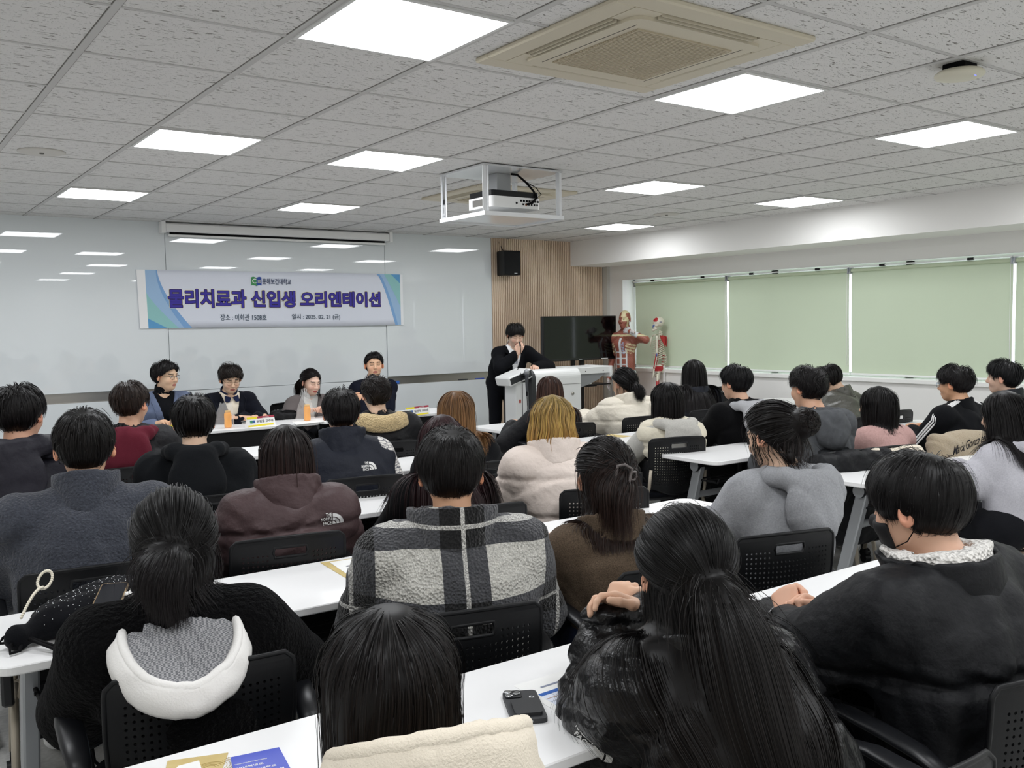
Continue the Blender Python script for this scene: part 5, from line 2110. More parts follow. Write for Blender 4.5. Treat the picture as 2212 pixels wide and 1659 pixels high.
def top_whitehood(I):
    m = cloth('black_boucle', '0b0b0c', 'boucle')
    j = I['garment'](0.050, m, 'boucle_jacket', fold=0.004, h=0.010, hem=0.47)
    w = cloth('white_sweat', 'f0eeeb', 'cotton')
    chk = bpy.data.materials.new('grey_check_lining')
    chk.use_nodes = True
    nt = chk.node_tree
    b = nt.nodes['Principled BSDF']
    b.inputs['Roughness'].default_value = 0.95
    tc = nt.nodes.new('ShaderNodeTexCoord')
    ck = nt.nodes.new('ShaderNodeTexChecker')
    ck.inputs['Scale'].default_value = 210
    ck.inputs['Color1'].default_value = lin('a2a2a4')
    ck.inputs['Color2'].default_value = lin('6b6c70')
    nt.links.new(tc.outputs['Object'], ck.inputs['Vector'])
    nt.links.new(ck.outputs['Color'], b.inputs['Base Color'])
    open_hood(I, j, [(-0.066, 0.06, -0.050), (-0.100, 0.01, 0.0), (-0.124, -0.055, 0.006), (-0.128, -0.130, -0.015), (-0.104, -0.200, -0.058), (-0.055, -0.245, -0.080), (0.0, -0.258, -0.088)], w, chk, tube=0.011, skirt=(0.018, 0.035, -0.070), sag=0.006, neck=0.066, seed=8, nz=0.030)
    return j


seated('whitehood', 'person in a black fluffy jacket with a big open white hood, loose ponytail', (377, 1178), 2.30, (0.66, 2.20), chair=(0.64, 2.30), fem=True, yaw=-16, pitch=16, rotz=-12, s=1.0, res=0.010, shw=1.08,
       top=top_whitehood, legs='a9bfd0', hair=hair(n=7500, r=0.0008, tie=(0.0, -0.108, -0.035), tail=0.17, tailgrav=0.35, whorl=(0, 0.02), vol=0.022, wisps=0.05, seg=20, collide=0.05, tiejit=0.025, curl=0.25, curlf=40, zend=-0.16, grav=0.4, nape=-0.07,
                                                   col=('0b0a0a', '151112'), frizz=0.06), wr=[(-0.12, 0.36, 0.76), (0.10, 0.38, 0.76)])


def plaid_mat():
    m = bpy.data.materials.new('plaid_fleece')
    m.use_nodes = True
    nt = m.node_tree
    N, L = nt.nodes.new, nt.links.new
    b = nt.nodes['Principled BSDF']
    b.inputs['Roughness'].default_value = 1.0
    b.inputs['Sheen Weight'].default_value = 0.2
    tc = N('ShaderNodeTexCoord')
    sx = N('ShaderNodeSeparateXYZ')
    L(tc.outputs['Object'], sx.inputs[0])

    def stripe(out, off, per, a, bb):
        """1 where frac((v+off)/per) lies between a and bb"""
        ad = N('ShaderNodeMath'); ad.operation = 'ADD'; ad.inputs[1].default_value = off + 10 * per
        L(out, ad.inputs[0])
        dv = N('ShaderNodeMath'); dv.operation = 'DIVIDE'; dv.inputs[1].default_value = per
        L(ad.outputs[0], dv.inputs[0])
        fr = N('ShaderNodeMath'); fr.operation = 'FRACT'
        L(dv.outputs[0], fr.inputs[0])
        c1 = N('ShaderNodeMath'); c1.operation = 'GREATER_THAN'; c1.inputs[1].default_value = a
        c2 = N('ShaderNodeMath'); c2.operation = 'LESS_THAN'; c2.inputs[1].default_value = bb
        L(fr.outputs[0], c1.inputs[0])
        L(fr.outputs[0], c2.inputs[0])
        mu = N('ShaderNodeMath'); mu.operation = 'MULTIPLY'
        L(c1.outputs[0], mu.inputs[0])
        L(c2.outputs[0], mu.inputs[1])
        return mu.outputs[0]
    per, pez = 0.31, 0.245
    vx, vz = stripe(sx.outputs[0], PX, per, 0.0, 0.58), stripe(sx.outputs[2], PZ, pez, 0.0, 0.55)
    lx, lz = stripe(sx.outputs[0], PX, per, 0.77, 0.81), stripe(sx.outputs[2], PZ, pez, 0.76, 0.81)
    dx, dz = None, None
    # white where both bands, black where neither, dark grey twill between
    ad = N('ShaderNodeMath'); ad.operation = 'ADD'
    L(vx, ad.inputs[0])
    L(vz, ad.inputs[1])
    rp = N('ShaderNodeValToRGB')
    rp.color_ramp.interpolation = 'CONSTANT'
    e = rp.color_ramp.elements
    e[0].color = lin('0a0a0b')
    e[0].position = 0
    e[1].position = 0.3
    e[1].color = lin('4c4d51')
    e3 = e.new(0.75)
    e3.color = lin('dcdad2')
    hv = N('ShaderNodeMath'); hv.operation = 'MULTIPLY'; hv.inputs[1].default_value = 0.5
    L(ad.outputs[0], hv.inputs[0])
    L(hv.outputs[0], rp.inputs[0])
    ln = N('ShaderNodeMath'); ln.operation = 'MAXIMUM'
    L(lx, ln.inputs[0])
    L(lz, ln.inputs[1])
    wt = N('ShaderNodeTexNoise')
    wt.inputs['Scale'].default_value = 330
    L(tc.outputs['Object'], wt.inputs['Vector'])
    wr = N('ShaderNodeMapRange')
    wr.inputs[1].default_value = 0.35
    wr.inputs[2].default_value = 0.65
    wr.inputs[3].default_value = 0.25
    wr.inputs[4].default_value = 1.0
    L(wt.outputs['Fac'], wr.inputs[0])
    lm = N('ShaderNodeMath'); lm.operation = 'MULTIPLY'
    L(ln.outputs[0], lm.inputs[0])
    L(wr.outputs[0], lm.inputs[1])
    mx = N('ShaderNodeMix'); mx.data_type = 'RGBA'
    L(lm.outputs[0], mx.inputs[0])
    mul = N('ShaderNodeMix'); mul.data_type = 'RGBA'; mul.blend_type = 'MULTIPLY'; mul.inputs[0].default_value = 0.55
    L(rp.outputs[0], mul.inputs[6])
    L(wr.outputs[0], mul.inputs[7])
    L(mul.outputs[2], mx.inputs[6])
    mx.inputs[7].default_value = lin('e2e0da')
    L(mx.outputs[2], b.inputs['Base Color'])
    vo = N('ShaderNodeTexVoronoi')
    vo.inputs['Scale'].default_value = 120
    L(tc.outputs['Object'], vo.inputs['Vector'])
    bp = N('ShaderNodeBump')
    bp.inputs['Distance'].default_value = 0.008
    L(vo.outputs['Distance'], bp.inputs['Height'])
    L(bp.outputs[0], b.inputs['Normal'])
    return m


PX, PZ = 0.245, -0.814


def top_plaid(I):
    m = plaid_mat()
    j = I['garment'](0.040, m, 'plaid_fleece_jacket', fold=0.006, h=0.010, hem=0.48)
    c = I['ring']('collar', m, 0.072, 0.108, 0.018, parent=j, flare=0.022, tilt=-0.1)
    I['ring']('inner_collar', cloth('black_nylon_matt', '121214', 'nylon'), 0.060, 0.092, 0.014, parent=c)
    N = I['N']
    MB().box(-0.014, 0.014, -0.004, 0.004, -0.024, 0.024, 0.003).build('loop_label', mat('label_white', 'e4e2de', 0.6), j, loc=(N[0] + 0.0, N[1] - 0.163, N[2] - 0.125), rot=(-0.15, 0, 0))
    return j


seated('plaid', 'person in a black and white plaid fleece jacket with short black hair', (974, 1022), 2.32, (1.40, 2.23), yaw=-31, pitch=6, rotz=-24, s=1.02, res=0.010, shw=1.10, skin='c9926f', chair=(1.36, 2.26),
       top=top_plaid, hair=hair(n=7500, r=0.0008, fade=0.6, L=(0.05, 0.006, 0.004), vol=0.022, whorl=(0.012, -0.055), col=('0b0a0a', '171211'), frizz=0.07, seg=14))


def top_coat(I):
    m = cloth('brown_wool', '67584a', 'wool', vary=(260, '40362a', 0.5))
    j = I['garment'](0.032, m, 'wool_coat', fold=0.006, h=0.010, hem=0.44, drop=0.05)
    I['ring']('collar', m, 0.050, 0.096, 0.016, parent=j, flare=0.022)
    return j


I = seated('coatclip', 'person in a brown wool coat with dark hair held by a grey claw clip', (1306, 1035), 2.34, (2.02, 2.24), fem=True, yaw=-22, pitch=10, rotz=-16, res=0.010, chair=(2.08, 2.24), legs='1c2438',
           top=top_coat, hair=hair(fem_long, n=4600, r=0.0011, zend=-0.25, part=None, whorl=(0, 0.0), tie=(0.035, -0.108, 0.015), tiefrac=0.6, tail=0.24, tailgrav=0.55, curl=0.35, curlf=34, tiejit=0.03, vol=0.024, wisps=0.07, col=('0e0b0a', '2a1c17')))


def claw_clip(I, q, w, color, tilt):
    H = I['H']
    p = H.W(q)
    m = mat('clip_' + color, color, 0.35)
    par = I['hair']
    b = MB()
    P1 = [(-w, 0, -0.022), (-w, 0, 0.022), (-w * .4, -0.008, 0.030), (w * .5, -0.008, 0.022), (w * .5, -0.008, -0.022), (-w * .4, -0.008, -0.030)]
    b.tube(P1, 0.0055, 8, closed=True)
    P2 = [(w * .6, -0.004, -0.012), (w * .6, -0.004, 0.012), (w * 1.2, 0.006, 0.014), (w * 1.5, 0.012, 0.0), (w * 1.2, 0.006, -0.014)]
    b.tube(P2, 0.0045, 8, closed=True)
    b.cyl((w * .5, -0.004, -0.014), (w * .5, -0.004, 0.014), 0.005, n=10)
    o = b.build('claw_clip', m, par, loc=tuple(p), rot=(0.0, tilt, math.radians(0)))
    return o


claw_clip(I, (0.022, -0.142, 0.012), 0.032, '57504e', 0.25)


def top_bun(I):
    m = cloth('grey_marl_sweat', 'a3a4a7', 'cotton', vary=(150, '84868a', 0.7))
    j = I['garment'](0.038, m, 'hooded_sweatshirt', fold=0.007, fsc=0.9, h=0.010, hem=0.50)
    I['hood'](m, j, size=1.12, drop=0.16, w=0.115, thick=0.034, h=0.008, lift=0.01, back=0.12, fold=0.003)
    I['ring']('inner_collar', cloth('cream_cotton', 'd8d2be', 'cotton'), 0.022, 0.078, 0.012, parent=j)
    return j


I = seated('bun', 'person in a light grey hooded sweatshirt with dark hair in a clipped bun', (1668, 944), 2.34, (2.86, 2.24), fem=True, yaw=2, pitch=14, rotz=-16, face_h=0.004, res=0.010, shw=1.08, chair=(2.72, 2.30), cdeg=-6,
           top=top_bun, hair=hair(n=4200, r=0.0012, tie=(0.03, -0.112, 0.03), bun=0.056, whorl=(0, 0.05), vol=0.024, wisps=0.05, seg=18, curl=0.5, curlf=40, collide=0.045, zend=-0.15, grav=0.4, col=('0e0b0a', '1d1412'), frizz=0.12))
b_ = MB()
H = I['H']
b_.tube([H.W(q) for q in ((0.016, -0.128, 0.085), (0.012, -0.145, 0.055), (0.008, -0.146, 0.02), (0.004, -0.135, -0.02))], [0.004, 0.006, 0.006, 0.004], 8)
b_.build('hair_clip', mat('clip_tortoise', '5b5d66', 0.3, vary=(90, '1b1a1d', 0.3)), I['hair'])


def top_rightwoman(I):
    m = cloth('pale_grey_sweat', 'c3c2c8', 'cotton', vary=(150, 'a9a8b0', 0.7))
    j = I['garment'](0.036, m, 'hooded_sweatshirt', fold=0.006, h=0.011, hem=0.52)
    I['hood'](m, j, size=1.0, drop=0.14, w=0.112, thick=0.03, h=0.009)
    return j


seated('rightwoman', 'person in a pale grey hooded sweatshirt with long black hair, at the right edge', (2166, 897), 2.36, (4.62, 2.24), fem=True, yaw=0, pitch=10, rotz=-6, res=0.011, chair=(4.86, 2.10), cdeg=8,
       top=top_rightwoman, hair=hair(fem_long, n=5000, r=0.0011, lean=-0.2, zend=-0.36, curl=0.12, curlf=30, part=0.0, collide=0.045, vol=0.026, wisps=0.08), wr=[(-0.14, 0.40, 0.765), (0.12, 0.40, 0.765)])

# ---------------------------------------------------------------- third row


def top_fleece(I):
    m = cloth('slate_fleece', '474a53', 'fleece', vary=(120, '32353c', 0.6))
    j = I['garment'](0.042, m, 'fleece_pullover', fold=0.006, h=0.010, hem=0.46, drop=0.04)
    I['ring']('collar', m, 0.088, 0.094, 0.018, parent=j, flare=0.004)
    return j


seated('fleece', 'person in a slate grey fleece pullover with short black hair', (183, 968), 3.46, (0.62, 3.40), yaw=-11, pitch=3, rotz=-10, s=1.04, shw=1.12, res=0.010, skin='cf9c7c',
       top=top_fleece, hair=hair(n=4500, r=0.0011, fade=0.7, L=(0.05, 0.004, 0.004), Lmax=0.10, vol=0.018, col=('0c0b0b', '15110f'), seg=12))


def top_brown(I):
    m = cloth('brown_puffer', '49393a', 'nylon', rough=0.5)
    j = I['garment'](0.052, m, 'puffer_jacket', ripple=(3, 0.010), quilt=(0.20, 0.018), fold=0.006, h=0.010, hem=0.47)
    I['ring']('collar', m, 0.082, 0.110, 0.024, parent=j, flare=0.01)
    return j


I = seated('brownpuff', 'person in a brown puffer jacket with shoulder-length dark hair', (618, 985), 3.48, (1.33, 3.42), fem=True, yaw=-18, pitch=6, rotz=-16, res=0.010, shw=1.08, chair=(1.30, 3.40),
           top=top_brown, hair=hair(bob, n=3600, r=0.0014, zend=-0.20, zjit=0.03, vol=0.026, col=('0f0c0c', '3a2622'), bob_in=0.02, frizz=0.05))
logo(I, I['N'] + np.array((0.150, -0.20, -0.072)), (1, 0, 0), (0, 0, 1), 0.075)


def top_reddish(I):
    m = cloth('black_knit', '101012', 'cotton')
    return I['garment'](0.026, m, 'sweater', fold=0.005, h=0.013)


seated('reddish', 'person in black with long dark wine-red hair, half hidden behind the plaid jacket', (955, 955), 3.48, (2.13, 3.40), fem=True, yaw=-25, pitch=4, rotz=-10, res=0.013, face_h=0.006,
       top=top_reddish, hair=hair(fem_long, n=2600, r=0.0017, zend=-0.44, col=('2a1518', '170f0f'), vol=0.026))


def top_blonde(I):
    m = cloth('cream_puffer', 'd8cbc2', 'nylon', rough=0.55)
    j = I['garment'](0.055, m, 'puffer_jacket', ripple=(3, 0.008), quilt=(0.17, 0.012), fold=0.005, fsc=1.2, h=0.010, hem=0.42, drop=0.08)
    I['ring']('collar', m, 0.065, 0.108, 0.022, parent=j, flare=0.012)
    return j


seated('blonde', 'person in a cream puffer jacket with shoulder-length blonde hair', (1193, 908), 3.52, (2.76, 3.40), fem=True, yaw=-34, pitch=8, rotz=-20, res=0.010, shw=1.05, chair=(2.86, 3.36), cdeg=-14,
       top=top_blonde, hair=hair(bob, n=2600, r=0.0017, zend=-0.19, zjit=0.05, vol=0.030, col=('8d7848', 'a8763a', 'c9a75c'), bob_in=-0.10, frizz=0.10, curl=0.22, curlf=45))


def top_g22(I):
    m = cloth('charcoal_sweat', '55575a', 'cotton', vary=(40, '484a4d', 0.6))
    j = I['garment'](0.036, m, 'hooded_sweatshirt', fold=0.006, h=0.012, hem=0.52)
    I['hood'](m, j, size=1.05, drop=0.14, w=0.118, thick=0.034)
    return j


I = seated('g22', 'person in a charcoal hooded sweatshirt with a stitched number 22 on the back', (1744, 838), 3.45, (4.62, 3.38), yaw=-2, pitch=6, rotz=-18, res=0.012, shw=1.08, skin='cf9a7c',
           top=top_g22, hair=hair(n=2200, r=0.0016, L=(0.055, 0.02, 0.016), curl=0.25, curlf=50, vol=0.026, frizz=0.2))
from mathutils.bvhtree import BVHTree


def lay_text(I, name, body, P0, size, m, bold=0.0, w=None, h=None):
    par = I['top']
    me = par.data
    vs = np.zeros(len(me.vertices) * 3, f32)
    me.vertices.foreach_get('co', vs)
    bvh = BVHTree.FromPolygons([Vector(v) for v in vs.reshape(-1, 3)], [tuple(p.vertices) for p in me.polygons])

    def lay(co):
        o = []
        for c in co:
            q = Vector((P0[0] + float(c[0]), P0[1], P0[2] + float(c[1])))
            hh = bvh.ray_cast(q, Vector((0, 1, 0)), 0.4)
            o.append(tuple((hh[0] + Vector((0, -0.003 - abs(float(c[2])), 0))) if hh[0] else q))
        return o
    return text(name, body, size, m, par, lay, bold, 0.0003, width=w, height=h)


_P = I['N'] + np.array((0.03, -0.38, -0.25))
lay_text(I, 'number_print', '22', _P, 0.2, mat('stitch_edge', '303235', 0.9), 0.03, 0.26, 0.155)
lay_text(I, 'number_print', '22', _P + np.array((0, -0.004, 0)), 0.2, cloth('charcoal_sweat', '55575a'), -0.012, 0.235, 0.132).location = (0, -0.0015, 0)


def top_pink(I):
    m = cloth('pink_knit', 'bf9c97', 'cotton', vary=(90, 'a88682', 0.6))
    return I['garment'](0.036, m, 'sweater', fold=0.006, h=0.012, hem=0.5)


seated('pink', 'person in a dusty pink sweater with a black bob', (1893, 876), 3.42, (5.27, 3.36), fem=True, yaw=6, pitch=4, rotz=-10, face_h=0.004, res=0.012, chair=(4.98, 3.32), cdeg=-8,
       top=top_pink, hair=hair(bob, n=2200, r=0.0017, zend=-0.175, bob_in=0.22, part=0.0))


def top_adidas(I):
    m = cloth('black_track', '101114', 'cotton')
    j = I['garment'](0.030, m, 'track_jacket', fold=0.006, h=0.012, hem=0.5)
    I['ring']('collar', m, 0.055, 0.082, 0.014, parent=j)
    w = mat('stripe_white', 'e6e6e6', 0.7)
    for S_, E_, W_, sd in ((I['SL'], I['EL'], I['WL'], -1), (I['SR'], I['ER'], I['WR'], 1)):
        for k in (-1, 0, 1):
            P = []
            nn = 12
            a = np.cross(E_ - S_, np.array((0, 0, 1.0)))
            a = np.array((sd * 0.75, -0.25, 0.6))
            for q in range(nn + 1):
                u = q / nn
                p = S_ + (E_ - S_) * max(0, (u * 1.25 - 0.25)) if u > 0.2 else S_ + (I['N'] + np.array((sd * 0.03, 0, -0.0)) - S_) * (1 - u / 0.2) * 0.75
                d = (E_ - S_) / np.linalg.norm(E_ - S_)
                oo = np.array((sd * 0.8 * min(1, u * 3), -0.35, 0.75)) if u <= 0.3 else np.array((sd * 0.85, -0.40, 0.45))
                oo = oo - d * (oo @ d) * (0 if u <= 0.2 else 1)
                oo /= np.linalg.norm(oo)
                tt = np.cross(d, oo)
                tt /= np.linalg.norm(tt) + 1e-6
                P.append(p + (oo + tt * k * 0.20) / np.linalg.norm(oo + tt * k * 0.2) * (0.085 if u > 0.2 else 0.074))
            V = []
            mb = MB()
            mb.tube([tuple(p) for p in P], 0.0058, 8)
            mb.build('stripe', w, j)
    return j


I = seated('adidas', 'person in a black track top with three white sleeve stripes and glasses', (2061, 829), 3.44, (6.26, 3.36), yaw=8, pitch=4, rotz=-8, res=0.012, skin='cc9673', face_h=0.0035,
           top=top_adidas, hair=hair(n=2400, r=0.0016, fade=0.4, L=(0.055, 0.014, 0.012), vol=0.028, curl=0.12, curlf=50))


def glasses(I, color='3a3c40', r=0.021, kind='round'):
    H = I['H']
    m = mat('glasses_' + color, color, 0.25, metal=0.6)
    b = MB()
    for q in (-1, 1):
        ring = [tuple(H.W((q * 0.033 + r * 1.12 * math.cos(a), 0.097 - 0.10 * abs(r * math.cos(a) + 0.012 * 1) * (1 if False else 0.12), -0.001 + r * 0.9 * math.sin(a)))) for a in [2 * PI * k / 20 for k in range(20)]]
        b.tube(ring, 0.0014, 6, closed=True)
        b.tube([tuple(H.W((q * 0.056, 0.095, 0.006))), tuple(H.W((q * 0.076, 0.07, 0.010))), tuple(H.W((q * 0.083, 0.0, 0.012))), tuple(H.W((q * 0.083, -0.025, 0.0)))], 0.0014, 6)
    b.tube([tuple(H.W((-0.010, 0.099, 0.004))), tuple(H.W((0, 0.104, 0.007))), tuple(H.W((0.010, 0.099, 0.004)))], 0.0014, 6)
    g = b.build('glasses', m, I['body'])
    l = MB()
    for q in (-1, 1):
        l.add([tuple(H.W((q * 0.033 + r * 1.1 * math.cos(a), 0.0965, -0.001 + r * 0.88 * math.sin(a)))) for a in [2 * PI * k / 20 for k in range(20)]], [list(range(20))])
    l.build('lens', mat('lens_glass', 'ffffff', 0.02, trans=1.0, alpha=0.18), g)
    return g


glasses(I, '9fb4c4')


def top_rightman(I):
    m = cloth('navy_black_puffer', '14171d', 'nylon')
    j = I['garment'](0.045, m, 'padded_jacket', ripple=(3, 0.01), quilt=(0.12, 0.012), fold=0.005, h=0.013)
    I['ring']('collar', m, 0.075, 0.1, 0.02, parent=j)
    return j


seated('rightman', 'person in a black padded jacket with straight black fringe, closest to the windows', (2166, 816), 3.42, (6.92, 3.34), yaw=14, pitch=0, rotz=0, res=0.013, skin='d8ab92', face_h=0.0035,
       top=top_rightman, hair=hair(n=2200, r=0.0017, L=(0.050, 0.006, 0.012), vol=0.03, col=('0b0b0c', '121315')))

# ---------------------------------------------------------------- fourth row


def top_leftpuffer(I):
    m = cloth('dark_plum_puffer', '24232b', 'nylon')
    j = I['garment'](0.048, m, 'puffer_jacket', ripple=(4, 0.010), quilt=(0.085, 0.022), fold=0.004, h=0.011)
    h = I['hood'](m, j, size=1.12, drop=0.16, w=0.130, thick=0.040, fold=0.004, lift=0.03)
    return j


seated('leftpuffer', 'person in a dark quilted puffer with a hood, at the left edge', (44, 897), 4.46, (0.60, 4.40), yaw=-34, pitch=4, rotz=-16, res=0.011, shw=1.08, skin='cf9679',
       top=top_leftpuffer, hair=hair(n=2400, r=0.0017, fade=0.4, L=(0.05, 0.02, 0.016), vol=0.026))


def top_blackhood(I):
    m = cloth('black_cotton', '16181b', 'cotton')
    j = I['garment'](0.034, m, 'hooded_sweatshirt', fold=0.007, h=0.011)
    I['hood'](m, j, size=1.08, drop=0.19, w=0.122, thick=0.032, point=0.03, lift=0.03)
    return j


seated('blackhood', 'person in a plain black hooded sweatshirt with a black bowl haircut', (419, 912), 4.46, (1.34, 4.40), yaw=-18, pitch=8, rotz=-14, res=0.011, shw=1.06,
       top=top_blackhood, hair=hair(n=2400, r=0.0017, L=(0.06, 0.055, 0.03), Lmax=0.16, vol=0.024))


def print_mat():
    m = bpy.data.materials.new('white_print_sleeve')
    m.use_nodes = True
    nt = m.node_tree
    N, L = nt.nodes.new, nt.links.new
    b = nt.nodes['Principled BSDF']
    b.inputs['Roughness'].default_value = 0.9
    tc = N('ShaderNodeTexCoord')
    v = N('ShaderNodeTexVoronoi')
    v.feature = 'DISTANCE_TO_EDGE'
    v.inputs['Scale'].default_value = 34
    w = N('ShaderNodeTexWave')
    w.wave_type = 'RINGS'
    w.inputs['Scale'].default_value = 22
    w.inputs['Distortion'].default_value = 6
    L(tc.outputs['Object'], v.inputs['Vector'])
    L(tc.outputs['Object'], w.inputs['Vector'])
    a = N('ShaderNodeMath'); a.operation = 'LESS_THAN'; a.inputs[1].default_value = 0.045
    L(v.outputs['Distance'], a.inputs[0])
    c = N('ShaderNodeMath'); c.operation = 'GREATER_THAN'; c.inputs[1].default_value = 0.88
    L(w.outputs['Fac'], c.inputs[0])
    mx = N('ShaderNodeMath'); mx.operation = 'MAXIMUM'
    L(a.outputs[0], mx.inputs[0])
    L(c.outputs[0], mx.inputs[1])
    mm = N('ShaderNodeMix'); mm.data_type = 'RGBA'
    mm.inputs[6].default_value = lin('dedbd6')
    mm.inputs[7].default_value = lin('6a6a72')
    L(mx.outputs[0], mm.inputs[0])
    L(mm.outputs[2], b.inputs['Base Color'])
    return m


def top_navy(I):
    pm = print_mat()
    u = I['garment'](0.030, pm, 'printed_sweatshirt', fold=0.006, h=0.011, hem=0.52)
    I['ring']('neckband', pm, 0.01, 0.075, 0.012, parent=u)
    m = cloth('navy_nylon', '1b1f2a', 'nylon')
    v = I['garment'](0.046, m, 'padded_vest', slv=False, fold=0.004, h=0.011, hem=0.70)
    I['ring']('collar', m, 0.085, 0.104, 0.022, parent=v, flare=0.006)
    return v


I = seated('navy', 'person in a dark padded vest over white printed sleeves, black bowl haircut', (737, 893), 4.48, (2.12, 4.40), yaw=-22, pitch=4, rotz=-20, res=0.011, shw=1.04, skin='d09a7a',
           top=top_navy, hair=hair(n=2600, r=0.0016, fade=0.45, L=(0.05, 0.03, 0.010), vol=0.022))
logo(I, I['N'] + np.array((0.115, -0.2, -0.095)), (1, 0, 0), (0, 0, 1), 0.066)


def top_lightbrown(I):
    m = cloth('black_track', '101114', 'cotton')
    j = I['garment'](0.030, m, 'jacket', fold=0.005, h=0.013)
    b = MB()
    b.tube([I['SR'] + np.array((0.02, -0.035, 0.062)), I['SR'] + np.array((0.085, -0.01, 0.0)), I['SR'] + np.array((0.095, 0.0, -0.07))], 0.007, 8)
    b.build('stripe', mat('stripe_white', 'e6e6e6', 0.7), j)
    return j


seated('lightbrown', 'person in a black jacket with long light-brown hair', (985, 889), 4.5, (2.86, 4.40), fem=True, yaw=-30, pitch=4, rotz=-16, res=0.013, face_h=0.006,
       top=top_lightbrown, hair=hair(fem_long, n=2200, r=0.0018, zend=-0.27, col=('6e4f33', '7f5c3c', '94714b'), vol=0.028))


def top_vest(I):
    g = cloth('oat_grey_sweat', 'c9c7c1', 'cotton', vary=(140, 'b1afa9', 0.7))
    u = I['garment'](0.028, g, 'hooded_sweatshirt', fold=0.006, h=0.012, hem=0.5)
    m = cloth('cream_vest', 'e2dbc8', 'nylon', rough=0.6)
    v = I['garment'](0.048, m, 'padded_vest', slv=False, quilt=(0.11, 0.014), fold=0.004, h=0.012, hem=0.5)
    I['hood'](g, u, size=1.12, drop=0.17, w=0.124, thick=0.032, point=0.02, back=0.15)
    b = MB()
    N = I['N']
    b.tube([N + np.array(p) for p in ((0.15, 0.06, -0.04), (0.168, -0.04, -0.02), (0.175, -0.12, -0.10), (0.150, -0.185, -0.20), (0.11, -0.20, -0.27))], 0.004, 6)
    b.build('bag_strap', m_dark, v)
    return v


seated('vest', 'person in a cream padded vest over a grey hood, with a black bob', (1440, 864), 4.5, (4.52, 4.42), fem=True, yaw=-14, pitch=6, rotz=-20, face_h=0.004, res=0.012, chair=(4.40, 4.46), cdeg=-4,
       top=top_vest, hair=hair(bob, n=2000, r=0.0018, zend=-0.15, bob_in=0.05))


def top_greyblack(I):
    m = cloth('black_wool', '0c0c0e', 'wool')
    j = I['garment'](0.036, m, 'coat', fold=0.005, h=0.012)
    I['hood'](cloth('light_grey_sweat', 'bdbec2', 'cotton', vary=(140, 'a6a7ab', 0.7)), j, size=1.04, drop=0.15, w=0.118, thick=0.032)
    return j


seated('greyblack', 'person in a black coat with a light grey hood and short black hair', (1588, 827), 4.46, (5.20, 4.40), yaw=6, pitch=4, rotz=-10, face_h=0.004, res=0.012, skin='d2a083',
       top=top_greyblack, hair=hair(n=1900, r=0.0018, L=(0.055, 0.022, 0.02), vol=0.024, col=('0a0a0b', '111113')), wr=[(-0.12, 0.38, 0.765), (0.1, 0.38, 0.765)])


def top_leather(I):
    m = cloth('olive_leather', '47463f', 'leather')
    j = I['garment'](0.040, m, 'leather_jacket', fold=0.008, h=0.012)
    I['ring']('collar', m, 0.055, 0.092, 0.016, parent=j, flare=0.018)
    return j


seated('leather', 'person bending forward in an olive grey leather jacket', (1790, 822), 4.72, (6.36, 4.42), yaw=18, pitch=38, roll=-6, rotz=8, res=0.012,
       top=top_leather, hair=hair(n=1700, r=0.0019))

# ---------------------------------------------------------------- fifth row


def top_crimson(I):
    m = cloth('black_jacket', '1a1a1d', 'nylon')
    j = I['garment'](0.042, m, 'jacket', fold=0.006, h=0.012)
    I['hood'](cloth('crimson_cotton', '5c1f2c', 'cotton'), j, size=1.14, drop=0.17, w=0.126, thick=0.034, point=0.02)
    return j


I = seated('crimson', 'person in a black jacket with a crimson hood and dark brown hair', (283, 874), 5.62, (1.33, 5.55), yaw=-44, pitch=2, rotz=-18, res=0.012, shw=1.08, skin='cf9a7c',
           top=top_crimson, hair=hair(n=2000, r=0.0018, fade=0.6, L=(0.05, 0.006, 0.004), Lmax=0.10, vol=0.024, col=('1f1612', '2e221c')))
glasses(I, '1c1d20')


def top_sherpa(I):
    m = cloth('black_padded', '131316', 'nylon')
    j = I['garment'](0.048, m, 'padded_jacket', quilt=(0.2, 0.012), fold=0.005, h=0.012)
    I['hood'](cloth('tan_sherpa', 'cbb489', 'sherpa'), j, size=1.04, drop=0.05, w=0.165, thick=0.040, lift=0.0, back=0.02, name='sherpa_collar')
    return j


seated('sherpa', 'person in a black jacket with a tan sherpa collar and wavy black hair', (812, 853), 5.6, (2.88, 5.55), yaw=-12, pitch=4, rotz=-14, res=0.012, shw=1.10, s=1.0,
       top=top_sherpa, hair=hair(n=1900, r=0.0019, fade=0.3, L=(0.055, 0.03, 0.03), curl=0.35, curlf=55, vol=0.026, col=('110d0c', '1d1613')))


def plain_top(name, color, kind, t=0.03, **k):
    def f(I):
        return I['garment'](t, cloth(name, color, kind), k.pop('part', 'jacket'), fold=0.005, h=0.013, **k)
    return f


seated('brownlong', 'person in black with long reddish-brown hair in front of the lectern', (1187, 845), 5.68, (4.40, 5.58), fem=True, yaw=-20, pitch=8, rotz=-14, res=0.013, face_h=0.006, wr=[(-0.22, 0.36, 0.76), (0.12, 0.38, 0.76)],
       top=plain_top('black_padded', '131316', 'nylon', 0.035), hair=hair(fem_long, n=1700, r=0.0021, zend=-0.34, col=('3a2620', '4a3026', '6a4a38'), vol=0.024))


def top_creampuff(I):
    m = cloth('ivory_puffer', 'e3dccd', 'nylon', rough=0.6)
    j = I['garment'](0.058, m, 'puffer_jacket', ripple=(3, 0.009), quilt=(0.13, 0.013), fold=0.003, h=0.011)
    I['ring']('collar', m, 0.075, 0.108, 0.022, parent=j, flare=0.012)
    return j


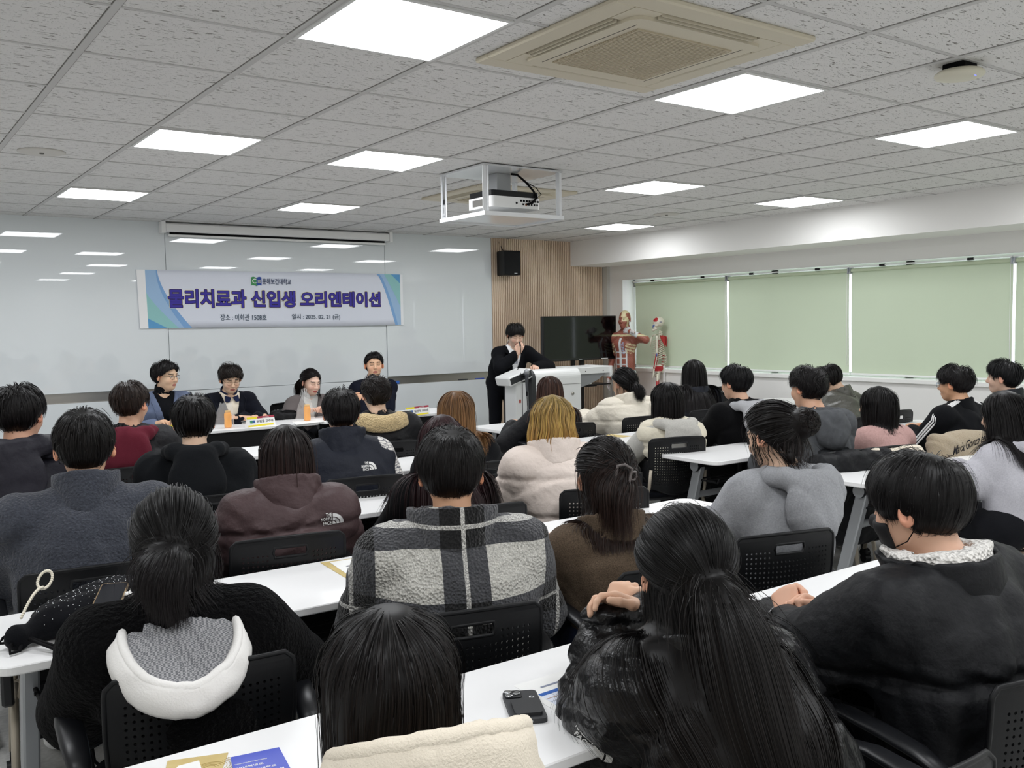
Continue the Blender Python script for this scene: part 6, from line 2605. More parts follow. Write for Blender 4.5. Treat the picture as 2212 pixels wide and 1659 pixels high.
seated('creampuff', 'person in an ivory puffer jacket with a low black ponytail', (1347, 829), 5.66, (5.14, 5.58), fem=True, yaw=6, pitch=6, rotz=-14, res=0.012, shw=1.05, wr=[(-0.2, 0.38, 0.77), (0.14, 0.38, 0.77)],
       top=top_creampuff, hair=hair(n=1700, r=0.0019, tie=(0.01, -0.108, -0.03), tail=0.14, tailgrav=0.5, whorl=(0, 0.04), vol=0.018, zend=-0.14, grav=0.4, collide=0.05, wisps=0.06, tiejit=0.02, seg=16))


def top_darkpuff(I):
    m = cloth('blue_black_puffer', '1a1d26', 'nylon')
    j = I['garment'](0.048, m, 'puffer_jacket', ripple=(3, 0.012), quilt=(0.14, 0.014), fold=0.005, h=0.013)
    I['ring']('collar', m, 0.035, 0.1, 0.02, parent=j)
    return j


seated('darkpuff', 'person in a dark puffer with long straight black hair by the window', (1497, 806), 5.68, (5.93, 5.60), fem=True, yaw=-12, pitch=2, rotz=-18, res=0.013, face_h=0.006,
       top=top_darkpuff, hair=hair(fem_long, n=2000, r=0.0019, zend=-0.42, collide=0.05))

# ---------------------------------------------------------------- the panel, facing the room


def suit(I, jacket, shirt, jm='suit', t=0.024, vneck=(-0.24, 0.078), lapel=True, turtle=None, tie=None, hem=0.50, shirtcollar=True, jname='blazer'):
    sh = I['garment'](0.008, cloth('shirt_' + shirt, shirt, 'cotton'), 'shirt', fold=0.002, h=0.010, neck_r=0.058, slv=False, hem=hem + 0.02)
    if turtle:
        I['ring']('turtleneck', cloth('shirt_' + shirt, shirt, 'cotton'), 0.088, 0.067, 0.010, parent=sh, fold=0.001)
    elif shirtcollar:
        I['ring']('shirt_collar', cloth('shirt_' + shirt, shirt, 'cotton'), 0.062, 0.067, 0.008, parent=sh, fold=0.0, tilt=0.35)
    j = I['garment'](t, cloth(jacket + '_suit', jacket, jm), jname, fold=0.004, h=0.011, vneck=vneck, neck_r=0.066, hem=hem)
    N, s = I['N'], I['s']
    if lapel:
        me = j.data
        vs = np.zeros(len(me.vertices) * 3, f32)
        me.vertices.foreach_get('co', vs)
        bvh = BVHTree.FromPolygons([Vector(v) for v in vs.reshape(-1, 3)], [tuple(p.vertices) for p in me.polygons])
        for sd in (-1, 1):
            V, Fq = [], []
            nn = 14
            for q in range(nn + 1):
                u = q / nn
                zz = vneck[0] * (1 - u) + 0.005 * u
                xi = sd * max(0.0, vneck[1] * (zz - vneck[0]) / (-vneck[0]))
                wd = 0.052 * math.sin(PI * min(1.0, 0.15 + u * 0.72)) + 0.008 + (0.012 if 0.72 < u < 0.86 else 0)
                for w in (-0.004, wd):
                    x = N[0] + xi + sd * w
                    h_ = bvh.ray_cast(Vector((x, N[1] + 0.4, N[2] + zz)), Vector((0, -1, 0)), 0.6)
                    y = h_[0].y if h_[0] else N[1] + 0.06
                    V.append((x, y + 0.007, N[2] + zz))
            Fq = [[2 * q, 2 * q + 1, 2 * q + 3, 2 * q + 2] for q in range(nn)]
            o = mesh_from('lapel', V, Fq, cloth(jacket + '_suit', jacket, jm), j, True)
            so = o.modifiers.new('thickness', 'SOLIDIFY')
            so.thickness = 0.004
    if tie:
        me = sh.data
        vs = np.zeros(len(me.vertices) * 3, f32)
        me.vertices.foreach_get('co', vs)
        bvh = BVHTree.FromPolygons([Vector(v) for v in vs.reshape(-1, 3)], [tuple(p.vertices) for p in me.polygons])
        b = MB()
        V = []
        zs = [0.0, -0.022, -0.028, -0.12, -0.26, -0.34]
        ws = [0.014, 0.010, 0.011, 0.022, 0.030, 0.032]
        for zz, wd in zip(zs, ws):
            for sd in (-1, 1):
                h_ = bvh.ray_cast(Vector((N[0] + sd * wd, N[1] + 0.4, N[2] - 0.03 + zz)), Vector((0, -1, 0)), 0.6)
                y = h_[0].y if h_[0] else N[1] + 0.07
                V.append((N[0] + sd * wd, y + 0.008, N[2] - 0.03 + zz))
        o = mesh_from('necktie', V, [[2 * q, 2 * q + 1, 2 * q + 3, 2 * q + 2] for q in range(5)], cloth('tie_' + tie, tie, 'cotton'), sh, True)
        so = o.modifiers.new('thickness', 'SOLIDIFY')
        so.thickness = 0.005
    return j


PY = 8.52
PSEAT = []


def panelist(*a, **k):
    I = person(*a, **k)
    PSEAT.append((I['root'][0], I['root'][1] + 0.06, k.get('rotz', 180), a[0]))
    return I


tbl = lambda px, py: np.array(at(px, py, z=0.765))
I = panelist('p1', 'person in a blue-grey blazer over a black turtleneck, glasses, looking sideways', (359, 813), 8.42, (2.20, PY), rotz=180, yaw=214, pitch=4, s=1.03, res=0.011, face_h=0.0028, skin='d9ad8c', lip='b4766a',
             top=lambda I: suit(I, '66718a', '0d0e12', 'wool', turtle=True, vneck=(-0.30, 0.085)), hair=hair(n=2000, r=0.0018, peak=0.02, L=(0.03, 0.01, 0.02), part=-0.02, vol=0.03, grav=0.2, fringe=0.9, col=BLK, seg=14),
             wr=[(-0.10, 0.36, 0.768), (0.10, 0.33, 0.768)])
glasses(I, '5a4a3c', 0.021)


def top_p2(I):
    j = suit(I, '14161f', 'e7ddcb', 'wool', vneck=(-0.30, 0.085), shirtcollar=False)
    I['ring']('navy_collar', cloth('navy_collar', '1d2440', 'cotton'), 0.068, 0.070, 0.010, fold=0.0, parent=j, tilt=0.3)
    N = I['N']
    b = MB()
    for sd in (-1, 1):
        b.add([(N[0] + sd * 0.006, N[1] + 0.088, N[2] - 0.02), (N[0] + sd * 0.062, N[1] + 0.075, N[2] + 0.0), (N[0] + sd * 0.066, N[1] + 0.10, N[2] - 0.058), (N[0] + sd * 0.03, N[1] + 0.112, N[2] - 0.062)], [[0, 1, 2, 3]])
    o = b.build('collar_points', cloth('navy_collar', '1d2440', 'cotton'), j)
    so = o.modifiers.new('thickness', 'SOLIDIFY')
    so.thickness = 0.004
    return j


I = panelist('p2', 'person in a dark navy jacket and cream top, wavy hair and glasses, looking down', (498, 819), 8.40, (2.80, PY), rotz=180, yaw=176, pitch=20, s=1.02, res=0.011, face_h=0.0028, skin='dcb092', eyes='down',
             top=top_p2, hair=hair(n=2000, r=0.0018, L=(0.035, 0.03, 0.03), curl=0.45, curlf=55, vol=0.034, grav=0.2, frizz=0.2, col=('17110e', '231a15'), fringe=0.8),
             wrw=[(2.97, 8.10, 0.772), (2.83, 8.12, 0.772)],
             hands=[dict(R=hf(-1, (-0.7, -0.5, 0.0), (0.25, -0.3, 0.9)), curl=(.55, .6, .6, .6)), dict(R=hf(1, (0.7, -0.5, 0.05), (-0.25, -0.3, 0.9)), curl=(.5, .55, .6, .6))])
glasses(I, '8a7350', 0.022)

panelist('p3', 'person in a grey jacket and pale turtleneck with dark hair tied back, looking down', (672, 826), 8.42, (3.57, PY), fem=True, rotz=180, yaw=190, pitch=14, res=0.011, face_h=0.0028, skin='e2b49c', lip='b85a55', eyes='down',
         top=lambda I: suit(I, '6b6463', 'c9c9c6', 'wool', turtle=True, vneck=(-0.26, 0.085), t=0.028),
         hair=hair(n=1900, r=0.0017, tie=(0.0, -0.110, -0.02), tail=0.2, tailgrav=0.6, peak=0.03, up=0.02, part=0.02, vol=0.014, zend=-0.16, grav=0.35, wisps=0.05, collide=0.035, col=('130d0c', '1c1310'), seg=16), wr=[(-0.08, 0.34, 0.768), (0.10, 0.33, 0.768)])

panelist('p4', 'person in a dark suit with arms crossed, last of the panel towards the lectern', (808, 789), 8.42, (4.25, PY), rotz=180, yaw=160, pitch=-3, s=1.03, res=0.011, face_h=0.0028, skin='d8a583', eyes='down', lip='a8685c',
         top=lambda I: suit(I, '121521', 'c9ced8', 'suit', vneck=(-0.25, 0.08), tie='252a38'), hair=hair(n=1900, r=0.0017, peak=0.022, L=(0.022, 0.008, 0.012), vol=0.016, fringe=0.9, grav=0.15, part=0.03),
         wr=[(0.10, 0.20, 0.86), (-0.12, 0.235, 0.83)], poles=[(-0.8, 0.3, -0.6), (0.8, 0.3, -0.6)],
         hands=[dict(R=hf(-1, (0.85, 0.1, 0.1), (0.2, 0.9, 0.3)), curl=(.35, .35, .4, .4)), dict(R=hf(1, (-0.85, -0.2, 0.15), (0.0, 0.9, 0.4)), curl=(.4, .4, .45, .5))])

# ---------------------------------------------------------------- the speaker at the lectern
_pm = at(1116, 752, y=8.12)
I = person('presenter', 'person in a black suit standing at the lectern, head bowed, hand at mouth', (1113, 724), 8.30, (5.98, 8.55), rotz=165, yaw=163, pitch=24, s=1.0, res=0.011, face_h=0.003, skin='ddb299', eyes='down', stand=True,
           top=lambda I: suit(I, '0e0f13', 'eef0f2', 'suit', vneck=(-0.34, 0.085), tie='9ba0ab', hem=0.74), hair=hair(n=1900, r=0.0018, L=(0.045, 0.01, 0.015), vol=0.026, grav=0.18),
           wrw=[(6.13, 8.14, 1.10), (5.90, 8.13, 1.255)], poles=[(-0.9, -0.2, -0.3), (0.9, 0.1, -0.8)], legs='101116', feet='121214',
           hands=[dict(R=hf(-1, (0.2, 0.9, -0.1), (-0.2, 0.1, 0.95)), curl=(.3, .3, .35, .4)), dict(R=hf(1, (-0.30, 0.30, 0.85), (0.35, 0.85, -0.2)), curl=(.75, .8, .85, .9), thumb=0.8)])
gm = thing('gooseneck_microphone', 'thin black gooseneck microphone rising from the lectern to the speaker\'s hand', 'microphone', (0, 0, 0))
MB().tube([(5.80, 8.02, 1.06), (5.83, 8.0, 1.15), (5.86, 8.02, 1.24), (5.88, 8.06, 1.335)], 0.004, 8).build('stem', m_dark, gm)
MB().cyl((5.80, 8.02, 1.04), (5.80, 8.02, 1.07), 0.02, 0.014, 14).build('base', m_black, gm)
MB().cyl((5.88, 8.058, 1.33), (5.884, 8.075, 1.38), 0.009, 0.008, 12).build('capsule', m_black, gm)

# ---------------------------------------------------------------- face mask of the person in the front row
I = PPL['mask']
H = I['H']
G_lo, G_hi = H.c - 0.14, H.c + 0.14
G = Field(*[axis(G_lo[q], G_hi[q], 0.005) for q in range(3)])
G.add(H, k=0)
G.F -= 0.0075


def _mcut(X, Y, Z):
    x, y, z = H.local(X, Y, Z)
    top = z - (-0.008 - 0.25 * np.abs(x) + 0.0 * y)
    bot = (-0.122 + 0.5 * np.abs(x)) - z
    side = (0.045 + 0.35 * (-z - 0.05) * 0) - y
    return np.maximum(np.maximum(top, bot), side)


G.F = np.maximum(G.F, _mcut(*G.X((slice(None),) * 3)).astype(f32))
V, Fq = G.mesh()
V = relax(V, Fq, 2)
mk = mesh_from('face_mask', V, Fq, mat('mask_black', '101013', 0.75), I['body'], True)
lp = MB()
for q in (-1, 1):
    lp.tube([tuple(H.W(p)) for p in ((q * 0.060, 0.050, -0.025), (q * 0.074, 0.02, -0.004), (q * 0.086, 0.0, 0.020), (q * 0.092, -0.018, 0.03), (q * 0.090, -0.036, 0.005), (q * 0.080, -0.022, -0.042), (q * 0.074, 0.004, -0.070), (q * 0.050, 0.046, -0.085))], 0.0014, 6)
lp.build('ear_loop', m_dark, mk)

# black flower clip in the long hair, and the sleeve lettering of the glossy puffer
I = PPL['longhair']
H = I['H']
cl = MB()
for k in range(7):
    a = k * 0.9
    p = H.W((0.016 + 0.016 * math.cos(a), -0.142 - 0.004 * (k % 2), -0.03 + 0.024 * math.sin(a)))
    cl.ball(tuple(p), 0.009, 8, 6)
cl.tube([tuple(H.W(p)) for p in ((0.0, -0.138, -0.052), (0.016, -0.146, -0.03), (0.03, -0.138, -0.008))], 0.005, 8)
cl.build('hair_clip', mat('clip_black', '15161c', 0.2), I['hair'])
_E, _S = I['EL'], I['SL']
_c = _S + (_E - _S) * 0.62
_up = (_S - _E) / np.linalg.norm(_S - _E)
_n = np.array((-0.62, -0.78, 0.1))
_x = np.cross(_up, _n)
logo(I, _c + _n * 0.05, _x, np.cross(_n, _x), 0.085)

# chairs under everybody
place_chair(5.60, 3.31, -8, 'black chair under the beige jacket with script, beside the striped track top')
_cl = dict(creamhood='black chair of the cream-hooded person nearest the camera', longhair='black chair of the person in the glossy black puffer', mask='black chair of the person in the face mask, bottom right corner',
           whitehood='black chair behind the big white hood, hand slot at its top', plaid='black chair of the person in the plaid fleece', coatclip='black chair of the person in the brown wool coat', bun='black chair of the grey-hooded person with the bun',
           rightwoman='black chair with an armrest at the right edge, under the pale grey sweatshirt', fleece='black chair of the person in the slate fleece', brownpuff='black chair behind the brown puffer jacket', reddish='black chair of the person with wine-red hair',
           blonde='black chair of the blonde person in the cream puffer', g22='black chair with a dark jacket hung on it, behind number 22', pink='black chair with a cream coat on it, behind the pink sweater', adidas='black chair of the person with three white sleeve stripes',
           rightman='black chair of the person with the straight fringe by the windows', leftpuffer='black chair of the person in the quilted puffer at the left edge', blackhood='black chair of the person in the plain black hood', navy='black chair of the person with printed sleeves',
           lightbrown='black chair of the person with light-brown hair', vest='black chair with a perforated back behind the cream vest', greyblack='black chair of the person in a black coat with grey hood', leather='black chair of the person in the leather jacket',
           crimson='black chair of the person in the crimson hood', sherpa='black chair of the person with the tan sherpa collar', brownlong='black chair of the person with reddish-brown hair by the lectern', creampuff='black chair behind the ivory puffer jacket', darkpuff='black chair of the dark puffer by the window')
for x, y, d, k in SEATS:
    place_chair(float(x), float(y), d, _cl[k])
_pl = dict(p1='black chair of the panel member in the blue-grey blazer', p2='black chair of the panel member with wavy hair', p3='black chair of the panel member in the grey jacket', p4='black chair of the panel member with crossed arms')
for x, y, d, k in PSEAT:
    place_chair(float(x), float(y), d, _pl[k])
# ================================================================== PROJECTOR IN ITS LIFT CAGE
pj = thing('projector_lift', 'open white ceiling lift cage hanging under the tiles', 'projector lift', (3.78, 5.38, CEIL))
m_cage = mat('cage_white', 'e2e4e6', 0.35)
m_mir = mat('cage_plate_gloss', 'cfd1d2', 0.12, spec=0.8)
MB().box(-0.33, 0.33, -0.28, 0.28, -0.02, -0.008).build('top_plate', m_mir, pj)
MB().box(-0.33, 0.33, -0.28, 0.28, -0.335, -0.328).build('bottom_plate', m_mir, pj)
lp = MB()
for a, b2, c, d in ((-.335, .335, -.285, -.275), (-.335, .335, .275, .285), (-.335, -.325, -.275, .275), (.325, .335, -.275, .275)):
    lp.box(a, b2, c, d, -0.345, -0.318)
lp.build('bottom_rim', m_cage, pj)
for sx in (-1, 1):
    for sy in (-1, 1):
        x, y = sx * 0.315, sy * 0.262
        MB().box(x - 0.016, x + 0.016, y - 0.003, y + 0.003, -0.33, -0.02).box(x - sx * .016 - .002, x - sx * .016 + .002, y - .02, y + .02, -.33, -.02).build('post', m_cage, pj)
        if sx < 0:
            MB().box(x - 0.008, x + 0.008, y + 0.004 * -sy - .006, y + 0.004 * -sy + .006, -0.3, -0.02).build('slide_rail', m_chrome, pj)
MB().box(-0.07, 0.05, -0.05, 0.05, -0.14, -0.02, 0.003).build('mount_box', mat('mount_grey', 'a8aaac', 0.5, metal=.3), pj)
pr_ = thing('projector', 'white and black projector mounted inside the ceiling lift cage', 'projector', (3.79, 5.36, CEIL - 0.27))
MB().prism(rrect(-0.21, 0.21, -0.15, 0.15, 0.03), 0.0, 0.075).build('case', m_white, pr_)
MB().prism(rrect(-0.205, 0.205, -0.145, 0.145, 0.03), 0.075, 0.115).build('top_case', m_black, pr_)
io = MB()
for k in range(7):
    io.box(0.03 + 0.024 * k, 0.046 + 0.024 * k, -0.153, -0.149, 0.045, 0.058)
for k in range(6):
    io.box(0.05 + 0.024 * k, 0.062 + 0.024 * k, -0.153, -0.149, 0.022, 0.034)
io.lathe([(0.0, -0.153), (0.008, -0.153), (0.008, -0.149)], 12, (-0.0, 0, 0.035), axis='y')
io.build('sockets', m_dark, pr_)
MB().box(0.075, 0.085, -0.156, -0.149, 0.02, 0.034).build('orange_plug', mat('plug_orange', 'c06a2e', .5), pr_)
MB().box(-0.2115, -0.209, -0.1, 0.08, 0.015, 0.06).build('side_vent', m_gap, pr_)
MB().box(-0.05, 0.04, -0.05, 0.05, 0.115, 0.135).build('mount_foot', m_silver, pr_)
MB().tube([(0.02, -0.06, 0.245), (0.06, -0.08, 0.24), (0.12, -0.10, 0.19), (0.16, -0.13, 0.13), (0.165, -0.165, 0.08), (0.12, -0.17, 0.04), (0.08, -0.155, 0.028)], 0.008, 8).build('cable_bundle', m_dark, pr_)
MB().tube([(0.1, -0.1, 0.2), (0.17, -0.15, 0.15), (0.2, -0.17, 0.1), (0.19, -0.15, 0.09)], 0.003, 6).build('cable', m_dark, pr_)
# ================================================================== ANATOMICAL MODELS IN THE CORNER
def muscle_figure():
    p0 = at(1350, 690, y=8.72)
    rz = math.radians(102)
    sc = 0.90
    root = np.array((p0.x, p0.y, 0.0))
    hz = p0.z
    # own frame: faces +y
    Hc = np.array((0, 0.01, hz), f32)
    H = HeadFn(rot3(8, 2, 0), Hc, 1.0)
    zs = hz - 0.235                              # shoulder height
    A3 = lambda *v: np.array(v, f32)
    N = A3(0, -0.02, hz - 0.16)
    P = [Cap(A3(0, 0, 0.90), A3(0, 0.0, 1.06), 0.112, 0.100, sx=1.32, k=0.05), Cap(A3(0, 0, 1.06), A3(0, 0.01, zs - 0.08), 0.100, 0.122, sx=1.38, k=0.05), Cap(A3(0, 0.01, zs - .08), A3(0, -0.005, zs), 0.105, 0.07, sx=1.65, k=0.04),
         Cap(A3(-0.155, 0, zs), A3(0.155, 0, zs), 0.056, k=0.04), Cap(N, H.W((0, -0.02, -0.05)), 0.058, 0.054, k=0.02),
         Ell(A3(-0.075, 0.085, zs - 0.075), (0.085, 0.04, 0.062), k=0.03), Ell(A3(0.075, 0.085, zs - 0.075), (0.085, 0.04, 0.062), k=0.03)]
    for s in (-1, 1):
        P += [Cap(N + A3(0, 0, 0.03), A3(s * 0.15, 0, zs + 0.01), 0.045, 0.045, k=0.04)]
        P += [Cap(A3(s * 0.085, 0, 0.90), A3(s * 0.10, 0.015, 0.50), 0.088, 0.060, k=0.04), Cap(A3(s * 0.10, 0.015, 0.50), A3(s * 0.11, -0.02, 0.12), 0.058, 0.038, k=0.02),
              Cap(A3(s * 0.11, -0.02, 0.08), A3(s * 0.13, 0.12, 0.065), 0.036, 0.028, k=0.02)]
    sh, el, wr = A3(-0.185, 0, zs - 0.005), A3(-0.40, 0.07, zs - 0.02), A3(-0.225, 0.20, zs + 0.085)
    P += [Ell(sh, (0.068, 0.065, 0.065), k=0.03), Cap(sh, el, 0.056, 0.046, k=0.03), Cap(el, wr, 0.046, 0.032, k=0.02)]
    sh2, el2, wr2 = A3(0.185, 0, zs - 0.005), A3(0.235, 0.0, zs - 0.29), A3(0.25, 0.06, zs - 0.52)
    P += [Ell(sh2, (0.068, 0.065, 0.065), k=0.03), Cap(sh2, el2, 0.056, 0.044, k=0.03), Cap(el2, wr2, 0.044, 0.030, k=0.02)]
    lo = np.min([p.lo for p in P] + [H.lo], 0) - 0.03
    hi = np.max([p.hi for p in P] + [H.hi], 0) + 0.03
    lo[2] = 0.03
    G = Field(axis(lo[0], hi[0], 0.013, [(-.1, .1, 0.006)]), axis(lo[1], hi[1], 0.011), axis(lo[2], hi[2], 0.013, [(hz - .14, hz + .14, 0.005)])).add(*P)
    G.add(H, k=0.015)
    V, F = G.mesh()
    h1 = hand_mesh(wr, hf(-1, (0.85, -0.1, 0.12), (-0.1, 0.9, 0.25)), -1, 0.95, curl=(0.15, 0.2, 0.25, 0.3), thumb=0.3, h=0.006)
    h2 = hand_mesh(wr2, hf(1, (0, 0.15, -1), (0.9, 0.2, 0)), 1, 0.95, curl=(0.2, 0.2, 0.2, 0.2), h=0.008)
    n0 = len(V)
    V, F = join_meshes([(V, F), h1, h2])
    x, y, z = V[:, 0], V[:, 1], V[:, 2]
    red, pale, cream, white = [np.array(lin(c)[:3]) for c in ('96594a', 'b88672', 'd6caa2', 'd6dadb')]
    fib = 0.5 + 0.5 * np.sin(240 * (x * 0.6 + z * 0.8 + 0.12 * np.sin(20 * x)))
    C = red * (0.82 + 0.36 * fib[:, None])
    fr = y > 0.03

    def put(m, c):
        C[m] = c
    rel = z - zs
    put(fr & (np.abs(x - 0.0) < 0.018) & (rel < 0.0) & (z > 0.98), white)                                # linea alba and sternum
    for k in range(3):
        put(fr & (np.abs(x) < 0.085) & (np.abs(z - (1.19 - 0.075 * k)) < 0.007), white)
    for s in (-1, 1):
        put(fr & (np.abs(x - s * 0.088) < 0.009) & (z > 0.96) & (z < 1.24), white)
        put((y > 0.0) & (x * s > 0.09) & (z > 1.18) & (z < 1.30) & (np.sin(150 * (z + 0.4 * np.abs(x))) > -0.2), cream)   # serratus and ribs
        put((y > 0.03) & (np.abs(x - s * 0.045) < 0.022) & (rel < -0.05) & (rel > -0.2) & (np.sin(190 * (z + 0.3 * np.abs(x))) > 0.1) & (s < 0), np.array(lin('9fb2d0')[:3]))
    put((np.abs(rel - 0.035) < 0.012) & fr, cream)                                                      # collar bones
    put((x < -0.09) & (np.abs(z - (0.93 - 0.5 * (x + 0.13))) < 0.022), white)                           # groin ligament
    put((x < -0.10) & (np.abs(z - 0.80) < 0.10) & (y < 0.05) & (y > -0.06), np.array(lin('c2c6ca')[:3]))
    put((np.abs(x) < 0.2) & (np.abs(z - (0.80 + 0.9 * (np.abs(x) - 0.09))) < 0.012) & fr, pale)
    # forearm sheath of the raised arm
    t = ((V - el) @ (wr - el)) / float((wr - el) @ (wr - el))
    dd = np.linalg.norm(V - (el + np.clip(t, 0, 1)[:, None] * (wr - el)), axis=1)
    put((dd < 0.06) & (t > 0.55) & (t < 1.0), white)
    hx, hy, hzz = H.local(x, y, z)
    head = (np.abs(hx) < 0.11) & (np.abs(hy) < 0.13) & (hzz > -0.13) & (hzz < 0.14)
    put(head & (hzz > 0.035), cream)
    put(head & (hzz > 0.03) & (hy > 0.04) & (hx > 0.012), red * 0.9)
    put(head & (hx < -0.045) & (hzz > 0.025) & (hzz < 0.075) & (np.abs(hy - 0.01) < 0.04), red)
    put(head & (hx < -0.01) & (np.abs(hzz - 0.004) < 0.026) & (hy > 0.03), cream)
    put(head & (hx < -0.03) & (hy < 0.05) & (hy > 0.012) & (hzz < 0.0) & (hzz > -0.09), cream)
    put(head & (((np.abs(hx) - 0.031) ** 2 + (hzz - 0.004) ** 2) < 0.011 ** 2) & (hy > 0.06), np.array((0.25, 0.2, 0.12)))
    hnd = np.zeros(len(V), bool)
    hnd[n0:] = True
    put(hnd, white * 0.95)
    put(hnd & (np.sin(420 * (x + 0.5 * z)) > 0.75), np.array(lin('a86a58')[:3]))
    o = mesh_from('muscle_figure', V * np.array((sc, sc, 1.0)), F, mat('anatomy_paint', None, 0.32, attr='Col'), None, True, col=C)
    o.location = root
    o.rotation_euler = (0, 0, rz)
    tag(o, 'red painted muscle torso figure with one raised arm, standing in the window corner', 'anatomical model')
    MB().prism(rrect(-0.26, 0.26, -0.2, 0.24, 0.03), 0.0, 0.035).build('base', m_white, o)


muscle_figure()


def skeleton():
    p0 = at(1421, 700, y=8.45)
    t = thing('skeleton_model', 'small painted skeleton model on a pole beside the muscle figure', 'anatomical model', (p0.x, p0.y, 0), math.radians(40))
    bone = mat('bone_cream', 'e6e1d0', 0.4)
    red = mat('bone_red', 'b3242a', 0.4)
    blue = mat('bone_blue', '3d5fae', 0.4)
    k = 0.80
    top = p0.z
    L = lambda x, y, z: (x * k, y * k, top + z * k)            # z measured from the skull's middle
    A3 = lambda *v: np.array(L(*v), f32)
    # skull
    P = [Ell(A3(0, -0.015, 0.035), np.array((0.074, 0.092, 0.078)) * k, k=0.015), Ell(A3(0, 0.045, -0.035), np.array((0.05, 0.04, 0.06)) * k, k=0.02),
         Cap(A3(-0.045, 0.02, -0.075), A3(-0.02, 0.072, -0.098), 0.011, k=0.006), Cap(A3(0.045, 0.02, -0.075), A3(0.02, 0.072, -0.098), 0.011, k=0.006), Cap(A3(-0.02, 0.072, -0.098), A3(0.02, 0.072, -0.098), 0.012, k=0.006),
         Cap(A3(-0.058, -0.0, -0.02), A3(-0.045, 0.06, -0.02), 0.008, k=0.006), Cap(A3(0.058, 0, -0.02), A3(0.045, 0.06, -0.02), 0.008, k=0.006)]
    lo = np.min([p.lo for p in P], 0) - 0.02
    hi = np.max([p.hi for p in P], 0) + 0.02
    G = Field(*[axis(lo[q], hi[q], 0.005) for q in range(3)]).add(*P)
    G.cut(Ell(A3(-0.03, 0.085, 0.0), (0.016, 0.02, 0.014)), Ell(A3(0.03, 0.085, 0.0), (0.016, 0.02, 0.014)), Ell(A3(0, 0.095, -0.035), (0.009, 0.02, 0.013)), k=0.004)
    V, F = G.mesh()
    lz = (V[:, 2] - top) / k
    ly, lx = V[:, 1] / k, V[:, 0] / k
    C = np.tile(np.array(lin('ddd8c8')[:3]), (len(V), 1))
    C[(((ly - 0.03) / 0.045) ** 2 + ((lz - 0.07) / 0.035) ** 2 < 1) & (np.abs(lx) > 0.02)] = np.array(lin('b3242a')[:3])
    C[(ly > 0.035) & (lz < -0.005) & (lz > -0.06) & (np.sin(90 * lx + 60 * lz) > -0.3)] = np.array(lin('5b76b5')[:3])
    C[(np.abs(ly + 0.05) < 0.02) & (np.abs(lz - 0.03) < 0.008)] = np.array(lin('5a5f7d')[:3])
    mesh_from('skull', V, F, mat('anatomy_paint', None, 0.32, attr='Col'), t, True, col=C)
    sp = MB()
    for q in range(23):
        u = q / 22
        z = -0.115 - 0.56 * u
        y = -0.03 - 0.035 * math.sin(u * 2.6) + 0.045 * math.sin(u * PI * 2) * 0.5
        r = 0.014 + 0.012 * u
        sp.m = 1 if (q > 13 and q % 2) else 0
        sp.lathe([(r * 0.85 * k, -0.009 * k), (r * k, -0.006 * k), (r * 0.9 * k, 0), (r * k, 0.006 * k), (r * .85 * k, 0.009 * k)], 12, L(0, y, z))
        sp.m = 0
        sp.tube([L(0, y - r, z), L(0, y - r - 0.028, z - 0.016)], [0.006 * k, 0.004 * k], 6)
        sp.tube([L(-0.03, y - r * .6, z), L(0.03, y - r * .6, z)], 0.004 * k, 6)
    sp.build('spine', [bone, red], t)
    st = MB().tube([L(0, 0.095, -0.20), L(0, 0.115, -0.28), L(0, 0.120, -0.36)], [0.014 * k, 0.018 * k, 0.010 * k], 8, flat=0.5)
    st.build('sternum', bone, t)
    for s in (-1, 1):
        for q in range(11):
            z0 = -0.185 - 0.032 * q
            w = 0.075 + 0.062 * math.sin(min(1, q / 7) * PI / 2) - 0.006 * max(0, q - 7)
            pts = []
            fe = 1.0 if q < 9 else 0.62
            for v in range(11):
                a = v / 10 * PI * fe
                pts.append(L(s * w * math.sin(a), -0.045 - 0.075 * math.cos(a) + (0.075 if v > 5 else 0.04) * 0 + 0.03 + 0.02 * math.sin(a / 2), z0 - 0.085 * math.sin(a / 2) ** 1.2 * (1 if q < 7 else 0.8)))
            r = MB()
            r.tube(pts, 0.0088 * k, 6, flat=0.65)
            ro = r.build('rib', bone, t)
            if q in (1, 2, 3, 4):
                MB().tube(pts[3:7], 0.0098 * k, 6, flat=0.65).build('muscle_mark', red, ro)
        MB().tube([L(s * 0.012, 0.085, -0.195), L(s * 0.07, 0.07, -0.175), L(s * 0.145, 0.015, -0.165)], 0.007 * k, 6).build('collar_bone', bone, t)
        Vs = [L(s * 0.055, -0.125, -0.20), L(s * 0.15, -0.05, -0.175), L(s * 0.14, -0.06, -0.22), L(s * 0.085, -0.125, -0.36)]
        o = mesh_from('shoulder_blade', Vs, [[0, 1, 2, 3]], red, t)
        so = o.modifiers.new('thickness', 'SOLIDIFY')
        so.thickness = 0.008
        for nm, a, b, r0, m_ in (('upper_arm_bone', (0.165, 0.0, -0.18), (0.19, 0.0, -0.46), 0.013, bone), ('radius_bone', (0.195, 0.01, -0.47), (0.20, 0.05, -0.69), 0.008, red), ('ulna_bone', (0.185, -0.005, -0.465), (0.185, 0.04, -0.69), 0.008, bone)):
            a, b = (s * a[0], a[1], a[2]), (s * b[0], b[1], b[2])
            m1 = [a[q] * 0.85 + b[q] * 0.15 for q in range(3)]
            m2 = [a[q] * 0.15 + b[q] * 0.85 for q in range(3)]
            MB().tube([L(*a), L(*m1), L(*m2), L(*b)], [r0 * 1.6 * k, r0 * k, r0 * k, r0 * 1.5 * k], 8).build(nm, m_, t)
        MB().tube([L(s * 0.19, 0, -0.455), L(s * 0.192, 0.01, -0.50)], 0.014 * k, 8).build('elbow_mark', blue if s < 0 else red, t)
        hd = MB()
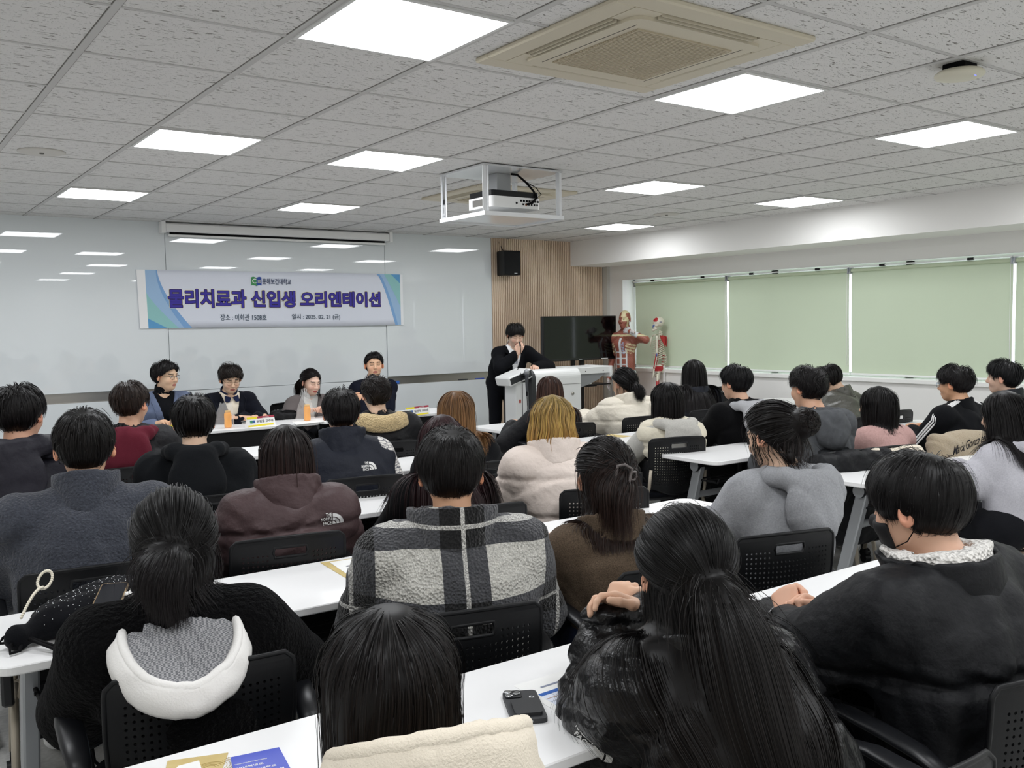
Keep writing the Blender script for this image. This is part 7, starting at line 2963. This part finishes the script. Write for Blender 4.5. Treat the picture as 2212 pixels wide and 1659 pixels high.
        for q in range(5):
            x = s * (0.165 + 0.014 * q)
            pts = [L(s * 0.19, 0.05, -0.70), L(x, 0.055, -0.77), L(x + s * 0.004 * (q - 2), 0.06, -0.82), L(x + s * 0.006 * (q - 2), 0.065, -0.86 + 0.008 * abs(q - 2))]
            hd.tube(pts, [0.006 * k, 0.006 * k, 0.005 * k, 0.003 * k], 6)
        hd.ball(L(s * 0.19, 0.05, -0.705), 0.018 * k, 8, 6)
        hd.build('hand_bones', bone, t)
        # hip bone and leg
        Pp = [Ell(A3(s * 0.085, -0.02, -0.70), np.array((0.022, 0.075, 0.070)) * k, rot3(s * -30, 0, s * 16), k=0.02), Cap(A3(s * 0.085, 0.0, -0.74), A3(s * 0.02, 0.06, -0.80), 0.018 * k, 0.013 * k, k=0.02), Cap(A3(s * 0.085, -0.01, -0.76), A3(s * 0.06, -0.01, -0.86), 0.020 * k, 0.016 * k, k=0.02)]
        lo = np.min([p.lo for p in Pp], 0) - 0.02
        hi = np.max([p.hi for p in Pp], 0) + 0.02
        G = Field(*[axis(lo[q], hi[q], 0.006) for q in range(3)]).add(*Pp)
        V, F = G.mesh()
        C = np.tile(np.array(lin('ddd8c8')[:3]), (len(V), 1))
        lz = (V[:, 2] - top) / k
        C[(lz > -0.74) & (lz < -0.655)] = np.array(lin('b3242a')[:3])
        mesh_from('hip_bone', V, F, mat('anatomy_paint', None, 0.32, attr='Col'), t, True, col=C)
        MB().ball(L(s * 0.112, 0.0, -0.80), 0.024 * k, 10, 8).tube([L(s * 0.112, 0, -0.80), L(s * 0.15, -0.005, -0.83), L(s * 0.145, 0.0, -0.90), L(s * 0.12, 0.01, -1.22), L(s * 0.115, 0.01, -1.26)], [0.014 * k, 0.022 * k, 0.014 * k, 0.014 * k, 0.026 * k], 8).build('thigh_bone', bone, t)
        MB().tube([L(s * 0.146, 0.003, -0.89), L(s * 0.128, 0.008, -1.12)], 0.0155 * k, 8).build('muscle_mark', red, t)
        MB().tube([L(s * 0.112, 0.01, -1.27), L(s * 0.112, 0.012, -1.32), L(s * 0.112, 0.0, -1.62), L(s * 0.112, 0.0, -1.66)], [0.024 * k, 0.014 * k, 0.011 * k, 0.016 * k], 8).build('shin_bone', bone, t)
        MB().tube([L(s * 0.112, -0.04, -1.69), L(s * 0.112, 0.02, -1.675), L(s * 0.115, 0.12, -1.70)], [0.016 * k, 0.018 * k, 0.010 * k], 8, flat=.7).build('foot_bones', bone, t)
    Vs = A3(0, -0.07, -0.72)
    MB().ball(tuple(Vs), 0.035 * k, 10, 8, (1, 0.6, 1.5)).build('sacrum', bone, t)
    MB().cyl((0, -0.09 * k, 0.04), (0, -0.09 * k, top - 0.66 * k), 0.011, n=12).build('stand_pole', m_white, t)
    b = MB()
    for q in range(5):
        a = q * 2 * PI / 5 + 0.3
        b.tube([(0, -0.09 * k, 0.06), (0.26 * math.cos(a), -0.09 * k + 0.26 * math.sin(a), 0.05)], 0.014, 8)
        b.ball((0.26 * math.cos(a), -0.09 * k + 0.26 * math.sin(a), 0.022), 0.022, 8, 6)
    b.build('stand_base', m_white, t)


skeleton()
# ================================================================== THINGS ON THE TABLES
TZ = 0.7202
m_paper = mat('paper_white', 'f2f2f0', 0.8)
m_env = mat('envelope_tan', 'd3bf86', 0.8, vary=(14, 'c4ad70', 0.5))


def flat(name, label, cat, quad_px, m, z=TZ, th=0.0015, group=None, z_off=0.0):
    """a sheet lying on a table, from the photo pixels of its corners"""
    P = [at(x, y, z=z + z_off) for x, y in quad_px]
    c = sum((Vector((p.x, p.y, 0)) for p in P), Vector()) / len(P)
    t = thing(name, label, cat, (c.x, c.y, z + z_off), 0, group)
    MB().prism([(p.x - c.x, p.y - c.y) for p in P], 0, th).build('sheet', m, t)
    return t, P, c


def uvbase(P, c):
    """axes of a sheet whose corners run near-left, near-right, far-right"""
    x = (P[1] - P[0])
    y = (P[2] - P[1])
    return x, y


# near table: tan envelope with a white sheet, and the blue booklet
t, P, c = flat('envelope', 'tan envelope with swirl pattern beside the blue booklet, bottom edge', 'envelope', [(352, 1685), (478, 1668), (493, 1627), (362, 1645)], m_env)
sw = MB()
for k in range(4):
    ctr = (P[2] + P[1]) / 2
    pts = []
    for q in range(22):
        a = q * 0.33
        r = 0.008 + 0.0035 * q * 0.35 + k * 0.006
        pts.append((ctr.x - c.x - 0.03 + r * math.cos(a), ctr.y - c.y - 0.01 + r * math.sin(a) * 0.8, 0.0018))
    sw.tube(pts, 0.0005, 4)
sw.build('printed_swirl', mat('envelope_line', 'b39b58', 0.8), t)
t, P, c = flat('paper_sheet', 'plain white sheet lying on the tan envelope, bottom edge', 'paper', [(345, 1700), (445, 1690), (430, 1643), (385, 1655)], m_paper, z_off=0.0018, th=0.0006)
m_blue = mat('booklet_blue', '3c4fc0', 0.35)
t, P, c = flat('booklet', 'blue printed booklet with white Korean lettering, bottom edge', 'booklet', [(510, 1690), (632, 1672), (603, 1618), (498, 1640)], m_blue, th=0.004)
_x = (P[2] - P[3])
_y = (P[3] - P[0])
for txt, u, v, w, h in (('2025학년도', 0.30, 0.50, 0.052, 0.0085), ('춘해보건대학교', 0.42, 0.33, 0.070, 0.0085), ('오리엔테이션', 0.52, 0.16, 0.075, 0.0095), ('CHOONHAE COLLEGE OF HEALTH SCIENCES', 0.34, 0.68, 0.062, 0.0032)):
    o = P[0] + (P[1] - P[0]) * u + _y * v
    text('cover_text', txt, 0.02, m_white, t, frame((o.x - c.x, o.y - c.y, 0.0043), _x, Vector((0, 0, 1)).cross(_x)), 0.015, 0.0002, width=w, height=h)

# printed timetable and phone on the same table, to the right
t, P, c = flat('timetable_sheet', 'printed timetable sheet with a blue header row beside the black phone', 'paper', [(1206, 1540), (1300, 1492), (1218, 1448), (1110, 1482)], m_paper, th=0.0006)
A0, AX, AY = P[3], P[0] - P[3], P[2] - P[3]
for u0, u1, v0, v1, col in ((0.42, 0.92, 0.12, 0.98, 'dfe5f3'), (0.42, 0.50, 0.12, 0.98, '2f62b4'), (0.60, 0.61, 0.12, .98, 'b7834f'), (0.70, 0.705, .12, .98, '7d8797'), (0.80, 0.805, .12, .98, '7d8797'), (0.42, .92, .30, .305, '7d8797'), (0.42, .92, .6, .605, '7d8797'), (0.25, 0.29, 0.30, 0.9, '8c93a8')):
    q = [A0 + AX * u + AY * v for u, v in ((u0, v0), (u1, v0), (u1, v1), (u0, v1))]
    zz = 0.0009 if u1 - u0 > 0.3 and v1 - v0 > 0.5 else 0.0012
    mesh_from('printed_block', [(p.x - c.x, p.y - c.y, zz) for p in q], [[0, 1, 2, 3]], mat('ink_' + col, col, 0.8), t)


def phone(label, corners, screen_up, zb=TZ, tilt=0.0):
    P = [at(x, y, z=zb) for x, y in corners]           # near-left, near-right, far-right, far-left
    c = sum(P, Vector()) / 4
    y = ((P[3] - P[0]) + (P[2] - P[1])).normalized()
    a = math.atan2(-y.x, y.y)
    t = thing('smartphone', label, 'phone', (c.x, c.y, zb), a)
    if tilt:
        t.rotation_euler = (tilt, 0, a)
    return t


ph = phone('black phone in a case lying face down beside the timetable, wallet pad on its back', [(1118, 1573), (1178, 1566), (1152, 1494), (1085, 1500)], False)
ZT = 0.0115
MB().prism(rrect(-0.039, 0.039, -0.079, 0.079, 0.012), 0, 0.0105).build('case', mat('phone_case', '2b2c2f', 0.55), ph)
MB().prism(rrect(-0.036, 0.002, 0.036, 0.076, 0.008), 0.0105, 0.013).build('camera_block', mat('phone_cam', '1c1d20', 0.3), ph)
for x, y in ((-0.027, 0.066), (-0.027, 0.047), (-0.009, 0.0565)):
    MB().lathe([(0.0085, 0.013), (0.0085, 0.0155), (0.0065, 0.0157)], 20, (x, y, 0)).build('lens_ring', m_chrome, ph)
    MB().lathe([(0.0064, 0.0150), (0.0, 0.0152)], 16, (x, y, 0)).build('lens', mat('lens_black', '08080a', 0.08), ph)
MB().prism(rrect(-0.029, 0.031, -0.062, 0.018, 0.008), 0.0105, 0.0175).build('wallet_pad', mat('wallet_pad', '232427', 0.5), ph)
b = MB()
b.ball((0.018, 0.026, 0.014), 0.0045, 8, 6)
b.ball((0.024, 0.022, 0.014), 0.004, 8, 6)
b.tube([(-0.005, 0.02, 0.0125), (0.008, 0.026, 0.0125), (0.018, 0.026, 0.014)], 0.0008, 6)
b.build('charm', m_chrome, ph)
MB().box(-0.006, 0.006, -0.0795, -0.0785, 0.004, 0.0075).build('charging_port', m_silver, ph)

# third table: tan envelope with certificate and a blue booklet corner
t, P, c = flat('envelope', 'tan envelope under a printed certificate on the table before the plaid jacket', 'envelope', [(752, 1252), (830, 1238), (768, 1206), (692, 1216)], m_env)
t, P, c = flat('certificate', 'white certificate with small print lying on the tan envelope', 'paper', [(768, 1253), (838, 1238), (782, 1204), (712, 1215)], m_paper, z_off=0.0018, th=0.0008)
A0, AX, AY = P[3], P[0] - P[3], P[2] - P[3]
for u0, u1, v0, v1, col in ((0.30, 0.36, 0.25, 0.75, '6b6b72'), (0.42, 0.46, 0.2, 0.8, '8d8d95'), (0.52, 0.54, 0.25, 0.75, 'a7a7ad'), (0.66, 0.80, 0.3, 0.52, 'a65a74'), (0.70, 0.82, 0.55, 0.68, '5a4a68')):
    q = [A0 + AX * u + AY * v for u, v in ((u0, v0), (u1, v0), (u1, v1), (u0, v1))]
    mesh_from('printed_block', [(p.x - c.x, p.y - c.y, 0.0011) for p in q], [[0, 1, 2, 3]], mat('ink_' + col, col, 0.8), t)
flat('booklet', 'blue booklet corner sticking out beside the certificate and the plaid sleeve', 'booklet', [(790, 1216), (830, 1212), (800, 1199), (768, 1204)], m_blue, z_off=0.003, th=0.003)

# smaller papers further off
flat('envelope', 'tan envelope on the table before the cream vest', 'envelope', [(1303, 942), (1346, 945), (1366, 942), (1318, 938)], m_env)
flat('smartphone_case', 'small grey case beside the tan envelope near the cream vest', 'case', [(1301, 950), (1320, 950), (1324, 945), (1306, 945)], mat('case_grey', '9b9b9a', 0.5), th=0.012)
flat('paper_sheet', 'white printed sheet on the table at the elbow of the black coat', 'paper', [(1518, 917), (1537, 914), (1530, 910), (1512, 912)], m_paper, th=0.001)
flat('eraser_case', 'tiny tan box on the table at the elbow of the black coat', 'case', [(1520, 923), (1531, 921), (1528, 918), (1518, 919)], mat('tan_box', 'b7a98d', 0.6), th=0.01)
flat('tablet_computer', 'thin grey tablet on the table before the person with wine-red hair', 'tablet', [(829, 1083), (850, 1088), (866, 1077), (840, 1072)], mat('tablet_grey', '8b8d92', 0.4), th=0.007)
flat('paper_sheet', 'loose white papers on the table end beside the grey sweatshirt', 'paper', [(1470, 1098), (1555, 1106), (1546, 1092), (1462, 1084)], m_paper, th=0.002)
flat('envelope', 'tan envelope under the dark pouch before the face mask person', 'envelope', [(1640, 1330), (1690, 1352), (1700, 1336), (1622, 1312)], m_env)
pz = at(1655, 1328, z=TZ)
pouch = thing('pouch', 'small dark pouch on the tan envelope by the folded hands', 'pouch', (pz.x, pz.y, TZ + 0.002), 0.5)
G = Field(axis(-0.13, 0.13, 0.008), axis(-0.09, 0.09, 0.008), axis(-0.02, 0.06, 0.005)).add(Ell((0, 0, 0.014), (0.10, 0.06, 0.016))).warp(folds(3, 0.006, 2))
G.cut(Fn(lambda X, Y, Z: Z + 0 * X + 0 * Y, (-.2, -.2, -.1), (.2, .2, 0.001)))
_V, _F = G.mesh()
mesh_from('pouch_body', _V, _F, cloth('black_nylon_matt', '121214', 'nylon'), pouch, True)
MB().tube([(-0.07, -0.02, 0.028), (0.0, -0.03, 0.031), (0.07, -0.02, 0.027)], 0.002, 6).build('zip', m_silver, pouch)

# drawstring bag with studs, pearl loop, and a phone on it
bp0 = at(178, 1352, z=TZ)
bag = thing('drawstring_bag', 'black drawstring bag with silver studs on the left table, phone lying on it', 'bag', (bp0.x, bp0.y, TZ), 0.35)
P_ = [Ell((0.03, 0.0, 0.045), (0.17, 0.125, 0.055), k=0.03), Ell((0.12, 0.03, 0.05), (0.12, 0.11, 0.058), k=0.03), Cap((-0.10, -0.01, 0.04), (-0.175, -0.03, 0.034), 0.045, 0.022, k=0.03), Cap((-0.172, -0.03, 0.034), (-0.20, -0.035, 0.034), 0.02, 0.034, k=0.01)]
G = Field(axis(-0.26, 0.27, 0.007), axis(-0.16, 0.18, 0.007), axis(-0.02, 0.13, 0.006)).add(*P_).warp(folds(21, 0.007, 1.5))
G.cut(Fn(lambda X, Y, Z: Z + 0 * X + 0 * Y, (-.3, -.3, -.1), (.3, .3, 0.001)))
_V, _F = G.mesh()
mesh_from('bag_body', _V, _F, cloth('bag_black', '0e0f13', 'cotton'), bag, True)
_bv = BVHTree.FromPolygons([Vector(v) for v in _V], [tuple(q) for q in _F.tolist()])
st = MB()
for i in range(-9, 13):
    for j in range(-7, 9):
        x, y = i * 0.021 + (j % 2) * 0.0105 + random.uniform(-.005, .005), j * 0.018 + random.uniform(-.005, .005)
        h = _bv.ray_cast(Vector((x, y, 0.3)), Vector((0, 0, -1)))
        if h[0] and h[0].z > 0.006 and x > -0.15:
            st.ball(tuple(h[0]), 0.0017, 6, 4)
st.build('stud', m_chrome, bag, kind='stuff')
for k, pts in enumerate((((-0.19, -0.03, 0.04), (-0.235, -0.055, 0.02), (-0.245, -0.075, 0.008), (-0.22, -0.075, 0.008), (-0.195, -0.045, 0.03)), ((-0.19, -0.02, 0.05), (-0.225, 0.0, 0.03), (-0.24, -0.005, 0.02), (-0.22, -0.02, 0.02), (-0.195, -0.03, 0.036)))):
    MB().tube(pts, 0.0045, 8).build('cord_loop', m_dark, bag)
pl = MB()
npl = 46
for k in range(npl):
    u = k / npl
    a = u * 2 * PI
    if u < 0.45:
        p = (-0.145 + 0.11 * (u / 0.45) - 0.0, 0.055 + 0.08 * (u / 0.45), 0.055 + 0.05 * math.sin(u / 0.45 * PI * 0.6))
    else:
        v = (u - 0.45) / 0.55 * 2 * PI
        p = (-0.035 + 0.022 * math.sin(v) + 0.012 * (1 - math.cos(v)), 0.135 + 0.012 * (1 - math.cos(v)), 0.098 + 0.022 * (1 - math.cos(v)))
    pl.ball(p, 0.0046, 8, 6)
pl.build('pearl_handle', mat('pearl', 'e6dfcd', 0.25), bag)
MB().tube([(-0.19, -0.05, 0.03), (-0.17, -0.17, 0.012), (-0.155, -0.222, 0.004), (-0.15, -0.236, -0.06), (-0.14, -0.23, -0.22), (-0.11, -0.21, -0.32), (-0.06, -0.19, -0.38)], 0.0045, 8).build('long_cord', m_dark, bag)
MB().tube([(-0.185, -0.05, 0.03), (-0.155, -0.17, 0.012), (-0.142, -0.222, 0.004), (-0.135, -0.238, -0.06), (-0.13, -0.23, -0.2), (-0.10, -0.2, -0.31), (-0.05, -0.18, -0.37)], 0.0045, 8).build('long_cord', m_dark, bag)
MB().cyl((-0.02, -0.115, 0.03), (0.05, -0.105, 0.034), 0.004, n=8).ball((-0.025, -0.116, 0.03), 0.006, 8, 6).build('zip_pull', mat('pull_gold', 'd8cdb0', 0.3, metal=.4), bag)
pp = at(238, 1283, z=TZ + 0.115)
ph = thing('smartphone', 'phone with a gold edge lying screen up on the studded black bag', 'phone', (pp.x, pp.y, TZ + 0.103), -0.42)
ph.rotation_euler = (math.radians(12), 0, -0.42)
MB().prism(rrect(-0.037, 0.037, -0.076, 0.076, 0.010), 0, 0.008).build('body', mat('phone_gold', 'b39b78', 0.3, metal=0.7), ph)
MB().prism(rrect(-0.034, 0.034, -0.073, 0.073, 0.008), 0.008, 0.0086).build('screen', mat('phone_screen', '10131c', 0.06), ph)
fl = MB()
for k in range(14):
    fl.ball((0.045 + 0.012 * math.cos(k * 2.4) * (k / 14), 0.012 + 0.014 * math.sin(k * 2.4) * (k / 14), 0.004), 0.004, 6, 4)
fl.build('charm', m_white, ph)

# ---- panel table: name plates, bagged juice bottles, black bag
m_np = mat('plate_white', 'f4f4f2', 0.5)


def plate(label, px0, px1, name_t, z=TZ):
    a, b = at(px0[0], px0[1], z=z), at(px1[0], px1[1], z=z)
    c = (a + b) / 2
    ang = math.atan2(b.y - a.y, b.x - a.x)
    w = (b - a).length
    t = thing('name_plate', label, 'name plate', (c.x, c.y, z), ang, 'name plates of the panel')
    h = 0.085
    V = [(-w / 2, 0, 0), (w / 2, 0, 0), (w / 2, 0.025, h), (-w / 2, 0.025, h), (-w / 2, 0.05, 0), (w / 2, 0.05, 0)]
    mesh_from('card', V, [[0, 1, 2, 3], [3, 2, 5, 4], [0, 3, 4], [1, 5, 2], [0, 4, 5, 1]], m_np, t)
    n = Vector((0, -h, 0.025)).normalized()
    up = Vector((0, 0.025, h)).normalized()

    def block(nm, x0, x1, v0, v1, col, d=0.001):
        q = [Vector((x, 0, 0)) + up * (v * h * 1.04) + n * d for x, v in ((x0, v0), (x1, v0), (x1, v1), (x0, v1))]
        mesh_from(nm, q, [[0, 1, 2, 3]], mat('plate_' + col, col, 0.6), t)
    block('yellow_band', -w / 2, -w * 0.13, 0.80, 1.0, 'f0dc2a')
    block('red_band', -w * 0.13, w / 2, 0.80, 1.0, 'a53246')
    block('yellow_band', -w / 2, w * 0.42, 0.04, 0.2, 'f0dc2a')
    block('emblem', -w * 0.41, -w * 0.32, 0.38, 0.66, '3c8f62')
    block('emblem', -w * 0.32, -w * 0.23, 0.38, 0.66, '2d5aa0')
    o = Vector((w * 0.13, 0, 0)) + up * (0.52 * h) + n * 0.0015
    text('name_text', name_t, 0.03, mat('ink_dark', '2c2c33', 0.7), t, frame(o, (1, 0, 0), up), 0.012, 0.0002, width=w * 0.6, height=0.024)
    o = Vector((w * 0.18, 0, 0)) + up * (0.9 * h) + n * 0.0015
    text('red_band_text', '춘해보건대학교', 0.01, m_white, t, frame(o, (1, 0, 0), up), 0.01, 0.0002, width=w * 0.24, height=0.009)
    return t


plate('yellow and white name plate beside the first juice bottle, mid panel table', (537, 924), (596, 917), '한현용 교수님')
plate('yellow and white name plate before the person in the blue-grey blazer', (362, 943), (430, 934), '이 교수님')
plate('yellow and white name plate at the far end of the panel table', (881, 901), (930, 894), '남건우 교수님')
m_juice = mat('orange_juice', 'ffa800', 0.35, spec=0.2)
m_bagp = mat('clear_plastic_bag', 'ffffff', 0.18, alpha=0.16, spec=0.6, bump=('noise', 30, 0.01))


def juice(label_b, label_g, px, tall):
    p = at(px[0], px[1], z=TZ)
    t = thing('juice_bottle', label_b, 'bottle', (p.x, p.y, TZ + 0.004), 0, 'orange juice bottles')
    MB().lathe([(0.0, 0.0), (0.027, 0.0), (0.031, 0.006), (0.031, 0.035), (0.029, 0.06), (0.031, 0.085), (0.031, 0.112), (0.027, 0.124), (0.022, 0.129)], 24).build('bottle_body', m_juice, t)
    MB().lathe([(0.023, 0.129), (0.023, 0.145), (0.0, 0.146)], 20).build('cap', mat('cap_orange', 'e8b24a', 0.4), t)
    g = thing('plastic_bag', label_g, 'bag', (p.x, p.y, TZ), 0, 'clear plastic bags on the panel table')
    V, F = [], []
    ns, nr = 32, 14
    rg_ = np.random.default_rng(int(px[0]))
    ph_ = rg_.uniform(0, 6, 4)
    for j in range(nr + 1):
        v = j / nr
        for k in range(ns):
            a = 2 * PI * k / ns
            r = 0.085 * (1 - (0.72 if tall else 0.45) * v ** 1.3) * (1 + 0.10 * math.sin(5 * a + ph_[0] + 3 * v) + 0.07 * math.sin(9 * a + ph_[1] - 5 * v))
            z = (0.255 if tall else 0.215) * v + 0.008 * math.sin(7 * a + ph_[2]) * v
            V.append((r * math.cos(a) * 1.05 - (0.035 if not tall else 0.02) * (1 - v * 0.6), r * math.sin(a) * 0.8, max(0.001, z)))
    for j in range(nr):
        for k in range(ns):
            F.append([j * ns + k, j * ns + (k + 1) % ns, (j + 1) * ns + (k + 1) % ns, (j + 1) * ns + k])
    mesh_from('bag_film', V, F, m_bagp, g, True)
    if tall:
        hd = MB()
        for s in (-1, 1):
            hd.tube([(-0.02 + s * 0.012, 0, 0.245), (-0.02 + s * 0.022, 0, 0.285), (-0.02 + s * 0.006, 0, 0.30), (-0.02 - s * 0.004, 0, 0.25)], 0.006, 6, flat=0.2)
        hd.build('bag_handle', m_bagp, g)
    return t


juice('orange juice bottle in a clear bag before the person in the cream top', 'open clear plastic bag round the bottle before the person in the cream top', (493, 924), False)
juice('orange juice bottle in a tied bag before the person in the grey jacket', 'tied clear plastic bag round the bottle before the person in the grey jacket', (664, 909), True)
p = at(617, 905, z=TZ)
hb = thing('handbag', 'soft black bag lying on the panel table behind the middle name plate', 'bag', (p.x, p.y, TZ), 0.1)
G = Field(axis(-0.2, 0.2, 0.01), axis(-0.12, 0.12, 0.01), axis(-0.02, 0.12, 0.008)).add(Ell((0, 0, 0.03), (0.16, 0.08, 0.045)), Ell((-0.08, 0, 0.05), (0.07, 0.06, 0.035), k=0.03)).warp(folds(8, 0.007, 1.6))
G.cut(Fn(lambda X, Y, Z: Z + 0 * X + 0 * Y, (-.3, -.3, -.1), (.3, .3, 0.001)))
_V, _F = G.mesh()
mesh_from('bag_body', _V, _F, cloth('black_nylon_matt', '121214', 'nylon'), hb, True)
MB().tube([(-0.1, -0.03, 0.06), (-0.03, -0.06, 0.085), (0.06, -0.06, 0.075), (0.1, -0.03, 0.05)], 0.007, 8).build('bag_handle', m_dark, hb)
flat('paper_sheet', 'white papers on the panel table before the folded hands', 'paper', [(500, 913), (575, 906), (560, 899), (490, 905)], m_paper, th=0.002)
flat('paper_sheet', 'white papers on the panel table before the person in the grey jacket', 'paper', [(640, 918), (700, 911), (690, 905), (630, 911)], m_paper, th=0.002)

# ---- coats on chair backs


def draped(name, label, cat, key, m, w=0.40, drop=0.30, top=0.83, th=0.035, seed=3, parts=None):
    x, y, d, k = key if isinstance(key, tuple) else [q for q in SEATS if q[3] == key][0]
    t = thing(name, label, cat, (float(x), float(y), 0), math.radians(d))
    P = [Cap((-w * 0.5, -0.262, top), (w * 0.5, -0.262, top), th, sy=1.3, k=0.02), Cap((-w * 0.5, -0.292, top - drop * 0.5), (w * 0.5, -0.292, top - drop * 0.5), th * 1.1, k=0.06), Cap((-w * 0.45, -0.292, top - drop), (w * 0.45, -0.292, top - drop), th * 1.2, k=0.06),
         Cap((-w * 0.5, -0.292, top), (-w * 0.52, -0.29, top - drop), th * 1.1, k=0.05), Cap((w * 0.5, -0.292, top), (w * 0.52, -0.29, top - drop), th * 1.1, k=0.05), Cap((0, -0.292, top), (0, -0.296, top - drop), th * 1.3, sx=3, k=0.05)]
    lo = np.min([p.lo for p in P], 0) - 0.03
    hi = np.max([p.hi for p in P], 0) + 0.03
    G = Field(*[axis(lo[q], hi[q], 0.011) for q in range(3)]).add(*P).warp(folds(seed, 0.008, 1.3))
    V, F = G.mesh()
    o = mesh_from('cloth_body', V, F, m, t, True)
    return t, o, V, F


draped('jacket', 'bulky black padded jacket hung over the chair of the person with number 22', 'jacket', 'g22', cloth('black_matt_puffer', '101114', 'nylon', rough=0.6), w=0.46, drop=0.40, top=0.765, th=0.045, seed=4)
draped('coat', 'cream coat over the chair back of the person in pink', 'coat', 'pink', cloth('cream_wool', 'e6dccb', 'wool'), w=0.30, drop=0.12, top=0.785, th=0.022, seed=6)
t, o, V, F = draped('jacket', 'beige jacket with dark script embroidery hung on a chair by the striped track top', 'jacket', (5.60, 3.31, -8, ''), cloth('beige_fleece', 'a89a84', 'fleece'), w=0.38, drop=0.26, top=0.80, th=0.045, seed=9)
_bv = BVHTree.FromPolygons([Vector(v) for v in V], [tuple(q) for q in F.tolist()])


def _lay(co):
    o_ = []
    for c_ in co:
        q = Vector((float(c_[0]), -0.7, 0.79 + float(c_[1]) + float(c_[0]) * 0.22))
        h = _bv.ray_cast(q, Vector((0, 1, 0)), 0.9)
        o_.append(tuple((h[0] + Vector((0, -0.003, 0))) if h[0] else (q.x, -0.31, q.z)))
    return o_


text('script_embroidery', 'Mark Gonzales', 0.06, mat('embroidery_ink', '23222c', 0.8), o, _lay, 0.002, 0.0003, width=0.30, height=0.055, shear=0.35)
